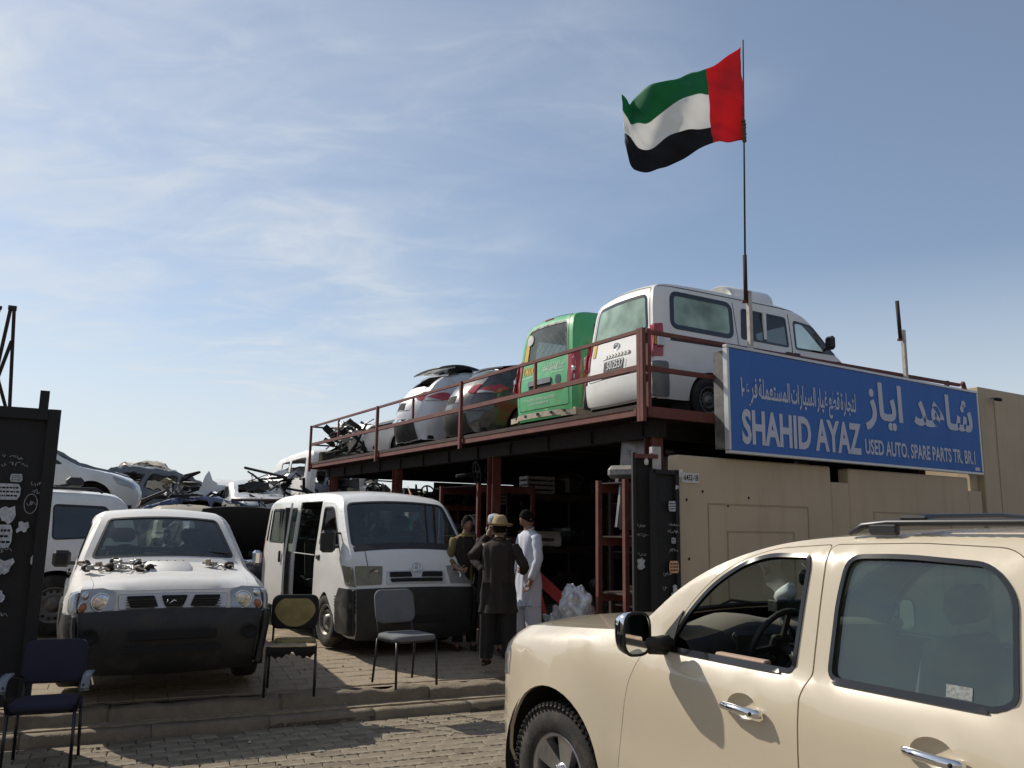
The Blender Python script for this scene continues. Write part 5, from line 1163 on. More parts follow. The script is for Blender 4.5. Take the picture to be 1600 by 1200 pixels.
b=MB();p=gc.rib()(np.array([gc.at(4.05,1.05)]),np.array([0.]))[0];mx=Matrix.Translation((p[0]+.006,0,1.06))@Matrix.Rotation(R(90),4,'Y')
b.tube([mx@Vector((.05*math.cos(a),.065*math.sin(a),0)) for a in np.linspace(0,2*math.pi,21)],.008,0,6,False);b.tube([mx@Vector((.02,-.05,0)),mx@Vector((-.03,0,0)),mx@Vector((.02,.05,0))],.007,0,6);b.build('badge','chrome',gm)
gc.rp('sticker',[(gc.at(4.04,1.16),-.70),(gc.at(4.05,.98),-.70),(gc.at(4.05,.98),-.60),(gc.at(4.04,1.16),-.60)],'yellow_print',off=.008,t=0,h=.07)
gc.sp('sticker',[(4.03,.95),(4.02,1.12),(4.04,1.12),(4.05,.95)],1,'yellow_print',off=.03,t=0,h=.05)
# rounded white box on its roof
b=MB();n=20
for x0,x1 in ((1.55,2.35),):
    V=[];F=[]
    prof=[(-.42,0)]+[(-.42+.42*(1-math.cos(a)) if False else -.42*math.cos(a),.22*math.sin(a)**.7) for a in np.linspace(0,math.pi,n)[1:-1]]+[(.42,0)]
    for (x,k) in ((x0,.85),(x0+.04,1),(x1-.05,1),(x1,.9)):
        for y,z in prof: V.append((x,y*k,1.85+z*k*1.45))
    m=len(prof)
    for i in range(3):
        for k in range(m-1): F.append((i*m+k,i*m+k+1,i*m+m+k+1,i*m+m+k))
    F.append(tuple(range(m)));F.append(tuple(3*m+k for k in range(m-1,-1,-1)))
    b.add(V,F,0,True)
b.build('roof_unit','white_paint',gm)
# green delivery van, tail to the yard
gv,vc2=hiace('van','green delivery van with yellow lettering and rear window mesh, parked on the deck','x',57,'green_paint') if 0 else gen('van','green delivery van with yellow lettering and rear window mesh, parked on the deck','van',(4.45,15.44,ZT),57.3,VANPROF,VANPLAN,VANINS,.848,.25,[(.93,.33),(3.50,.33)],.385,'green_paint',[rc([(.50,1.26),(.56,1.36),(.93,1.76),(1.36,1.76),(1.38,1.26)],.06),rc([(1.60,1.24),(1.60,1.75),(2.50,1.75),(2.50,1.24)],.06),rc([(2.72,1.24),(2.72,1.76),(3.55,1.76),(3.55,1.24)],.06),rc([(3.66,1.24),(3.66,1.76),(4.30,1.75),(4.36,1.24)],.06)],((.28,1.25),(.80,1.80)),((4.60,1.80),(4.655,1.24)),wr=.33,h_=.08)
for sg in (-1,1):
    vc2.sp('tail_light',rc([(4.585,.78),(4.58,1.28),(4.67,1.30),(4.76,.78)],.03),sg,'red_lens',off=.012,t=.03,h=.04)
    tl=vc2.rp('tail_light',rc([(vc2.at(4.655,1.30),sg*.745),(vc2.at(4.70,.78),sg*.745),(vc2.at(4.70,.78),sg*.846),(vc2.at(4.655,1.30),sg*.846)],.01),'red_lens',off=.014,t=.02,h=.04)
    for z in (.98,.86): BX('reverse_lamp',(4.715,sg*.795,z),(.03,.07,.08),'clear_lens',tl,bv=.01)
    b=0
    for (z0,z1,m_) in ((.98,1.12,'lime_print'),(.84,.98,'orange_print'),(.70,.84,'orange_print'),(.56,.70,'lime_print'),(.44,.56,'orange_print'),(.30,.44,'lime_print')):
        vc2.sp('side_stripe',[(3.90,z0),(3.92,z1),(4.56,z1-.02),(4.56,z0-.02)],sg,m_,off=.004,t=0,h=.08)
    # wire mesh behind the side pane
seam=rc([(vc2.at(4.50,1.90),-.73),(vc2.at(4.70,.46),-.78),(vc2.at(4.70,.46),.78),(vc2.at(4.50,1.90),.73)],.06)
vc2.rp('tailgate_seam',seam,'dark_inside',off=.002,t=0,h=.07,holes=[inset(seam,.010)])
b=MB()
for k in range(-9,10):
    for s_ in (-1,1):
        a=(k*.16-s_*.28,1.25);q=(k*.16+s_*.28,1.79)
        y0,z0,y1,z1=a[0],a[1],q[0],q[1]
        def cl(y0,z0,y1,z1,L=.66):
            if y0<-L and y1<-L or y0>L and y1>L: return None
            if abs(y0)>L: t=( (L if y0>0 else -L)-y0)/(y1-y0);z0+=(z1-z0)*t;y0=L if y0>0 else -L
            if abs(y1)>L: t=( (L if y1>0 else -L)-y0)/(y1-y0);z1=z0+(z1-z0)*t;y1=L if y1>0 else -L
            return y0,z0,y1,z1
        r_=cl(y0,z0,y1,z1)
        if r_: b.tube([(4.62-(r_[1]-1.25)*.1,r_[0],r_[1]),(4.62-(r_[3]-1.25)*.1,r_[2],r_[3])],.005,0,4,False)
b.build('window_mesh','galv',gv)
text_r(vc2,'V.MAX',-.72,-.28,vc2.at(4.68,1.04),.135,'yellow_print',.006,1,.03)
text_r(vc2,'innovative lighting',-.70,-.30,vc2.at(4.69,.975),.035,'white_print',.006,1,.01)
text_r(vc2,'Sallan Lighting L.L.C',.02,.62,vc2.at(4.68,1.04),.06,'white_print',.006,1,.015)
text_r(vc2,'lights up the World',.28,.62,vc2.at(4.69,.985),.03,'white_print',.006,1,.004)
text_r(vc2,'P.O. Box 27594, Tel. 04-2974421, Fax 04-2973594',-.55,.40,vc2.at(4.70,.60),.045,'white_print',.006,1,.006)
text_r(vc2,'E-mail: vmax@eim.ae',-.38,.22,vc2.at(4.70,.53),.045,'white_print',.006,1,.006)
def fmap(x,y,z):
    f=vc2.rib();P=f(np.array([vc2.at(4.665,1.10)-(z)]),np.array([x]))[0];return (P[0]+.006-y*0+(-y-.0045)*1,P[1],P[2])
arab(['سلان','للانارة','ذ.م.م'] if False else ['سلان','للانارة'],.05,.62,.0,.075,.01,'white_print',gv,yy=-.0045,mapf=fmap)
rec=vc2.rp('plate_recess',rc([(vc2.at(4.70,.90),-.42),(vc2.at(4.70,.70),-.42),(vc2.at(4.70,.70),.30),(vc2.at(4.70,.90),.30)],.02),'dark_inside',off=.003,t=0,h=.06)
vc2.rp('handle_panel',rc([(vc2.at(4.70,.92),-.42),(vc2.at(4.70,.84),-.42),(vc2.at(4.70,.84),.30),(vc2.at(4.70,.92),.30)],.02),'grey_paint',rec,off=.02,t=.02,h=.06)
vc2.rp('orange_patch',[(vc2.at(4.70,.80),.32),(vc2.at(4.70,.70),.32),(vc2.at(4.70,.70),.62),(vc2.at(4.70,.80),.62)],'orange_print',off=.004,t=0,h=.07)
vc2.rp('emblem',rc([(vc2.at(4.69,.93),.42),(vc2.at(4.69,.80),.42),(vc2.at(4.69,.80),.56),(vc2.at(4.69,.93),.56)],.06),'dark_paint',off=.006,t=0,h=.05)
vc2.rp('window_sticker',[(vc2.at(4.60,1.72),-.70),(vc2.at(4.655,1.27),-.72),(vc2.at(4.655,1.27),-.56),(vc2.at(4.60,1.72),-.56)],'yellow_print',off=.006,t=0,h=.08)
b=MB();p=vc2.rib()(np.array([vc2.at(4.61,1.70)]),np.array([-.42]))[0];b.lathe([(0,.01),(.085,.006)],0,24,Matrix.Translation((p[0]+.012,-.42,1.62))@Matrix.Rotation(R(83),4,'Y'));b.build('round_sticker','paper_white',gv)
b=MB();p=vc2.rib()(np.array([vc2.at(4.55,1.86)]),np.array([0.]))[0];b.box((p[0],0,p[2]),(.03,.22,.03),0,bv=.01);b.build('brake_lamp','red_lens',gv)
# bare cream bumper beam, missing cover
b=MB()
for k in range(12):
    y=-.78+k*.142;cr=.10*(1-(y/.82)**2);b.beam((4.72+cr,y-.071,.345-(.02 if abs(y)>.5 else 0)),(4.72+.10*(1-((y+.142)/.82)**2),y+.071,.345-(.02 if abs(y)>.6 else 0)),.035,.085)
b.build('bumper_beam','bumper_cream',gv)
for y in (-.62,-.3,.05,.38,.66): BX('slot',(4.745+.10*(1-(y/.82)**2),y,.355),(.02,.05,.035),'dark_inside',gv)
BX('chassis_end',(4.55,.80,.34),(.3,.06,.12),'bumper_cream',gv)

# dark crossover with red tail lamps, silver hatchback and the wrecked white car
CP=[(.10,.22,.05,.08),(.0,.30,.12,.12),(-.02,.50,.16,.14),(.03,.68,.14,.14),(.15,.80,.10,.14),(.5,.92,.07,.10),(1.0,1.02,.06,.08),(1.18,1.08,.05,.06),(1.75,1.44,.05,.09),(2.1,1.58,.05,.11),(2.7,1.64,.05,.13),(3.4,1.60,.05,.13),(3.95,1.50,.05,.11),(4.25,1.36,.08,.12),(4.48,1.10,.12,.16),(4.62,.92,.14,.18),(4.68,.72,.16,.18),(4.72,.50,.16,.16),(4.62,.26,.08,.10)]
CPL=[(-.1,.62),(.1,.76),(.4,.86),(.9,.90),(3.6,.91),(4.2,.88),(4.5,.80),(4.75,.62)];CI=[(.2,.05),(.4,.015),(.6,0),(.85,.0),(1.0,.03),(1.1,.07),(1.4,.17),(1.55,.22),(1.7,.27)]
cw=[rc([(1.42,1.10),(1.86,1.41),(2.35,1.50),(2.40,1.06)],.05),rc([(2.46,1.06),(2.42,1.50),(3.10,1.50),(3.25,1.10)],.05),rc([(3.34,1.13),(3.22,1.47),(3.55,1.44),(3.85,1.22)],.05)]
def cross(name,label,loc,h,paint,**k):
    r,c=gen(name,label,'car',loc,h,CP,CPL,CI,.91,.24,[(.92,.36),(3.70,.36)],.42,paint,cw,((1.26,1.13),(1.80,1.47)),((3.98,1.48),(4.42,1.17)),hood=(.12,.78),wr=.35,**k)
    for sg in (-1,1):
        q=c.sp('tail_light',rc([(4.05,1.03),(4.22,1.10),(4.48,1.04),(4.60,.94),(4.30,.93)],.04),sg,'red_lens',off=.012,t=.03,h=.04)
        c.sp('tail_lens',rc([(4.30,.93),(4.55,.985),(4.58,.93)],.02),sg,'clear_lens',q,.02,.02,.04)
        c.rp('tail_light',rc([(c.at(4.50,1.06),sg*.70),(c.at(4.60,.94),sg*.66),(c.at(4.60,.94),sg*.90),(c.at(4.46,1.11),sg*.90)],.03),'red_lens',off=.012,t=.03,h=.05)
        c.sp('headlight',rc([(.02,.62),(.12,.76),(.55,.88),(.45,.74)],.03),sg,'clear_lens',off=.006,t=.02,h=.04)
        b=MB();b.box((1.55,sg*.98,1.10),(.10,.18,.14),0,bv=.04);b.build('door_mirror',paint,r)
    seam=rc([(c.at(3.97,1.50),-.74),(c.at(4.68,.74),-.60),(c.at(4.68,.74),.60),(c.at(3.97,1.50),.74)],.08)
    c.rp('tailgate_seam',seam,'dark_inside',off=.002,t=0,h=.07,holes=[inset(seam,.010)])
    c.rp('plate_recess',rc([(c.at(4.63,.88),-.28),(c.at(4.67,.76),-.28),(c.at(4.67,.76),.28),(c.at(4.63,.88),.28)],.02),'dark_inside',off=.004,t=0,h=.06)
    b=MB();V=[];F=[]
    for i in range(13):
        y=-.68+i*.1133;sw=.10*(1-(y/.72)**2)
        V+=[(3.86,y,1.535-abs(y)*.05),(4.10+sw,y,1.50-abs(y)*.06),(4.10+sw,y,1.47-abs(y)*.06),(3.9,y,1.48-abs(y)*.05)]
    for i in range(12):
        for k in range(4): F.append((i*4+k,i*4+(k+1)%4,i*4+4+(k+1)%4,i*4+4+k))
    b.add(V,F,0,False);b.build('spoiler',paint,r)
    return r,c
kc_,kcc=cross('car','dark grey crossover with large red tail lamps, between green van and silver hatchback','x',0,'dark_paint') if 0 else cross('car','dark grey crossover with large red tail lamps, between green van and silver hatchback',(3.10,17.20,ZT),61,'dark_paint')
kcc.rp('bumper_valance',rc([(kcc.at(4.71,.58),-.85),(kcc.at(4.62,.28),-.8),(kcc.at(4.62,.28),.8),(kcc.at(4.71,.58),.85)],.05),'black_plastic',off=.01,h=.07)
si,sic=cross('car','silver hatchback with broken tailgate glass and a dark lower bumper on the deck',(1.85,19.15,ZT),58,'silver_paint',missing=('rw',(1,-1)),crump=.03,seed=3)
sic.rp('bumper_valance',rc([(sic.at(4.71,.55),-.85),(sic.at(4.62,.28),-.8),(sic.at(4.62,.28),.8),(sic.at(4.71,.55),.85)],.05),'black_plastic',off=.01,h=.07)
sic.rp('bumper_chrome',rc([(sic.at(4.71,.60),-.88),(sic.at(4.71,.56),-.88),(sic.at(4.71,.56),.88),(sic.at(4.71,.60),.88)],.01),'chrome',off=.02,h=.07)

# raised tailgate of the silver hatchback and bent lid of the dark one
si.scale=(1,1,1.11)
for c_,r_,m_,up,lab in ((sic,si,'dark_paint',.16,'raised_tailgate'),):
    b=MB();V=[];F=[]
    for i in range(8):
        for j in range(9):
            y=-.70+1.4*j/8;q=i/7;V.append((3.40+.85*q,y*(1-.10*q),1.58+up*.55*math.sin(q*2.2)+.035*(1-(y/.7)**2)-.10*q*q))
    for i in range(7):
        for j in range(8): F.append((i*9+j,i*9+j+1,i*9+10+j,i*9+9+j))
    b.v=V;b.f=F;b.sm=[True]*len(F);b.m=[1 if (1<=k//8<=5 and 1<=k%8<=6) else 0 for k in range(len(F))]
    o=b.build(lab,[m_,'glass_dark'],r_);md=o.modifiers.new('t','SOLIDIFY');md.thickness=.03;md.offset=-1
# ------------------------------------------------ far boundary wall, yard wall behind the deck
mat('far_cream',(.50,.45,.35),.9,var=.06,vs=1,dirt=(.3,.26,.2),da=.4,ds=1)
fw_=thing('boundary_wall','cream boundary wall far behind the deck, seen between the shelf racks','wall',D(2.0,14.5),DR)
for k in range(7): BX('wall_panel',(k*2.2+1.1,0,1.55),(2.16,.16,2.5),'far_cream',fw_,bv=.01)
for k in range(8): BX('wall_post',(k*2.2,-.02,1.55),(.10,.22,2.56),'far_cream',fw_)
for nm_,p_,L_,z0_,z1_,lb_ in (('dark_backdrop',D(.9,12.4),1.9,.33,1.72,'low dark sheet metal screen at the back of the deck'),('dark_backdrop',D(2.9,11.2),3.0,.33,2.9,'tall dark sheet metal screen at the back of the deck')):  # dark sheets added so the space under the deck stays black
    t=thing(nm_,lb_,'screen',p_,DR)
    for k in range(int(L_/.5)): BX('sheet',(.25+k*.5,0,(z0_+z1_)/2),(.492,.02+.01*(k%2),z1_-z0_),'shade_black',t)
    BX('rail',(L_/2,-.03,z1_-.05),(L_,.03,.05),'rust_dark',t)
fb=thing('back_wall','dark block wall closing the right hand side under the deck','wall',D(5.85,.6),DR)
BX('wall_face',(0,5.2,1.65),(.16,10.6,2.6),'shade_black',fb)
# ------------------------------------------------ shelf racks under the deck
def rack(label,x,y,L,W_,levels,top,posts=2,along='y',z0=.33,group='shelf racks under the deck',cat='shelf rack',m='rust_red'):
    t=thing('shelf_rack',label,cat,D(x,y,0),DR if along=='x' else DR+R(90),group)
    for i in range(posts):
        for w_ in (0,W_): BX('upright',(L*i/(posts-1),w_,z0+top/2),(.06,.05,top),m,t)
    for z in levels:
        for w_ in (0,W_): BX('shelf_beam',(L/2,w_,z0+z-.03),(L,.035,.10),m,t)
        BX('shelf_board',(L/2,W_/2,z0+z+.025),(L,W_,.015),'rust_dark',t)
    return t
# (local frame: x along the rack, shelf depth towards -y)
RK=[]
RK.append(rack('red shelf rack with loose parts beside the black gate leaf',.06,.38,.60,.50,[.78,1.42,2.04],2.1,2,'x'))
RK.append(rack('red shelf rack left of the man in the straw hat, steering wheels on top',.35,4.35,1.0,1.3,[.5,1.35,2.15],2.2,2,'x'))
RK.append(rack('long dark shelf rack behind the people, loaded with dark parts',1.4,4.4,3.9,.8,[.4,1.2,2.05],2.15,4,'x',m='rust_dark'))
RK.append(rack('red shelf rack behind the white van, wheels standing on its top',-.1,7.8,2.4,.9,[.5,1.3,1.92],2.0,3,'x'))
RK.append(rack('shelf rack deep under the deck in front of the cream wall',1.2,9.4,4.2,.8,[.5,1.3,2.0],2.1,4,'x',m='rust_dark'))
RK.append(rack('tall shelf rack against the dark side wall, right of the kurta man',4.9,1.0,4.0,.7,[.4,1.1,1.8],2.3,4,'y',m='rust_dark'))
RK.append(rack('shelf rack just behind the folded black gate leaves',1.2,1.3,3.2,.8,[.5,1.2,1.85],2.2,3,'x',m='rust_dark'))
# stock on the shelves : one thing each
r=random.Random(21)
MC=['dark_inside','black_plastic','grey_paint','rust_dark','galv','beige_paint','dark_paint','steel_wheel']
def place(o,p,rz=0): o.location=p;o.rotation_euler=(0,0,rz)
def engine(b):
    b.box((0,0,.16),(.42,.28,.26),0,bv=.02);b.box((.02,0,.32),(.36,.2,.08),1,bv=.02);b.box((-.24,.05,.14),(.12,.22,.22),1,bv=.03)
    for k in range(4): b.tube([(-.13+k*.09,.12,.28),(-.13+k*.09,.22,.24),(-.10+k*.07,.26,.12)],.022,1,7)
    b.lathe([(0,0),(.07,0),(.07,.03),(0,.03)],0,14,Matrix.Translation((.23,0,.12))@Matrix.Rotation(R(90),4,'Y'));b.tube([(.1,-.16,.2),(.2,-.2,.3),(0,-.18,.36)],.014,0,6)
def seatm(b):
    b.box((0,0,.12),(.46,.46,.16),0,bv=.05);b.box((.22,0,.42),(.14,.44,.52),0,Matrix.Rotation(R(10),4,'Y'),bv=.05);b.box((.29,0,.74),(.09,.24,.15),0,bv=.04);b.tube([(.27,.06,.64),(.27,.06,.72)],.008,1)
def crate(b):
    for z in (.03,.11,.19,.27):
        b.box((0,.17,z),(.5,.012,.05));b.box((0,-.17,z),(.5,.012,.05));b.box((.25,0,z),(.012,.34,.05));b.box((-.25,0,z),(.012,.34,.05))
    for x in (-.24,.24):
        for y in (-.16,.16): b.box((x,y,.15),(.02,.02,.3))
    b.box((0,0,.02),(.48,.32,.02));b.box((.05,0,.14),(.3,.2,.2),1,.3,bv=.03);b.box((-.14,.03,.16),(.14,.2,.22),1,.8,bv=.03)
def gearbox(b):
    b.lathe([(0,-.22),(.16,-.22),(.17,-.16),(.13,-.1),(.09,.05),(.07,.2),(.045,.22),(.045,.3),(0,.3)],0,16,Matrix.Translation((0,0,.17))@Matrix.Rotation(R(90),4,'Y'));b.box((0,0,.30),(.14,.1,.08),1,bv=.01)
    for k in range(8): b.box((-.19,.155*math.cos(k*.785),.17+.155*math.sin(k*.785)),(.03,.03,.03),1)
def bumperm(b):
    V=[];F=[]
    for i in range(13):
        y=-.75+i*.125;x=.16*(1-(y/.75)**2)
        for (dx,z) in ((0,0),(.05,.02),(.06,.12),(.03,.22),(0,.24)): V.append((x+dx,y,z))
    for i in range(12):
        for k in range(4): F.append((i*5+k,i*5+k+1,i*5+5+k+1,i*5+5+k))
    b.add(V,F,0,True);b.box((.2,0,.1),(.02,.5,.05),1)
def lampm(b):
    b.lathe([(0,-.1),(.10,-.1),(.13,0),(.12,.04),(.05,.07),(0,.07)],0,14,Matrix.Translation((0,0,.14))@Matrix.Rotation(R(80),4,'Y')@Matrix.Scale(1.5,4,(0,1,0)));b.box((-.08,0,.03),(.06,.2,.05),1)
PR={}
for nm,fn,cat,grp in (('engine',engine,'engine','engines on the shelves'),('loose_car_seat',seatm,'car seat','car seats on the shelves'),('crate',crate,'crate','crates on the shelves'),('gearbox',gearbox,'gearbox','gearboxes on the shelves'),('bumper',bumperm,'bumper','bumpers on the shelves'),('headlamp',lampm,'headlamp','headlamps on the shelves')):
    b=MB();fn(b);PR[nm]=(b,cat,grp)
COLN={'dark_inside':'black','black_plastic':'matt black','grey_paint':'grey','rust_dark':'rust brown','galv':'bare metal','beige_paint':'beige','dark_paint':'dark grey','steel_wheel':'dull metal'}
WH=['bottom','middle','top']
RN=['beside the black gate leaf','beside the straw hat man','behind the group of men','behind the white van','near the far cream wall','along the dark side wall','behind the gate leaves']
seen=set()
def stock(nm,ri,x,y,li,lv,rz,m=None):
    b,cat,grp=PR[nm];m=m or r.choice(MC);o=b.build(nm,[m,r.choice(MC[:4])])
    lab=f"{COLN[m]} {nm.replace('_',' ').replace('loose ','')} on the {WH[li]} shelf {RN[ri]}"
    base=lab;k=1
    for ex in ('', ', at its left end',', in its middle',', at its right end'):
        if base+ex not in seen: lab=base+ex;break
    seen.add(lab);tag(o,lab,cat,grp)
    o.parent=None;o.matrix_world=RK[ri].matrix_basis@Matrix.Translation((x,y,.33+lv+.035))@Matrix.Rotation(rz,4,'Z');return o
spec=[(0,.60,[.78,1.42,2.04],1),(1,1.0,[.5,1.35],2),(2,3.9,[.4,1.2,2.05],6),(3,2.4,[.5,1.3],3),(4,4.2,[.5,1.3,2.0],5),(5,4.0,[.4,1.1,1.8],5),(6,3.2,[.5,1.2,1.85],4)]
for ri,L,lv,n in spec:
    for li,z in enumerate(lv):
        for k in range(n):
            if r.random()<.08: continue
            nm=r.choice(list(PR));x=L*(k+.5)/n
            if ri==0 and li<2: continue
            stock(nm,ri,x,.4 if ri>1 else (.25 if ri==0 else .5),min(li,2),z,r.uniform(-.5,.5)+(R(90) if nm=='bumper' and False else 0))
# steering wheels and tyres standing on the racks behind the van
k=0
for ri,xs,lv in ((3,(.15,.42,.75,1.05,1.35,1.7,2.1),1.92),(1,(.1,.4),2.15),(0,(),2.04)):
    for x in xs:
        root=thing('steering_wheel','','steering wheel');root.matrix_world=RK[ri].matrix_basis@Matrix.Translation((x,.15+.1*(k%3),.33+lv+.22))@Matrix.Rotation(r.uniform(-.4,.9),4,'Z')
        o=steering(root,0,0,0,.185,R(r.uniform(70,88)),'dark_inside','rim_and_hub');root['category']='steering wheel';root['group']='steering wheels on the racks'
        root['label']=['black steering wheel','black steering wheel leaning askew','black three spoke steering wheel'][k%3]+' on the rack '+RN[ri]+[', leftmost',', second in row',', third in row',', fourth in row',', fifth in row',', sixth in row',', rightmost'][min(xs.index(x),6)]
        k+=1
# radiator panel and wires at the near rack
t=thing('radiator','grey radiator panel leaning in the shelf rack by the black gate leaf','radiator');t.matrix_world=RK[0].matrix_basis@Matrix.Translation((.30,.2,.33+1.50))
BX('core',(0,0,.27),(.50,.04,.50),'grey_paint',t,Matrix.Rotation(R(8),4,'Y'));b=MB()
for k in range(16): b.box((-.24+k*.032,-.025,.27),(.006,.006,.48),0)
b.build('fins','galv',t);BX('tank',(0,0,.55),(.54,.06,.06),'black_plastic',t,Matrix.Rotation(R(8),4,'Y'))
for (dx,m_,lb) in ((.15,'beige_paint','bundle of beige hoses lying on the lowest shelf by the gate leaf'),(.5,'galv','bundle of pale cables hanging off the lowest shelf by the gate leaf')):
    b=MB()
    for k in range(4):
        a0=r.random()*6;b.tube([(dx+.12*math.cos(a0+a*.9)+.01*k,.06+.05*math.sin(a0+a*.9),.04+.02*k+.02*math.sin(a*2)) for a in np.linspace(0,5,14)],.011,0,6)
    if dx>.3: b.tube([(dx,-.06,.06),(dx+.03,.03,.03),(dx+.02,.05,-.14)],.007,0,5);
    o=b.build('hose_bundle',m_);tag(o,lb,'hoses');o.matrix_world=RK[0].matrix_basis@Matrix.Translation((0,0,.33+.80))
# small flag leaning by the van, red cloth, wrapped bundle
sfp=D(-.45,5.0,2.1)
t=thing('small_flag','small folded flag on a thin slanted stick behind the white van','flag',(sfp[0],sfp[1],1.5))
TB('stick',[(.35,-.1,-.1),(-.12,.05,.98)],.010,'old_white',t,6)
V=[];F=[]
for i in range(7):
    for j in range(5): V.append((-.10+.03*j+.015*math.sin(i*1.5)-.04*i*.3,.05+.02*math.sin(j*2+i),.95-.085*i-.05*j))
for i in range(6):
    for j in range(4): F.append((i*5+j,i*5+j+1,i*5+5+j+1,i*5+5+j))
b=MB();b.v=V;b.f=F;b.sm=[True]*len(F);b.m=[0 if k//4<3 else (1 if k%4<2 else 2) for k in range(len(F))];b.build('cloth',['flag_red','flag_white','flag_green'],t)
def lump(name,label,cat,p,sz,m,seed,amp=.25,fr=3.5,n=30,rz=0):
    V=[];F=[]
    for i in range(n//2+1):
        th=math.pi*i/(n//2)
        for k in range(n):
            a=2*math.pi*k/n;d=Vector((math.sin(th)*math.cos(a),math.sin(th)*math.sin(a),math.cos(th)))
            q=1+amp*(noise.noise(d*fr+Vector((seed,0,0)))-.55*abs(noise.noise(d*fr*2.6+Vector((0,seed,0))))-.3*abs(noise.noise(d*fr*6+Vector((0,seed,3)))))
            z=d.z*q*sz[2];V.append((d.x*q*sz[0],d.y*q*sz[1],max(z,-sz[2]*.85)))
    for i in range(n//2):
        for k in range(n): F.append((i*n+k,i*n+n+k,i*n+n+(k+1)%n,i*n+(k+1)%n))
    o=MB().add(V,F,0,True).build(name,m);o.location=p;o.rotation_euler=(0,0,rz);return tag(o,label,cat)
mat('plastic_wrap',(.70,.71,.75),.14,.0,.8,.3,9,bump=.5,bs=22,spec=.8);mat('red_cloth',(.35,.02,.02),.7)
lump('wrapped_bundle','bundle wrapped in shiny white plastic film in front of the red shelf rack','bundle',(.80,10.15,.34+.60),(.20,.2,.26),'plastic_wrap',5,.42,1.9,70)
lump('wrapped_bundle','low bundle in grey translucent plastic film behind the shinier one','bundle',(.62,10.45,.34+.26),(.22,.22,.30),'plastic_wrap',9,.4,2.1,56)
t=thing('red_trolley','bright red slanted trolley frame standing behind the plastic wrapped bundle','trolley',(.62,10.75,.34))
b=MB();b.beam((-.30,0,.95),(.15,0,.55),.10,.13);b.beam((-.28,.05,.92),(-.05,.05,.0),.05,.05);b.beam((.12,.05,.55),(.25,.05,.0),.05,.05);b.build('frame','red_cloth',t);b=MB();b.tube([(-.30,.02,1.0),(-.38,.02,1.12),(-.30,.02,1.18)],.02);b.build('handle','black_plastic',t)
# ------------------------------------------------ people
mat('skin',(.27,.15,.10),.55,var=.08,vs=30);mat('hair',(.010,.008,.007),.9,var=.3,vs=90,spec=.1);mat('kurta_blue',(.64,.655,.74),.9,var=.05,bump=.1,bs=150)
mat('kurta_brown',(.020,.013,.011),.9,var=.15,bump=.1,bs=150);mat('black_cloth',(.014,.013,.013),.95,var=.2);mat('yellow_cloth',(.18,.14,.04),.9);mat('straw',(.42,.31,.16),.85,var=.12,vs=60,bump=.4,bs=180);mat('grey_cap',(.42,.43,.45),.9,var=.15,vs=50);mat('sandal',(.04,.025,.015),.8)
def skinbody(J,edges,name):
    me=bpy.data.meshes.new('b');ks=list(J);me.from_pydata([J[k][0] for k in ks],[(ks.index(a),ks.index(b)) for a,b in edges],[])
    o=bpy.data.objects.new('b',me);COL.objects.link(o);m=o.modifiers.new('s','SKIN');m.use_smooth_shade=True
    for i,k in enumerate(ks):
        r_=J[k][1];r_=(r_,r_) if not isinstance(r_,tuple) else r_;me.skin_vertices[0].data[i].radius=r_
    me.skin_vertices[0].data[0].use_root=True
    sb=o.modifiers.new('u','SUBSURF');sb.levels=2;sb.render_levels=2
    bpy.context.view_layer.update();dg=bpy.context.evaluated_depsgraph_get();ev=o.evaluated_get(dg);t=ev.to_mesh()
    V=[tuple(v.co) for v in t.vertices];F=[tuple(p.vertices) for p in t.polygons];ev.to_mesh_clear();bpy.data.objects.remove(o);return V,F
def headmesh(c,yaw,pitch,s=1.0):
    """ellipsoidal skull with brow, sockets, nose, lips, chin and ears"""
    mx=Matrix.Translation(c)@Matrix.Rotation(yaw,4,'Z')@Matrix.Rotation(pitch,4,'X')@Matrix.Scale(s,4);V=[];F=[];n=40;m=30
    G=lambda d,x,y,z,k:math.exp(-((d.x-x)**2+(d.y-y)**2+(d.z-z)**2)/k)
    for i in range(m+1):
        th=math.pi*i/m
        for k in range(n):
            a=2*math.pi*k/n;d=Vector((math.sin(th)*math.cos(a),math.sin(th)*math.sin(a),math.cos(th)))
            r=1.0
            q=Vector((d.x*.073,d.y*.092,d.z*.113))
            if d.z<0: q.x*=1-.28*(-d.z)**1.3; q.y*=(1-.05*(-d.z)) if d.y>0 else (1-.38*(-d.z))
            f=0
            f+=.024*G(d,0,.98,-.18,.016)+.012*G(d,0,.99,.0,.02)      # nose, bridge
            f-=.010*(G(d,.36,.92,.05,.03)+G(d,-.36,.92,.05,.03))     # sockets
            f+=.006*(G(d,.3,.92,.24,.03)+G(d,-.3,.92,.24,.03))       # brow
            f+=.004*(G(d,.34,.93,.05,.006)+G(d,-.34,.93,.05,.006))   # eyeballs
            f+=.006*G(d,0,.88,-.46,.02)-.005*G(d,0,.86,-.53,.004)    # lips
            f+=.012*G(d,0,.62,-.78,.05)                               # chin
            f+=.016*(G(d,.98,-.08,-.05,.012)+G(d,-.98,-.08,-.05,.012)) # ears
            V.append(tuple(mx@(q+d*f)))
    for i in range(m):
        for k in range(n): F.append((i*n+k,i*n+n+k,i*n+n+(k+1)%n,i*n+(k+1)%n))
    return V,F,mx
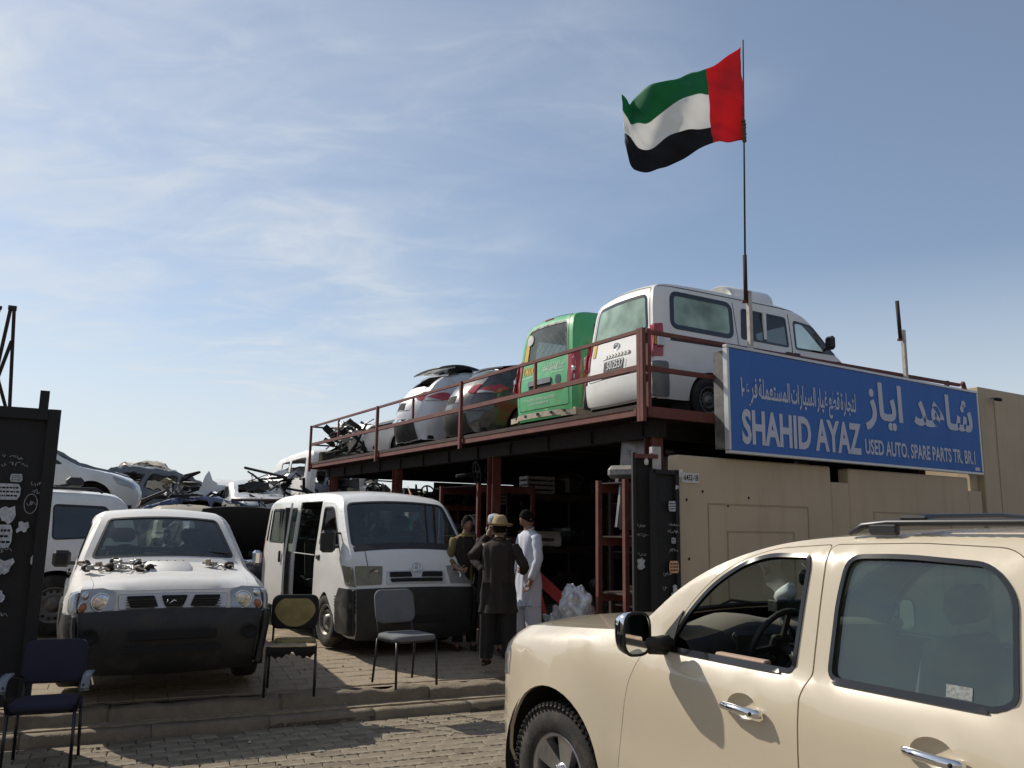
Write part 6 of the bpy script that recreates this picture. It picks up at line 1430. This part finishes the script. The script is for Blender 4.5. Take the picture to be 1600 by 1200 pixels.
def rings(b,secs,mi=0,n=36,fold=.0,seed=0,cap=True,ff=7):
    """secs: (centre, rx, ry, yaw)"""
    V=[];F=[]
    for j,(c,rx,ry) in enumerate(secs):
        for k in range(n):
            a=2*math.pi*k/n;q=1+fold*(j/len(secs)+.25)*(math.sin(a*ff+seed+j*.35)+.6*math.sin(a*(ff*2-3)+seed*2-j*.5))+fold*.5*noise.noise(Vector((math.cos(a)*2,math.sin(a)*2+seed,j*.6)))
            V.append((c[0]+rx*math.cos(a)*q,c[1]+ry*math.sin(a)*q,c[2]+(.006*math.sin(a*5+seed) if j==len(secs)-1 else 0)))
    for j in range(len(secs)-1):
        for k in range(n): F.append((j*n+k,j*n+(k+1)%n,j*n+n+(k+1)%n,j*n+n+k))
    if cap: F.append(tuple(range(n)))
    b.add(V,F,mi,True)
def sleeve(b,pts,rs,mi=0,seed=0,n=16,fold=.08):
    P=[Vector(p) for p in pts];Q=[];Rr=[]
    for i in range(len(P)-1):
        for k in range(7): t=k/7;Q.append(P[i].lerp(P[i+1],t));Rr.append((rs[i]*(1-t)+rs[i+1]*t)*(1+fold*math.sin(len(Q)*1.9+seed)*(.4+.6*math.sin(len(Q)*.7+seed)**2)))
    Q.append(P[-1]);Rr.append(rs[-1]);b.tube(Q,Rr,mi,n,True)
def hand(J,E,side,w_,dirv,pre,curl=.5):
    d=Vector(dirv).normalized();pal=Vector(w_)+d*.085;sd=d.cross(Vector((0,1,.2))).normalized()
    nr=sd.cross(d)
    J[pre+'p']=(tuple(Vector(w_)+d*.05),(.034,.018));E.append((pre+'w',pre+'p'))
    for k,(o,l) in enumerate(((-.026,.062),(-.009,.072),(.009,.068),(.026,.052))):
        a=pal+sd*o;b_=a+d*l*.5+nr*l*.15*curl*2;c_=b_+d*l*.35+nr*l*.45*curl*2
        J[f'{pre}f{k}a']=(tuple(a),.0095);J[f'{pre}f{k}b']=(tuple(b_),.0085);J[f'{pre}f{k}c']=(tuple(c_),.007)
        E+= [(pre+'p',f'{pre}f{k}a'),(f'{pre}f{k}a',f'{pre}f{k}b'),(f'{pre}f{k}b',f'{pre}f{k}c')]
    a=Vector(w_)+d*.035+sd*(-.032)*side;b_=a+d*.03+sd*(-.022)*side+nr*.012
    J[pre+'ta']=(tuple(a),.012);J[pre+'tb']=(tuple(b_),.010);J[pre+'tc']=(tuple(b_+d*.028+nr*.01),.008)
    E+=[(pre+'p',pre+'ta'),(pre+'ta',pre+'tb'),(pre+'tb',pre+'tc')]
def person(label,loc,hd_,ht,arms,head=(0,0),top='kurta_blue',bottom='kurta_blue',hair='hair',hem=.52,cap=None,legs=((0,0),(0,0)),seed=0,sleevelen=1.0,skinny=1.0,top_sleeve=None,vest=None,group=None):
    k=ht/1.72
    J={};E=[]
    def S(n,p,r): J[n]=(tuple(p),r)
    S('pel',(0,0,.95),(.13,.10));S('sp',(0,-.01,1.12),(.125,.095));S('ch',(0,-.005,1.30),(.15,.105));S('nb',(0,-.005,1.44),(.075,.06));S('nk',(0,.01,1.51),.052);S('hd0',(0,.02,1.57),.06)
    E+=[('pel','sp'),('sp','ch'),('ch','nb'),('nb','nk'),('nk','hd0')]
    for s_,i in ((1,0),(-1,1)):
        q='r' if s_>0 else 'l';fx,fy=legs[i]
        S(q+'h',(s_*.09,0,.90),.085);S(q+'k',(s_*.10+fx*.5,.02+fy*.5,.50),.058);S(q+'a',(s_*.10+fx,fy-.02,.10),.04);S(q+'t',(s_*.12+fx,fy+.12,.04),(.038,.028))
        E+=[('pel',q+'h'),(q+'h',q+'k'),(q+'k',q+'a'),(q+'a',q+'t')]
        sh=(s_*.185,-.01,1.41);el,wr,hv,cu=arms[i]
        S(q+'s',sh,.052);S(q+'e',el,.04);S(q+'w',wr,.028);E+=[('ch',q+'s'),(q+'s',q+'e'),(q+'e',q+'w')]
        hand(J,E,s_,wr,hv,q,cu)
    V,F=skinbody(J,E,'b');b=MB();b.add(V,F,0,True)
    hv_,hf_,mx=headmesh((0,.028,1.615),R(head[0]),R(head[1]));b.add(hv_,hf_,0,True)
    b.v=[(x*k*skinny,y*k*skinny,z*k) for x,y,z in b.v]
    body=b.build('person','skin');body.location=loc;body.rotation_euler=(0,0,R(-hd_));tag(body,label,'person',group)
    SC=Matrix.Diagonal((k*skinny,k*skinny,k,1))
    def ch(b,n,m):
        b.v=[tuple(SC@Vector(p)) for p in b.v];return b.build(n,m,body)
    # trousers
    b=MB()
    for s_,i in ((1,0),(-1,1)):
        fx,fy=legs[i];secs=[((s_*.07,0,.98),.11,.12),((s_*.09,0,.85),.115,.125),((s_*.095+fx*.3,.01+fy*.3,.62),.10,.11),((s_*.10+fx*.6,.01+fy*.6,.40),.085,.095),((s_*.10+fx*.9,fy*.9,.20),.075,.085),((s_*.10+fx,fy-.01,.085),.068,.08)]
        rings(b,secs,0,30,.08,seed+s_,ff=5)
    ch(b,'trousers',bottom)
    # long shirt
    b=MB();secs=[((0,-.005,1.49),.065,.06),((0,-.005,1.465),.11,.075),((0,-.008,1.44),.165,.095),((0,-.01,1.40),.198,.112),((0,-.01,1.32),.19,.118),((0,-.005,1.18),.178,.118),((0,0,1.02),.178,.125),((0,.0,.88),.186,.132),((0,.0,.72),.195,.14),((0,0,.60),.205,.145),((0,0,hem),.212,.15)]
    secs=[q for q in secs if q[0][2]>=hem]
    rings(b,secs,0,56,.06,seed,ff=8)
    tm=top_sleeve or top
    for s_,i in ((1,0),(-1,1)):
        el,wr,_,_2=arms[i];sh=Vector((s_*.165,-.01,1.415));w2=Vector(el).lerp(Vector(wr),sleevelen*.96)
        sleeve(b,[sh,el,w2],[.066,.054,.044],1,seed+s_,fold=.12)
    # collar
    b.tube([(.055*math.cos(a),.0+.052*math.sin(a),1.495-.02*math.sin(a)) for a in np.linspace(0,2*math.pi,17)],.012,0,6,False)
    ch(b,'long_shirt',[top,tm])
    if vest: b=MB();rings(b,[((0,-.005,1.45),.15,.09),((0,-.01,1.40),.19,.122),((0,-.01,1.3),.192,.128),((0,0,1.0),.186,.134),((0,0,.86),.192,.14)],0,36,.02,seed);ch(b,'waistcoat',vest)
    for s_,i in ((1,0),(-1,1)):
        fx,fy=legs[i];b=MB();b.prism([(.045*math.cos(a)*(1 if math.sin(a)>0 else .8),.13*math.sin(a)) for a in np.linspace(0,2*math.pi,18)[:-1]],0,.028,0,Matrix.Translation((s_*.115+fx,fy+.05,.0)));b.tube([(s_*.115+fx-.05,fy+.08,.02),(s_*.115+fx,fy+.085,.085),(s_*.115+fx+.05,fy+.08,.02)],.014,0,6);ch(b,'sandal','sandal')
    # hair
    b=MB();V=[];F=[];n=28;m=12
    for i in range(m+1):
        for q in range(n):
            a=2*math.pi*q/n;front=max(0,math.sin(a));th=(R(108)-front**1.5*R(48))*i/m
            d=Vector((math.sin(th)*math.cos(a),math.sin(th)*math.sin(a),math.cos(th)));w__=1+.035*noise.noise(d*9+Vector((seed,0,0)))
            V.append(tuple(mx@Vector((d.x*.0785*w__,d.y*.098*w__,d.z*.121*w__))))
    for i in range(m):
        for q in range(n): F.append((i*n+q,i*n+n+q,i*n+n+(q+1)%n,i*n+(q+1)%n))
    b.add(V,F,0,True);ch(b,'hair',hair)
    if cap=='hat':
        b=MB();pr=[(0,.168),(.035,.170),(.055,.160),(.070,.135),(.082,.085),(.088,.048)];b.lathe(pr,0,32,mx@Matrix.Scale(1.18,4,(0,1,0)))
        V=[];F=[]
        for i,rr in enumerate((.086,.105,.125,.142)):
            for q in range(32):
                a=2*math.pi*q/32;V.append(tuple(mx@Vector((rr*math.cos(a),rr*1.12*math.sin(a),.046+(-.012*i*math.sin(a) if math.sin(a)>0 else .010*i*abs(math.sin(a)))+.006*i*abs(math.cos(a))))))
        for i in range(3):
            for q in range(32): F.append((i*32+q,i*32+(q+1)%32,i*32+32+(q+1)%32,i*32+32+q))
        b.add(V,F,0,True);b.lathe([(.0895,.046),(.0885,.07)],1,32,mx@Matrix.Scale(1.18,4,(0,1,0)));h=ch(b,'straw_hat',['straw','kurta_brown'])
        md=h.modifiers.new('t','SOLIDIFY');md.thickness=.004
    if cap=='cap':
        b=MB();b.lathe([(0,.132),(.05,.13),(.078,.115),(.087,.085),(.088,.04)],0,28,mx@Matrix.Scale(1.2,4,(0,1,0)));ch(b,'prayer_cap','grey_cap')
    if cap=='beard': pass
    return body
dn=lambda s_,x=.03,y=.03:((s_*(.235+x),y,1.14),(s_*(.23+x),y+.06,.89),(0,.05,-1),.4)
person('man in dark brown kurta and straw hat, back turned, hand raised to his head',(-.12,9.72,YZ),14,1.60,
  [((.30,-.03,1.17),(.235,.16,1.10),(-.6,.5,.1),.6),((-.33,.04,1.27),(-.15,.10,1.54),(.3,.15,.9),.5)],(0,4),'kurta_brown','black_cloth',hem=.62,cap='hat',legs=((.03,.03),(-.02,-.02)),seed=1,skinny=1.12)
person('man in pale grey kurta with dark hair, looking down, facing left',(.235,10.35,YZ),-118,1.73,
  [((.25,.04,1.14),(.20,.12,.93),(0,.25,-1),.5),((-.26,.01,1.15),(-.235,.10,.90),(.1,.3,-1),.7)],(0,-22),'kurta_blue','kurta_blue',hem=.60,seed=2,legs=((.02,.05),(-.02,-.05)))
person('young man in yellow shirt and dark waistcoat standing beside the white van',(-.56,10.98,YZ),165,1.66,
  [((.26,.05,1.14),(.14,.22,1.02),(-.6,.5,.0),.5),dn(-1)],(10,-8),'yellow_cloth','black_cloth',hem=.75,vest='kurta_brown',seed=3,sleevelen=.5,skinny=.95)
person('man in white knitted cap, mostly hidden behind the man in the straw hat',(-.20,10.75,YZ),175,1.66,
  [((.25,.05,1.14),(.14,.22,1.02),(-.6,.5,.0),.5),dn(-1)],(-5,-14),'kurta_brown','black_cloth',hem=.62,cap='cap',seed=5)
# ------------------------------------------------ chairs
mat('purple_cloth',(.022,.021,.045),.95,var=.15,bump=.15,bs=200);mat('foam',(.30,.24,.09),.95,var=.25,vs=8,bump=.5,bs=60);mat('plywood',(.45,.33,.19),.8,var=.2,vs=20,dirt=(.05,.04,.03),da=.9,ds=12);mat('grey_fabric',(.16,.165,.18),.95,var=.12,bump=.2,bs=200);mat('tube_black',(.012,.012,.013),.35);mat('arm_grey',(.22,.24,.27),.5)
def pad(w_,d_,t,cur=.0,r=.08,bend=0):
    n=16;P=rc([(-w_/2,-d_/2),(w_/2,-d_/2),(w_/2,d_/2),(-w_/2,d_/2)],r);V=[];F=[];N_=len(P)
    lay=[(.90,t/2),(.97,t*.38),(1,0),(.97,-t*.38),(.90,-t/2)]
    V.append((0,0,t/2+.008));
    for s_,z in ((.5,t/2+.006),)+tuple(lay)+((.5,-t/2),):
        for x,y in P: V.append((x*s_,y*s_,z))
    V.append((0,0,-t/2));L=len(lay)+2
    for i in range(N_): F.append((0,1+i,1+(i+1)%N_))
    for l in range(L-1):
        for i in range(N_): F.append((1+l*N_+i,1+(l+1)*N_+i,1+(l+1)*N_+(i+1)%N_,1+l*N_+(i+1)%N_))
    e=len(V)-1
    for i in range(N_): F.append((e,1+(L-1)*N_+(i+1)%N_,1+(L-1)*N_+i))
    V=[(x,y,z+cur*(x*x)+bend*max(0,y)**2) for x,y,z in V];return V,F
def visitor_chair(label,loc,hd_,seatm,backm,arms=False,torn=False,tilt=0):
    """faces local -y"""
    t=thing('chair',label,'chair',loc,R(180-hd_),'old chairs by the kerb')
    w_=.46
    for s_ in (-1,1):
        TB('leg',[(s_*w_/2,-.22,.0),(s_*(w_/2-.005),-.20,.43)],.0125,'tube_black',t,8)
        TB('leg',[(s_*w_/2,.26,.0),(s_*(w_/2-.01),.20,.43)],.0125,'tube_black',t,8)
        TB('back_post',[(s_*.20,.20,.42),(s_*.20,.235,.50),(s_*.20,.27,.66)],.011,'tube_black',t,8)
        TB('side_rail',[(s_*(w_/2-.007),-.20,.43),(s_*(w_/2-.01),.20,.43)],.0125,'tube_black',t,8)
        if arms:
            b=MB();b.tube([(s_*(w_/2+.0),-.20,.43),(s_*(w_/2+.04),-.21,.62),(s_*(w_/2+.05),-.15,.655),(s_*(w_/2+.05),.12,.655),(s_*(w_/2+.0),.24,.62)],.0125,0,8);b.build('arm_tube','tube_black',t)
            V=[];F=[];
            pr=[(-.225,.595),(-.205,.645),(-.16,.675),(-.05,.685),(.08,.68)]
            for y,z in pr: V+=[(s_*(w_/2+.05)-.03,y,z),(s_*(w_/2+.05)+.03,y,z),(s_*(w_/2+.05)+.03,y+.005,z-.018),(s_*(w_/2+.05)-.03,y+.005,z-.018)]
            for i in range(4):
                for k in range(4): F.append((i*4+k,i*4+(k+1)%4,i*4+4+(k+1)%4,i*4+4+k))
            MB().add(V,F,0,True).build('armrest','arm_grey',t)
    b=MB();b.tube([(-w_/2+.01,-.18,.425),(w_/2-.01,-.18,.425)],.011);b.build('cross_tube','tube_black',t)
    V,F=pad(.48,.45,.055,-.12,.10)
    if torn:
        V=[(x,y,z+.0) for x,y,z in pad(.46,.43,.014,0,.08)[0]];F=pad(.46,.43,.014,0,.08)[1]
        o=MB().add(V,F,0,True,Matrix.Translation((0,0,.455))).build('seat_board','plywood',t)
        V2=[];F2=[];n=26
        for i in range(n+1):
            x=-.235+.47*i/n;V2+=[(x,-.20+.01*math.sin(i*2),.455),(x,-.225-.012*math.sin(i*1.3),.415-.02*abs(math.sin(i*.37+1))-.012*math.sin(i*2.9)),(x*.97,-.18,.40-.05*abs(math.sin(i*.21+.4))-.012*math.sin(i*1.7))]
        for i in range(n):
            for k in range(2): F2.append((i*3+k,i*3+k+1,i*3+4+k,i*3+3+k))
        MB().add(V2,F2,0,True).build('torn_cover',seatm,o)
        lV,lF=pad(.40,.26,.03,0,.1);MB().add(lV,lF,0,True,Matrix.Translation((.02,.09,.475))).build('foam_remains','foam',o)
    else: MB().add(V,F,0,True,Matrix.Translation((0,0,.462))).build('seat',seatm,t)
    mx=Matrix.Translation((0,.285,.73))@Matrix.Rotation(R(83-7),4,'X')
    V,F=pad(.46,.34,.045,.35,.09);bk=MB().add(V,F,0,True,mx).build('backrest',seatm,t)
    if torn:
        # front of the back is stripped: a drop of bare foam inside the cover's frame
        P=[(.20*math.cos(a)*(1-.18*max(0,-math.sin(a))),.155*math.sin(a)) for a in np.linspace(0,2*math.pi,33)[:-1]];P=[(x,max(min(y,.125),-.15)) for x,y in P]
        V=[(0,0,.034)]+[(x,y,.031+.35*x*x) for x,y in P];MB().add(V,[(0,i+1,(i+1)%32+1) for i in range(32)],0,True,mx).build('foam','foam',bk)
    return t
visitor_chair('purple cloth armchair with grey armrests in the shade by the black gate',(-3.56,6.76,.02),160,'purple_cloth','purple_cloth',arms=True)
visitor_chair('broken chair with bare yellow foam back and torn plywood seat',(-2.10,8.42,.265),168,'black_cloth','black_cloth',torn=True)
visitor_chair('plain black visitor chair with dusty grey seat in front of the white van',(-1.02,8.68,.315),143,'grey_fabric','grey_fabric')
# ------------------------------------------------ stacked wrecks at the back of the yard
WG='wrecked vehicles stacked in the yard'
def mv(root,loc,h,rot=(0,0)): root.location=loc;root.rotation_euler=(Matrix.Rotation(heading(h),3,'Z')@Matrix.Rotation(R(rot[0]),3,'X')@Matrix.Rotation(R(rot[1]),3,'Y')).to_euler()
LP=[(.08,.30,.05,.08),(.0,.40,.10,.12),(.0,.75,.12,.14),(.08,.98,.08,.12),(.3,1.12,.06,.10),(1.2,1.22,.05,.07),(1.38,1.28,.05,.05),(1.85,1.72,.05,.09),(2.1,1.86,.05,.12),(2.8,1.93,.05,.14),(4.3,1.91,.05,.14),(4.62,1.83,.06,.12),(4.82,1.2,.06,.12),(4.86,.8,.07,.12),(4.82,.38,.05,.08)]
LPL=[(-.1,.74),(.2,.88),(.6,.95),(4.4,.95),(4.9,.90)];LI=[(.3,.05),(.6,0),(1.0,0),(1.2,.03),(1.6,.11),(1.85,.17),(2,.22)]
lw=[rc([(1.62,1.27),(1.98,1.66),(2.62,1.74),(2.64,1.25)],.05),rc([(2.74,1.25),(2.74,1.75),(3.55,1.75),(3.60,1.25)],.06),rc([(3.70,1.26),(3.68,1.75),(4.36,1.73),(4.52,1.30)],.07)]
lc,lcc=gen('wagon','white estate wagon behind the black gate, loaded with scrap on its roof rack','car',(-9.85,10.35,YZ),-121.5,LP,LPL,LI,.95,.36,[(.95,.40),(3.80,.40)],.46,'white_paint',lw,((1.45,1.35),(1.92,1.76)),((4.66,1.76),(4.80,1.28)),hood=(.10,1.0),wr=.40,gl='glass_dark')
for sg in (-1,1):
    TB('roof_rail',[(2.3,sg*.66,1.90),(2.4,sg*.66,1.965),(4.2,sg*.66,1.975),(4.3,sg*.66,1.92)],.018,'black_plastic',lc,8)
def on(root,o): o.matrix_world=root.matrix_basis
r=random.Random(11)
for nm,lab,cat,m_,fn in (('roof_panel','folded grey sheet of scrap on the roof of the white estate wagon','scrap','grey_paint',lambda b:(b.box((3.2,.1,2.04),(.9,.7,.05),0,Matrix.Rotation(.35,4,'Z')@Matrix.Rotation(.12,4,'X'),.02),b.box((3.0,.2,2.12),(.5,.5,.07),0,Matrix.Rotation(-.3,4,'Z')@Matrix.Rotation(-.2,4,'Y'),.03))),
  ('loose_mirror','black loose wing mirror lying on the roof of the white estate wagon','mirror','black_plastic',lambda b:(b.box((4.0,.35,2.10),(.24,.16,.16),0,Matrix.Rotation(.3,4,'X'),.05),b.tube([(3.9,.3,2.05),(3.8,.1,2.02)],.03))),
  ('black_bumper','black plastic trim piece on the roof of the white estate wagon','trim','black_plastic',lambda b:(b.box((2.7,.25,2.07),(.45,.35,.16),0,Matrix.Rotation(.2,4,'Y'),.05),b.tube([(2.2,.4,2.0),(3.0,.5,2.08),(3.8,.45,2.02)],.03)))):
    b=MB();fn(b);o=b.build(nm,m_);tag(o,lab,cat);on(lc,o)
def sedan(name,label,paint,seed,crump,loc,h,rot=(0,0),missing=(),cat='car',hoodm=True,hh=.11,**k):
    g_,c=gen(name,label,cat,loc,h,CP,CPL,CI,.91,.24,[(.92,.36),(3.70,.36)],.42,paint,cw,((1.26,1.13),(1.80,1.47)),((3.98,1.48),(4.42,1.17)),hood=(.12,.78),wr=.34,rot=rot,crump=crump,seed=seed,missing=missing,group=WG,h_=hh,**k)
    for sg in (-1,1): c.sp('headlight',rc([(.02,.62),(.12,.76),(.55,.88),(.45,.74)],.03),sg,'clear_lens' if seed%2 else 'dark_inside',off=.008,t=.02,h=.05)
    return g_,c
# front-left stack: white car on top of a crushed one, nose to the right
sedan('car','white car stacked nose to the right above the estate wagon','white_paint',1,.02,(-7.85,17.5,YZ+1.52),56,(0,1.5),('wheels',))
sedan('car','crushed grey car carrying the white stacked one at the left','grey_paint',2,.10,(-7.8,17.6,YZ+.05),58,(0,0),('ws','rw','side'))
sedan('car','grey car with raised bonnet line, highest at the far left of the stacks','grey_paint',3,.08,(-9.3,20.4,YZ+1.72),56,(3,0),('ws','rw','side','wheels'))
sedan('car','dark crushed car at the bottom of the far left stack','dark_paint',4,.12,(-9.3,20.6,YZ+.2),60,(0,0),('ws','rw','side','wheels'))
# the tail-on beige wreck and what it stands on
sedan('car','beige wreck with torn off tail, on top of the stack left of the gap','beige_paint',5,.16,(-13.5,30.2,YZ+1.66),-28,(0,-2),('ws','rw','side','wheels','hood'))
sedan('car','blackened wreck under the beige one left of the gap','dark_paint',6,.16,(-13.4,30.0,YZ+.20),-30,(0,0),('ws','rw','side','wheels'))
# bonnet-up car between the pickup and the van
g_,c=sedan('car','dark car with bonnet wide open between the pickup and the white van','dark_paint',7,.01,(-4.45,14.3,YZ),150,(0,0),('hood',))
b=MB();V=[];F=[]
for i in range(9):
    for j in range(9):
        x=1.05-.62*(i/8)*1.05;y=-.74+1.48*j/8;z=1.02+.74*(i/8);V.append((x-.08*math.sin(i/8*3.1),y*(1-.10*(i/8)**3),z+.05*(1-(y/.74)**2)))
for i in range(8):
    for j in range(8): F.append((i*9+j,i*9+j+1,i*9+10+j,i*9+9+j))
o=b.add(V,F,0,True).build('raised_bonnet','dark_inside',g_);md=o.modifiers.new('t','SOLIDIFY');md.thickness=.03
b=MB();b.box((.62,0,.66),(.7,1.0,.28),0,bv=.05);b.box((.55,.2,.82),(.4,.4,.1),1,bv=.03)
for k in range(7): b.tube([(r.uniform(.2,1),r.uniform(-.6,.6),.8),(r.uniform(.2,1),r.uniform(-.6,.6),.9),(r.uniform(.2,1),r.uniform(-.6,.6),.78)],.02,1,6)
b.build('engine_bay',['dark_inside','galv'],g_)
sedan('car','white car roof with dusty beige cover showing behind the pickup','beige_paint',8,.03,(-6.2,17.2,YZ+.25),150,(0,0),('ws',))
sedan('car','second white roof behind the pickup, nearer the open bonnet','white_paint',9,.03,(-4.9,17.6,YZ+.10),146,(0,0),('ws',))
# long back row : lower cars, then jumbled upper cars
row=[('white_paint',-11.3,27.4,1.42,158,(0,0),'white pickup cab with light showing through its window, beyond the gap'),
     ('dark_paint',-11.6,28.6,.1,60,(0,0),'dark crushed car under the white cab beyond the gap'),
     ('grey_paint',-7.4,24.5,.95,64,(6,-6),'grey wreck tilted nose down in the middle of the heap'),
     ('silver_paint',-6.6,25.4,.15,62,(0,0),'silver crushed car at the bottom of the middle heap'),
     ('white_paint',-5.9,26.2,1.25,52,(-5,4),'white wreck with bent pillars on top of the middle heap'),
     ('blue_paint',-5.3,22.6,.75,75,(8,6),'blue crumpled wreck near the white van shell'),
     ('dark_paint',-4.3,23.8,.1,58,(0,0),'dark crushed car low behind the white van'),
     ('silver_paint',-3.4,26.5,1.2,50,(0,-5),'silver wreck seen through the gap under the deck'),
     ('dark_paint',-1.6,27.3,.3,60,(0,0),'dark wreck beyond the deck near the cream wall')]
pro={}
for i,(pt,x,y,z,h,rt,lab) in enumerate(row):
    if pt in pro:
        o=copy_tree(pro[pt]);o['label']=lab;mv(o,(x,y,YZ+z),h,rt)
    else:
        o,_=sedan('car',lab,pt,20+i,.13,(x,y,YZ+z),h,rt,('ws','side','wheels'),hh=.13);pro[pt]=o
# van shell standing up behind the white van
g_,c=gen('van','gutted white van shell on top of scrap beside the deck, rear opening dark','van',(-6.75,26.2,YZ+1.50),-28,VANPROF,VANPLAN,VANINS,.848,.25,[(.93,.33),(3.50,.33)],.385,'dusty_white',[rc([(1.60,1.24),(1.60,1.75),(2.50,1.75),(2.50,1.24)],.06),rc([(2.72,1.24),(2.72,1.76),(4.3,1.76),(4.4,1.24)],.06)],((.28,1.25),(.80,1.80)),((4.52,1.86),(4.69,.50)),crump=.03,seed=9,missing=('ws','rw','side','wheels'),h_=.12,group=WG,rot=(0,0))
sedan('car','flattened silver car with pale bonnet beside the deck end','silver_paint',41,.06,(-6.05,21.6,YZ+1.28),150,(0,6),('ws','side','wheels'))
sedan('car','dark flattened car under the pale bonnet beside the deck end','dark_paint',42,.12,(-6.0,21.8,YZ+.1),150,(0,0),('ws','side','wheels'))
# white wreck on the deck, front end stripped
g_,c=sedan('car','white car wreck with stripped engine bay at the far end of the deck','white_paint',12,.04,(-.2,20.9,ZT),58,(0,0),('ws','rw','side','hood'))
# the wreck lies with its nose to the rail : turned about
mv(g_,(-3.55,18.75,ZT),-122+180+180,(0,0))
b=MB()
for k in range(40):
    p=[(r.uniform(-.5,.6),r.uniform(-.75,.75),r.uniform(.15,.95)) for _ in range(3)];b.tube(p,r.uniform(.012,.035),k%3,6)
for k in range(22): b.box((r.uniform(-.4,.4),r.uniform(-.7,.7),r.uniform(.2,.85)),(r.uniform(.08,.3),r.uniform(.08,.3),r.uniform(.05,.2)),k%3,Matrix.Rotation(r.random()*3,4,(r.random(),r.random(),1)))
b.build('engine_remains',['dark_inside','galv','rust_dark'],g_)
# loose scrap nobody could count
b=MB()
def sheet(c_,s_,seed):
    V=[];F=[];n=4;mx=Matrix.Translation(c_)@Matrix.Rotation(r.random()*6,4,'Z')@Matrix.Rotation(r.uniform(-1.2,1.2),4,'X')@Matrix.Rotation(r.uniform(-.4,.4),4,'Y');rt_=r.uniform(.25,.8);fo=r.uniform(-.5,.5)
    for i in range(n):
        for j in range(n):
            x=(i/(n-1)-.5)*s_;y=(j/(n-1)-.5)*s_*rt_;ed=.14 if i in(0,n-1) or j in(0,n-1) else .05
            V.append((x+r.uniform(-ed,ed)*s_,y+r.uniform(-ed,ed)*s_*rt_,fo*abs(x)+r.uniform(-.06,.06)*s_))
    for i in range(n-1):
        for j in range(n-1):
            if r.random()<.1: continue
            F.append((i*n+j,i*n+j+1,(i+1)*n+j+1));F.append((i*n+j,(i+1)*n+j+1,(i+1)*n+j))
    b.add(V,F,r.choice((0,0,1,2,3,3,4,5,6,6,7)),False,mx)
for (x0,x1,y0,y1,z0,z1,n) in ((-8.6,-3.2,20.8,26.5,.6,2.75,620),(-13.2,-10.2,26.5,28.5,.4,1.9,90),(-9.8,-8.0,16.5,21,.9,2.6,60),(-6.4,-4.0,14.6,17,.4,1.5,30),(-3.6,1.5,23.5,26,.4,2.2,70)):
    for k in range(n):
        x=r.uniform(x0,x1);y=r.uniform(y0,y1);z=(z0+(z1-z0)*r.random()**.6)*(.82+.18*math.sin(x*2.3+y))+YZ
        if r.random()<.6: sheet((x,y,z),r.uniform(.18,.8),k)
        else:
            p=Vector((x,y,z));b.tube([p,p+Vector((r.uniform(-.5,.5),r.uniform(-.4,.4),r.uniform(-.1,.4))),p+Vector((r.uniform(-.9,.9),r.uniform(-.4,.4),r.uniform(-.3,.3)))],r.uniform(.012,.04),r.choice((0,3,4)),5)
b.build('scrap_heap',['dark_inside','white_paint','silver_paint','black_plastic','rust_dark','blue_paint','grey_paint','beige_paint'],label='tangle of bent panels and pipes between the stacked wrecks',kind='stuff')
# torn pale panel standing up in the heap
b=MB();b.prism([(-.22,0),(-.1,.42),(-.02,.55),(.10,.30),(.24,.22),(.2,0)],-.015,.015,0,Matrix.Rotation(R(80),4,'X'));o=b.build('torn_panel','dusty_white');tag(o,'torn pale body panel sticking up out of the middle heap','panel');o.location=(-7.95,22.0,2.66)
# ------------------------------------------------ row of workshops across the road
mat('plaster',(.42,.36,.28),.9,var=.1,vs=1);mat('shutter',(.20,.22,.24),.5,.4)
wk=thing('workshop_building','low plastered workshop row with roller shutters across the road','building',(KX,KY,0),KR)
BX('wall',(0,-19,3.2),(60,8,6.4),'plaster',wk)
for k in range(12):
    o=BX('roller_shutter',(-27.5+k*5,-14.97,1.6),(3.8,.08,3.2),'shutter',wk)
BX('parapet',(0,-15.0,6.5),(60.3,.3,.5),'plaster',wk)
nb=thing('neighbour_wall','beige yard wall running on to the left of the black gate','wall',(-4.06-3.3*math.cos(GR),7.45-3.3*math.sin(GR),0),GR)
for k in range(5): BX('wall_panel',(-1.4-k*2.8,.1,1.5),(2.76,.18,3.0),'precast',nb)
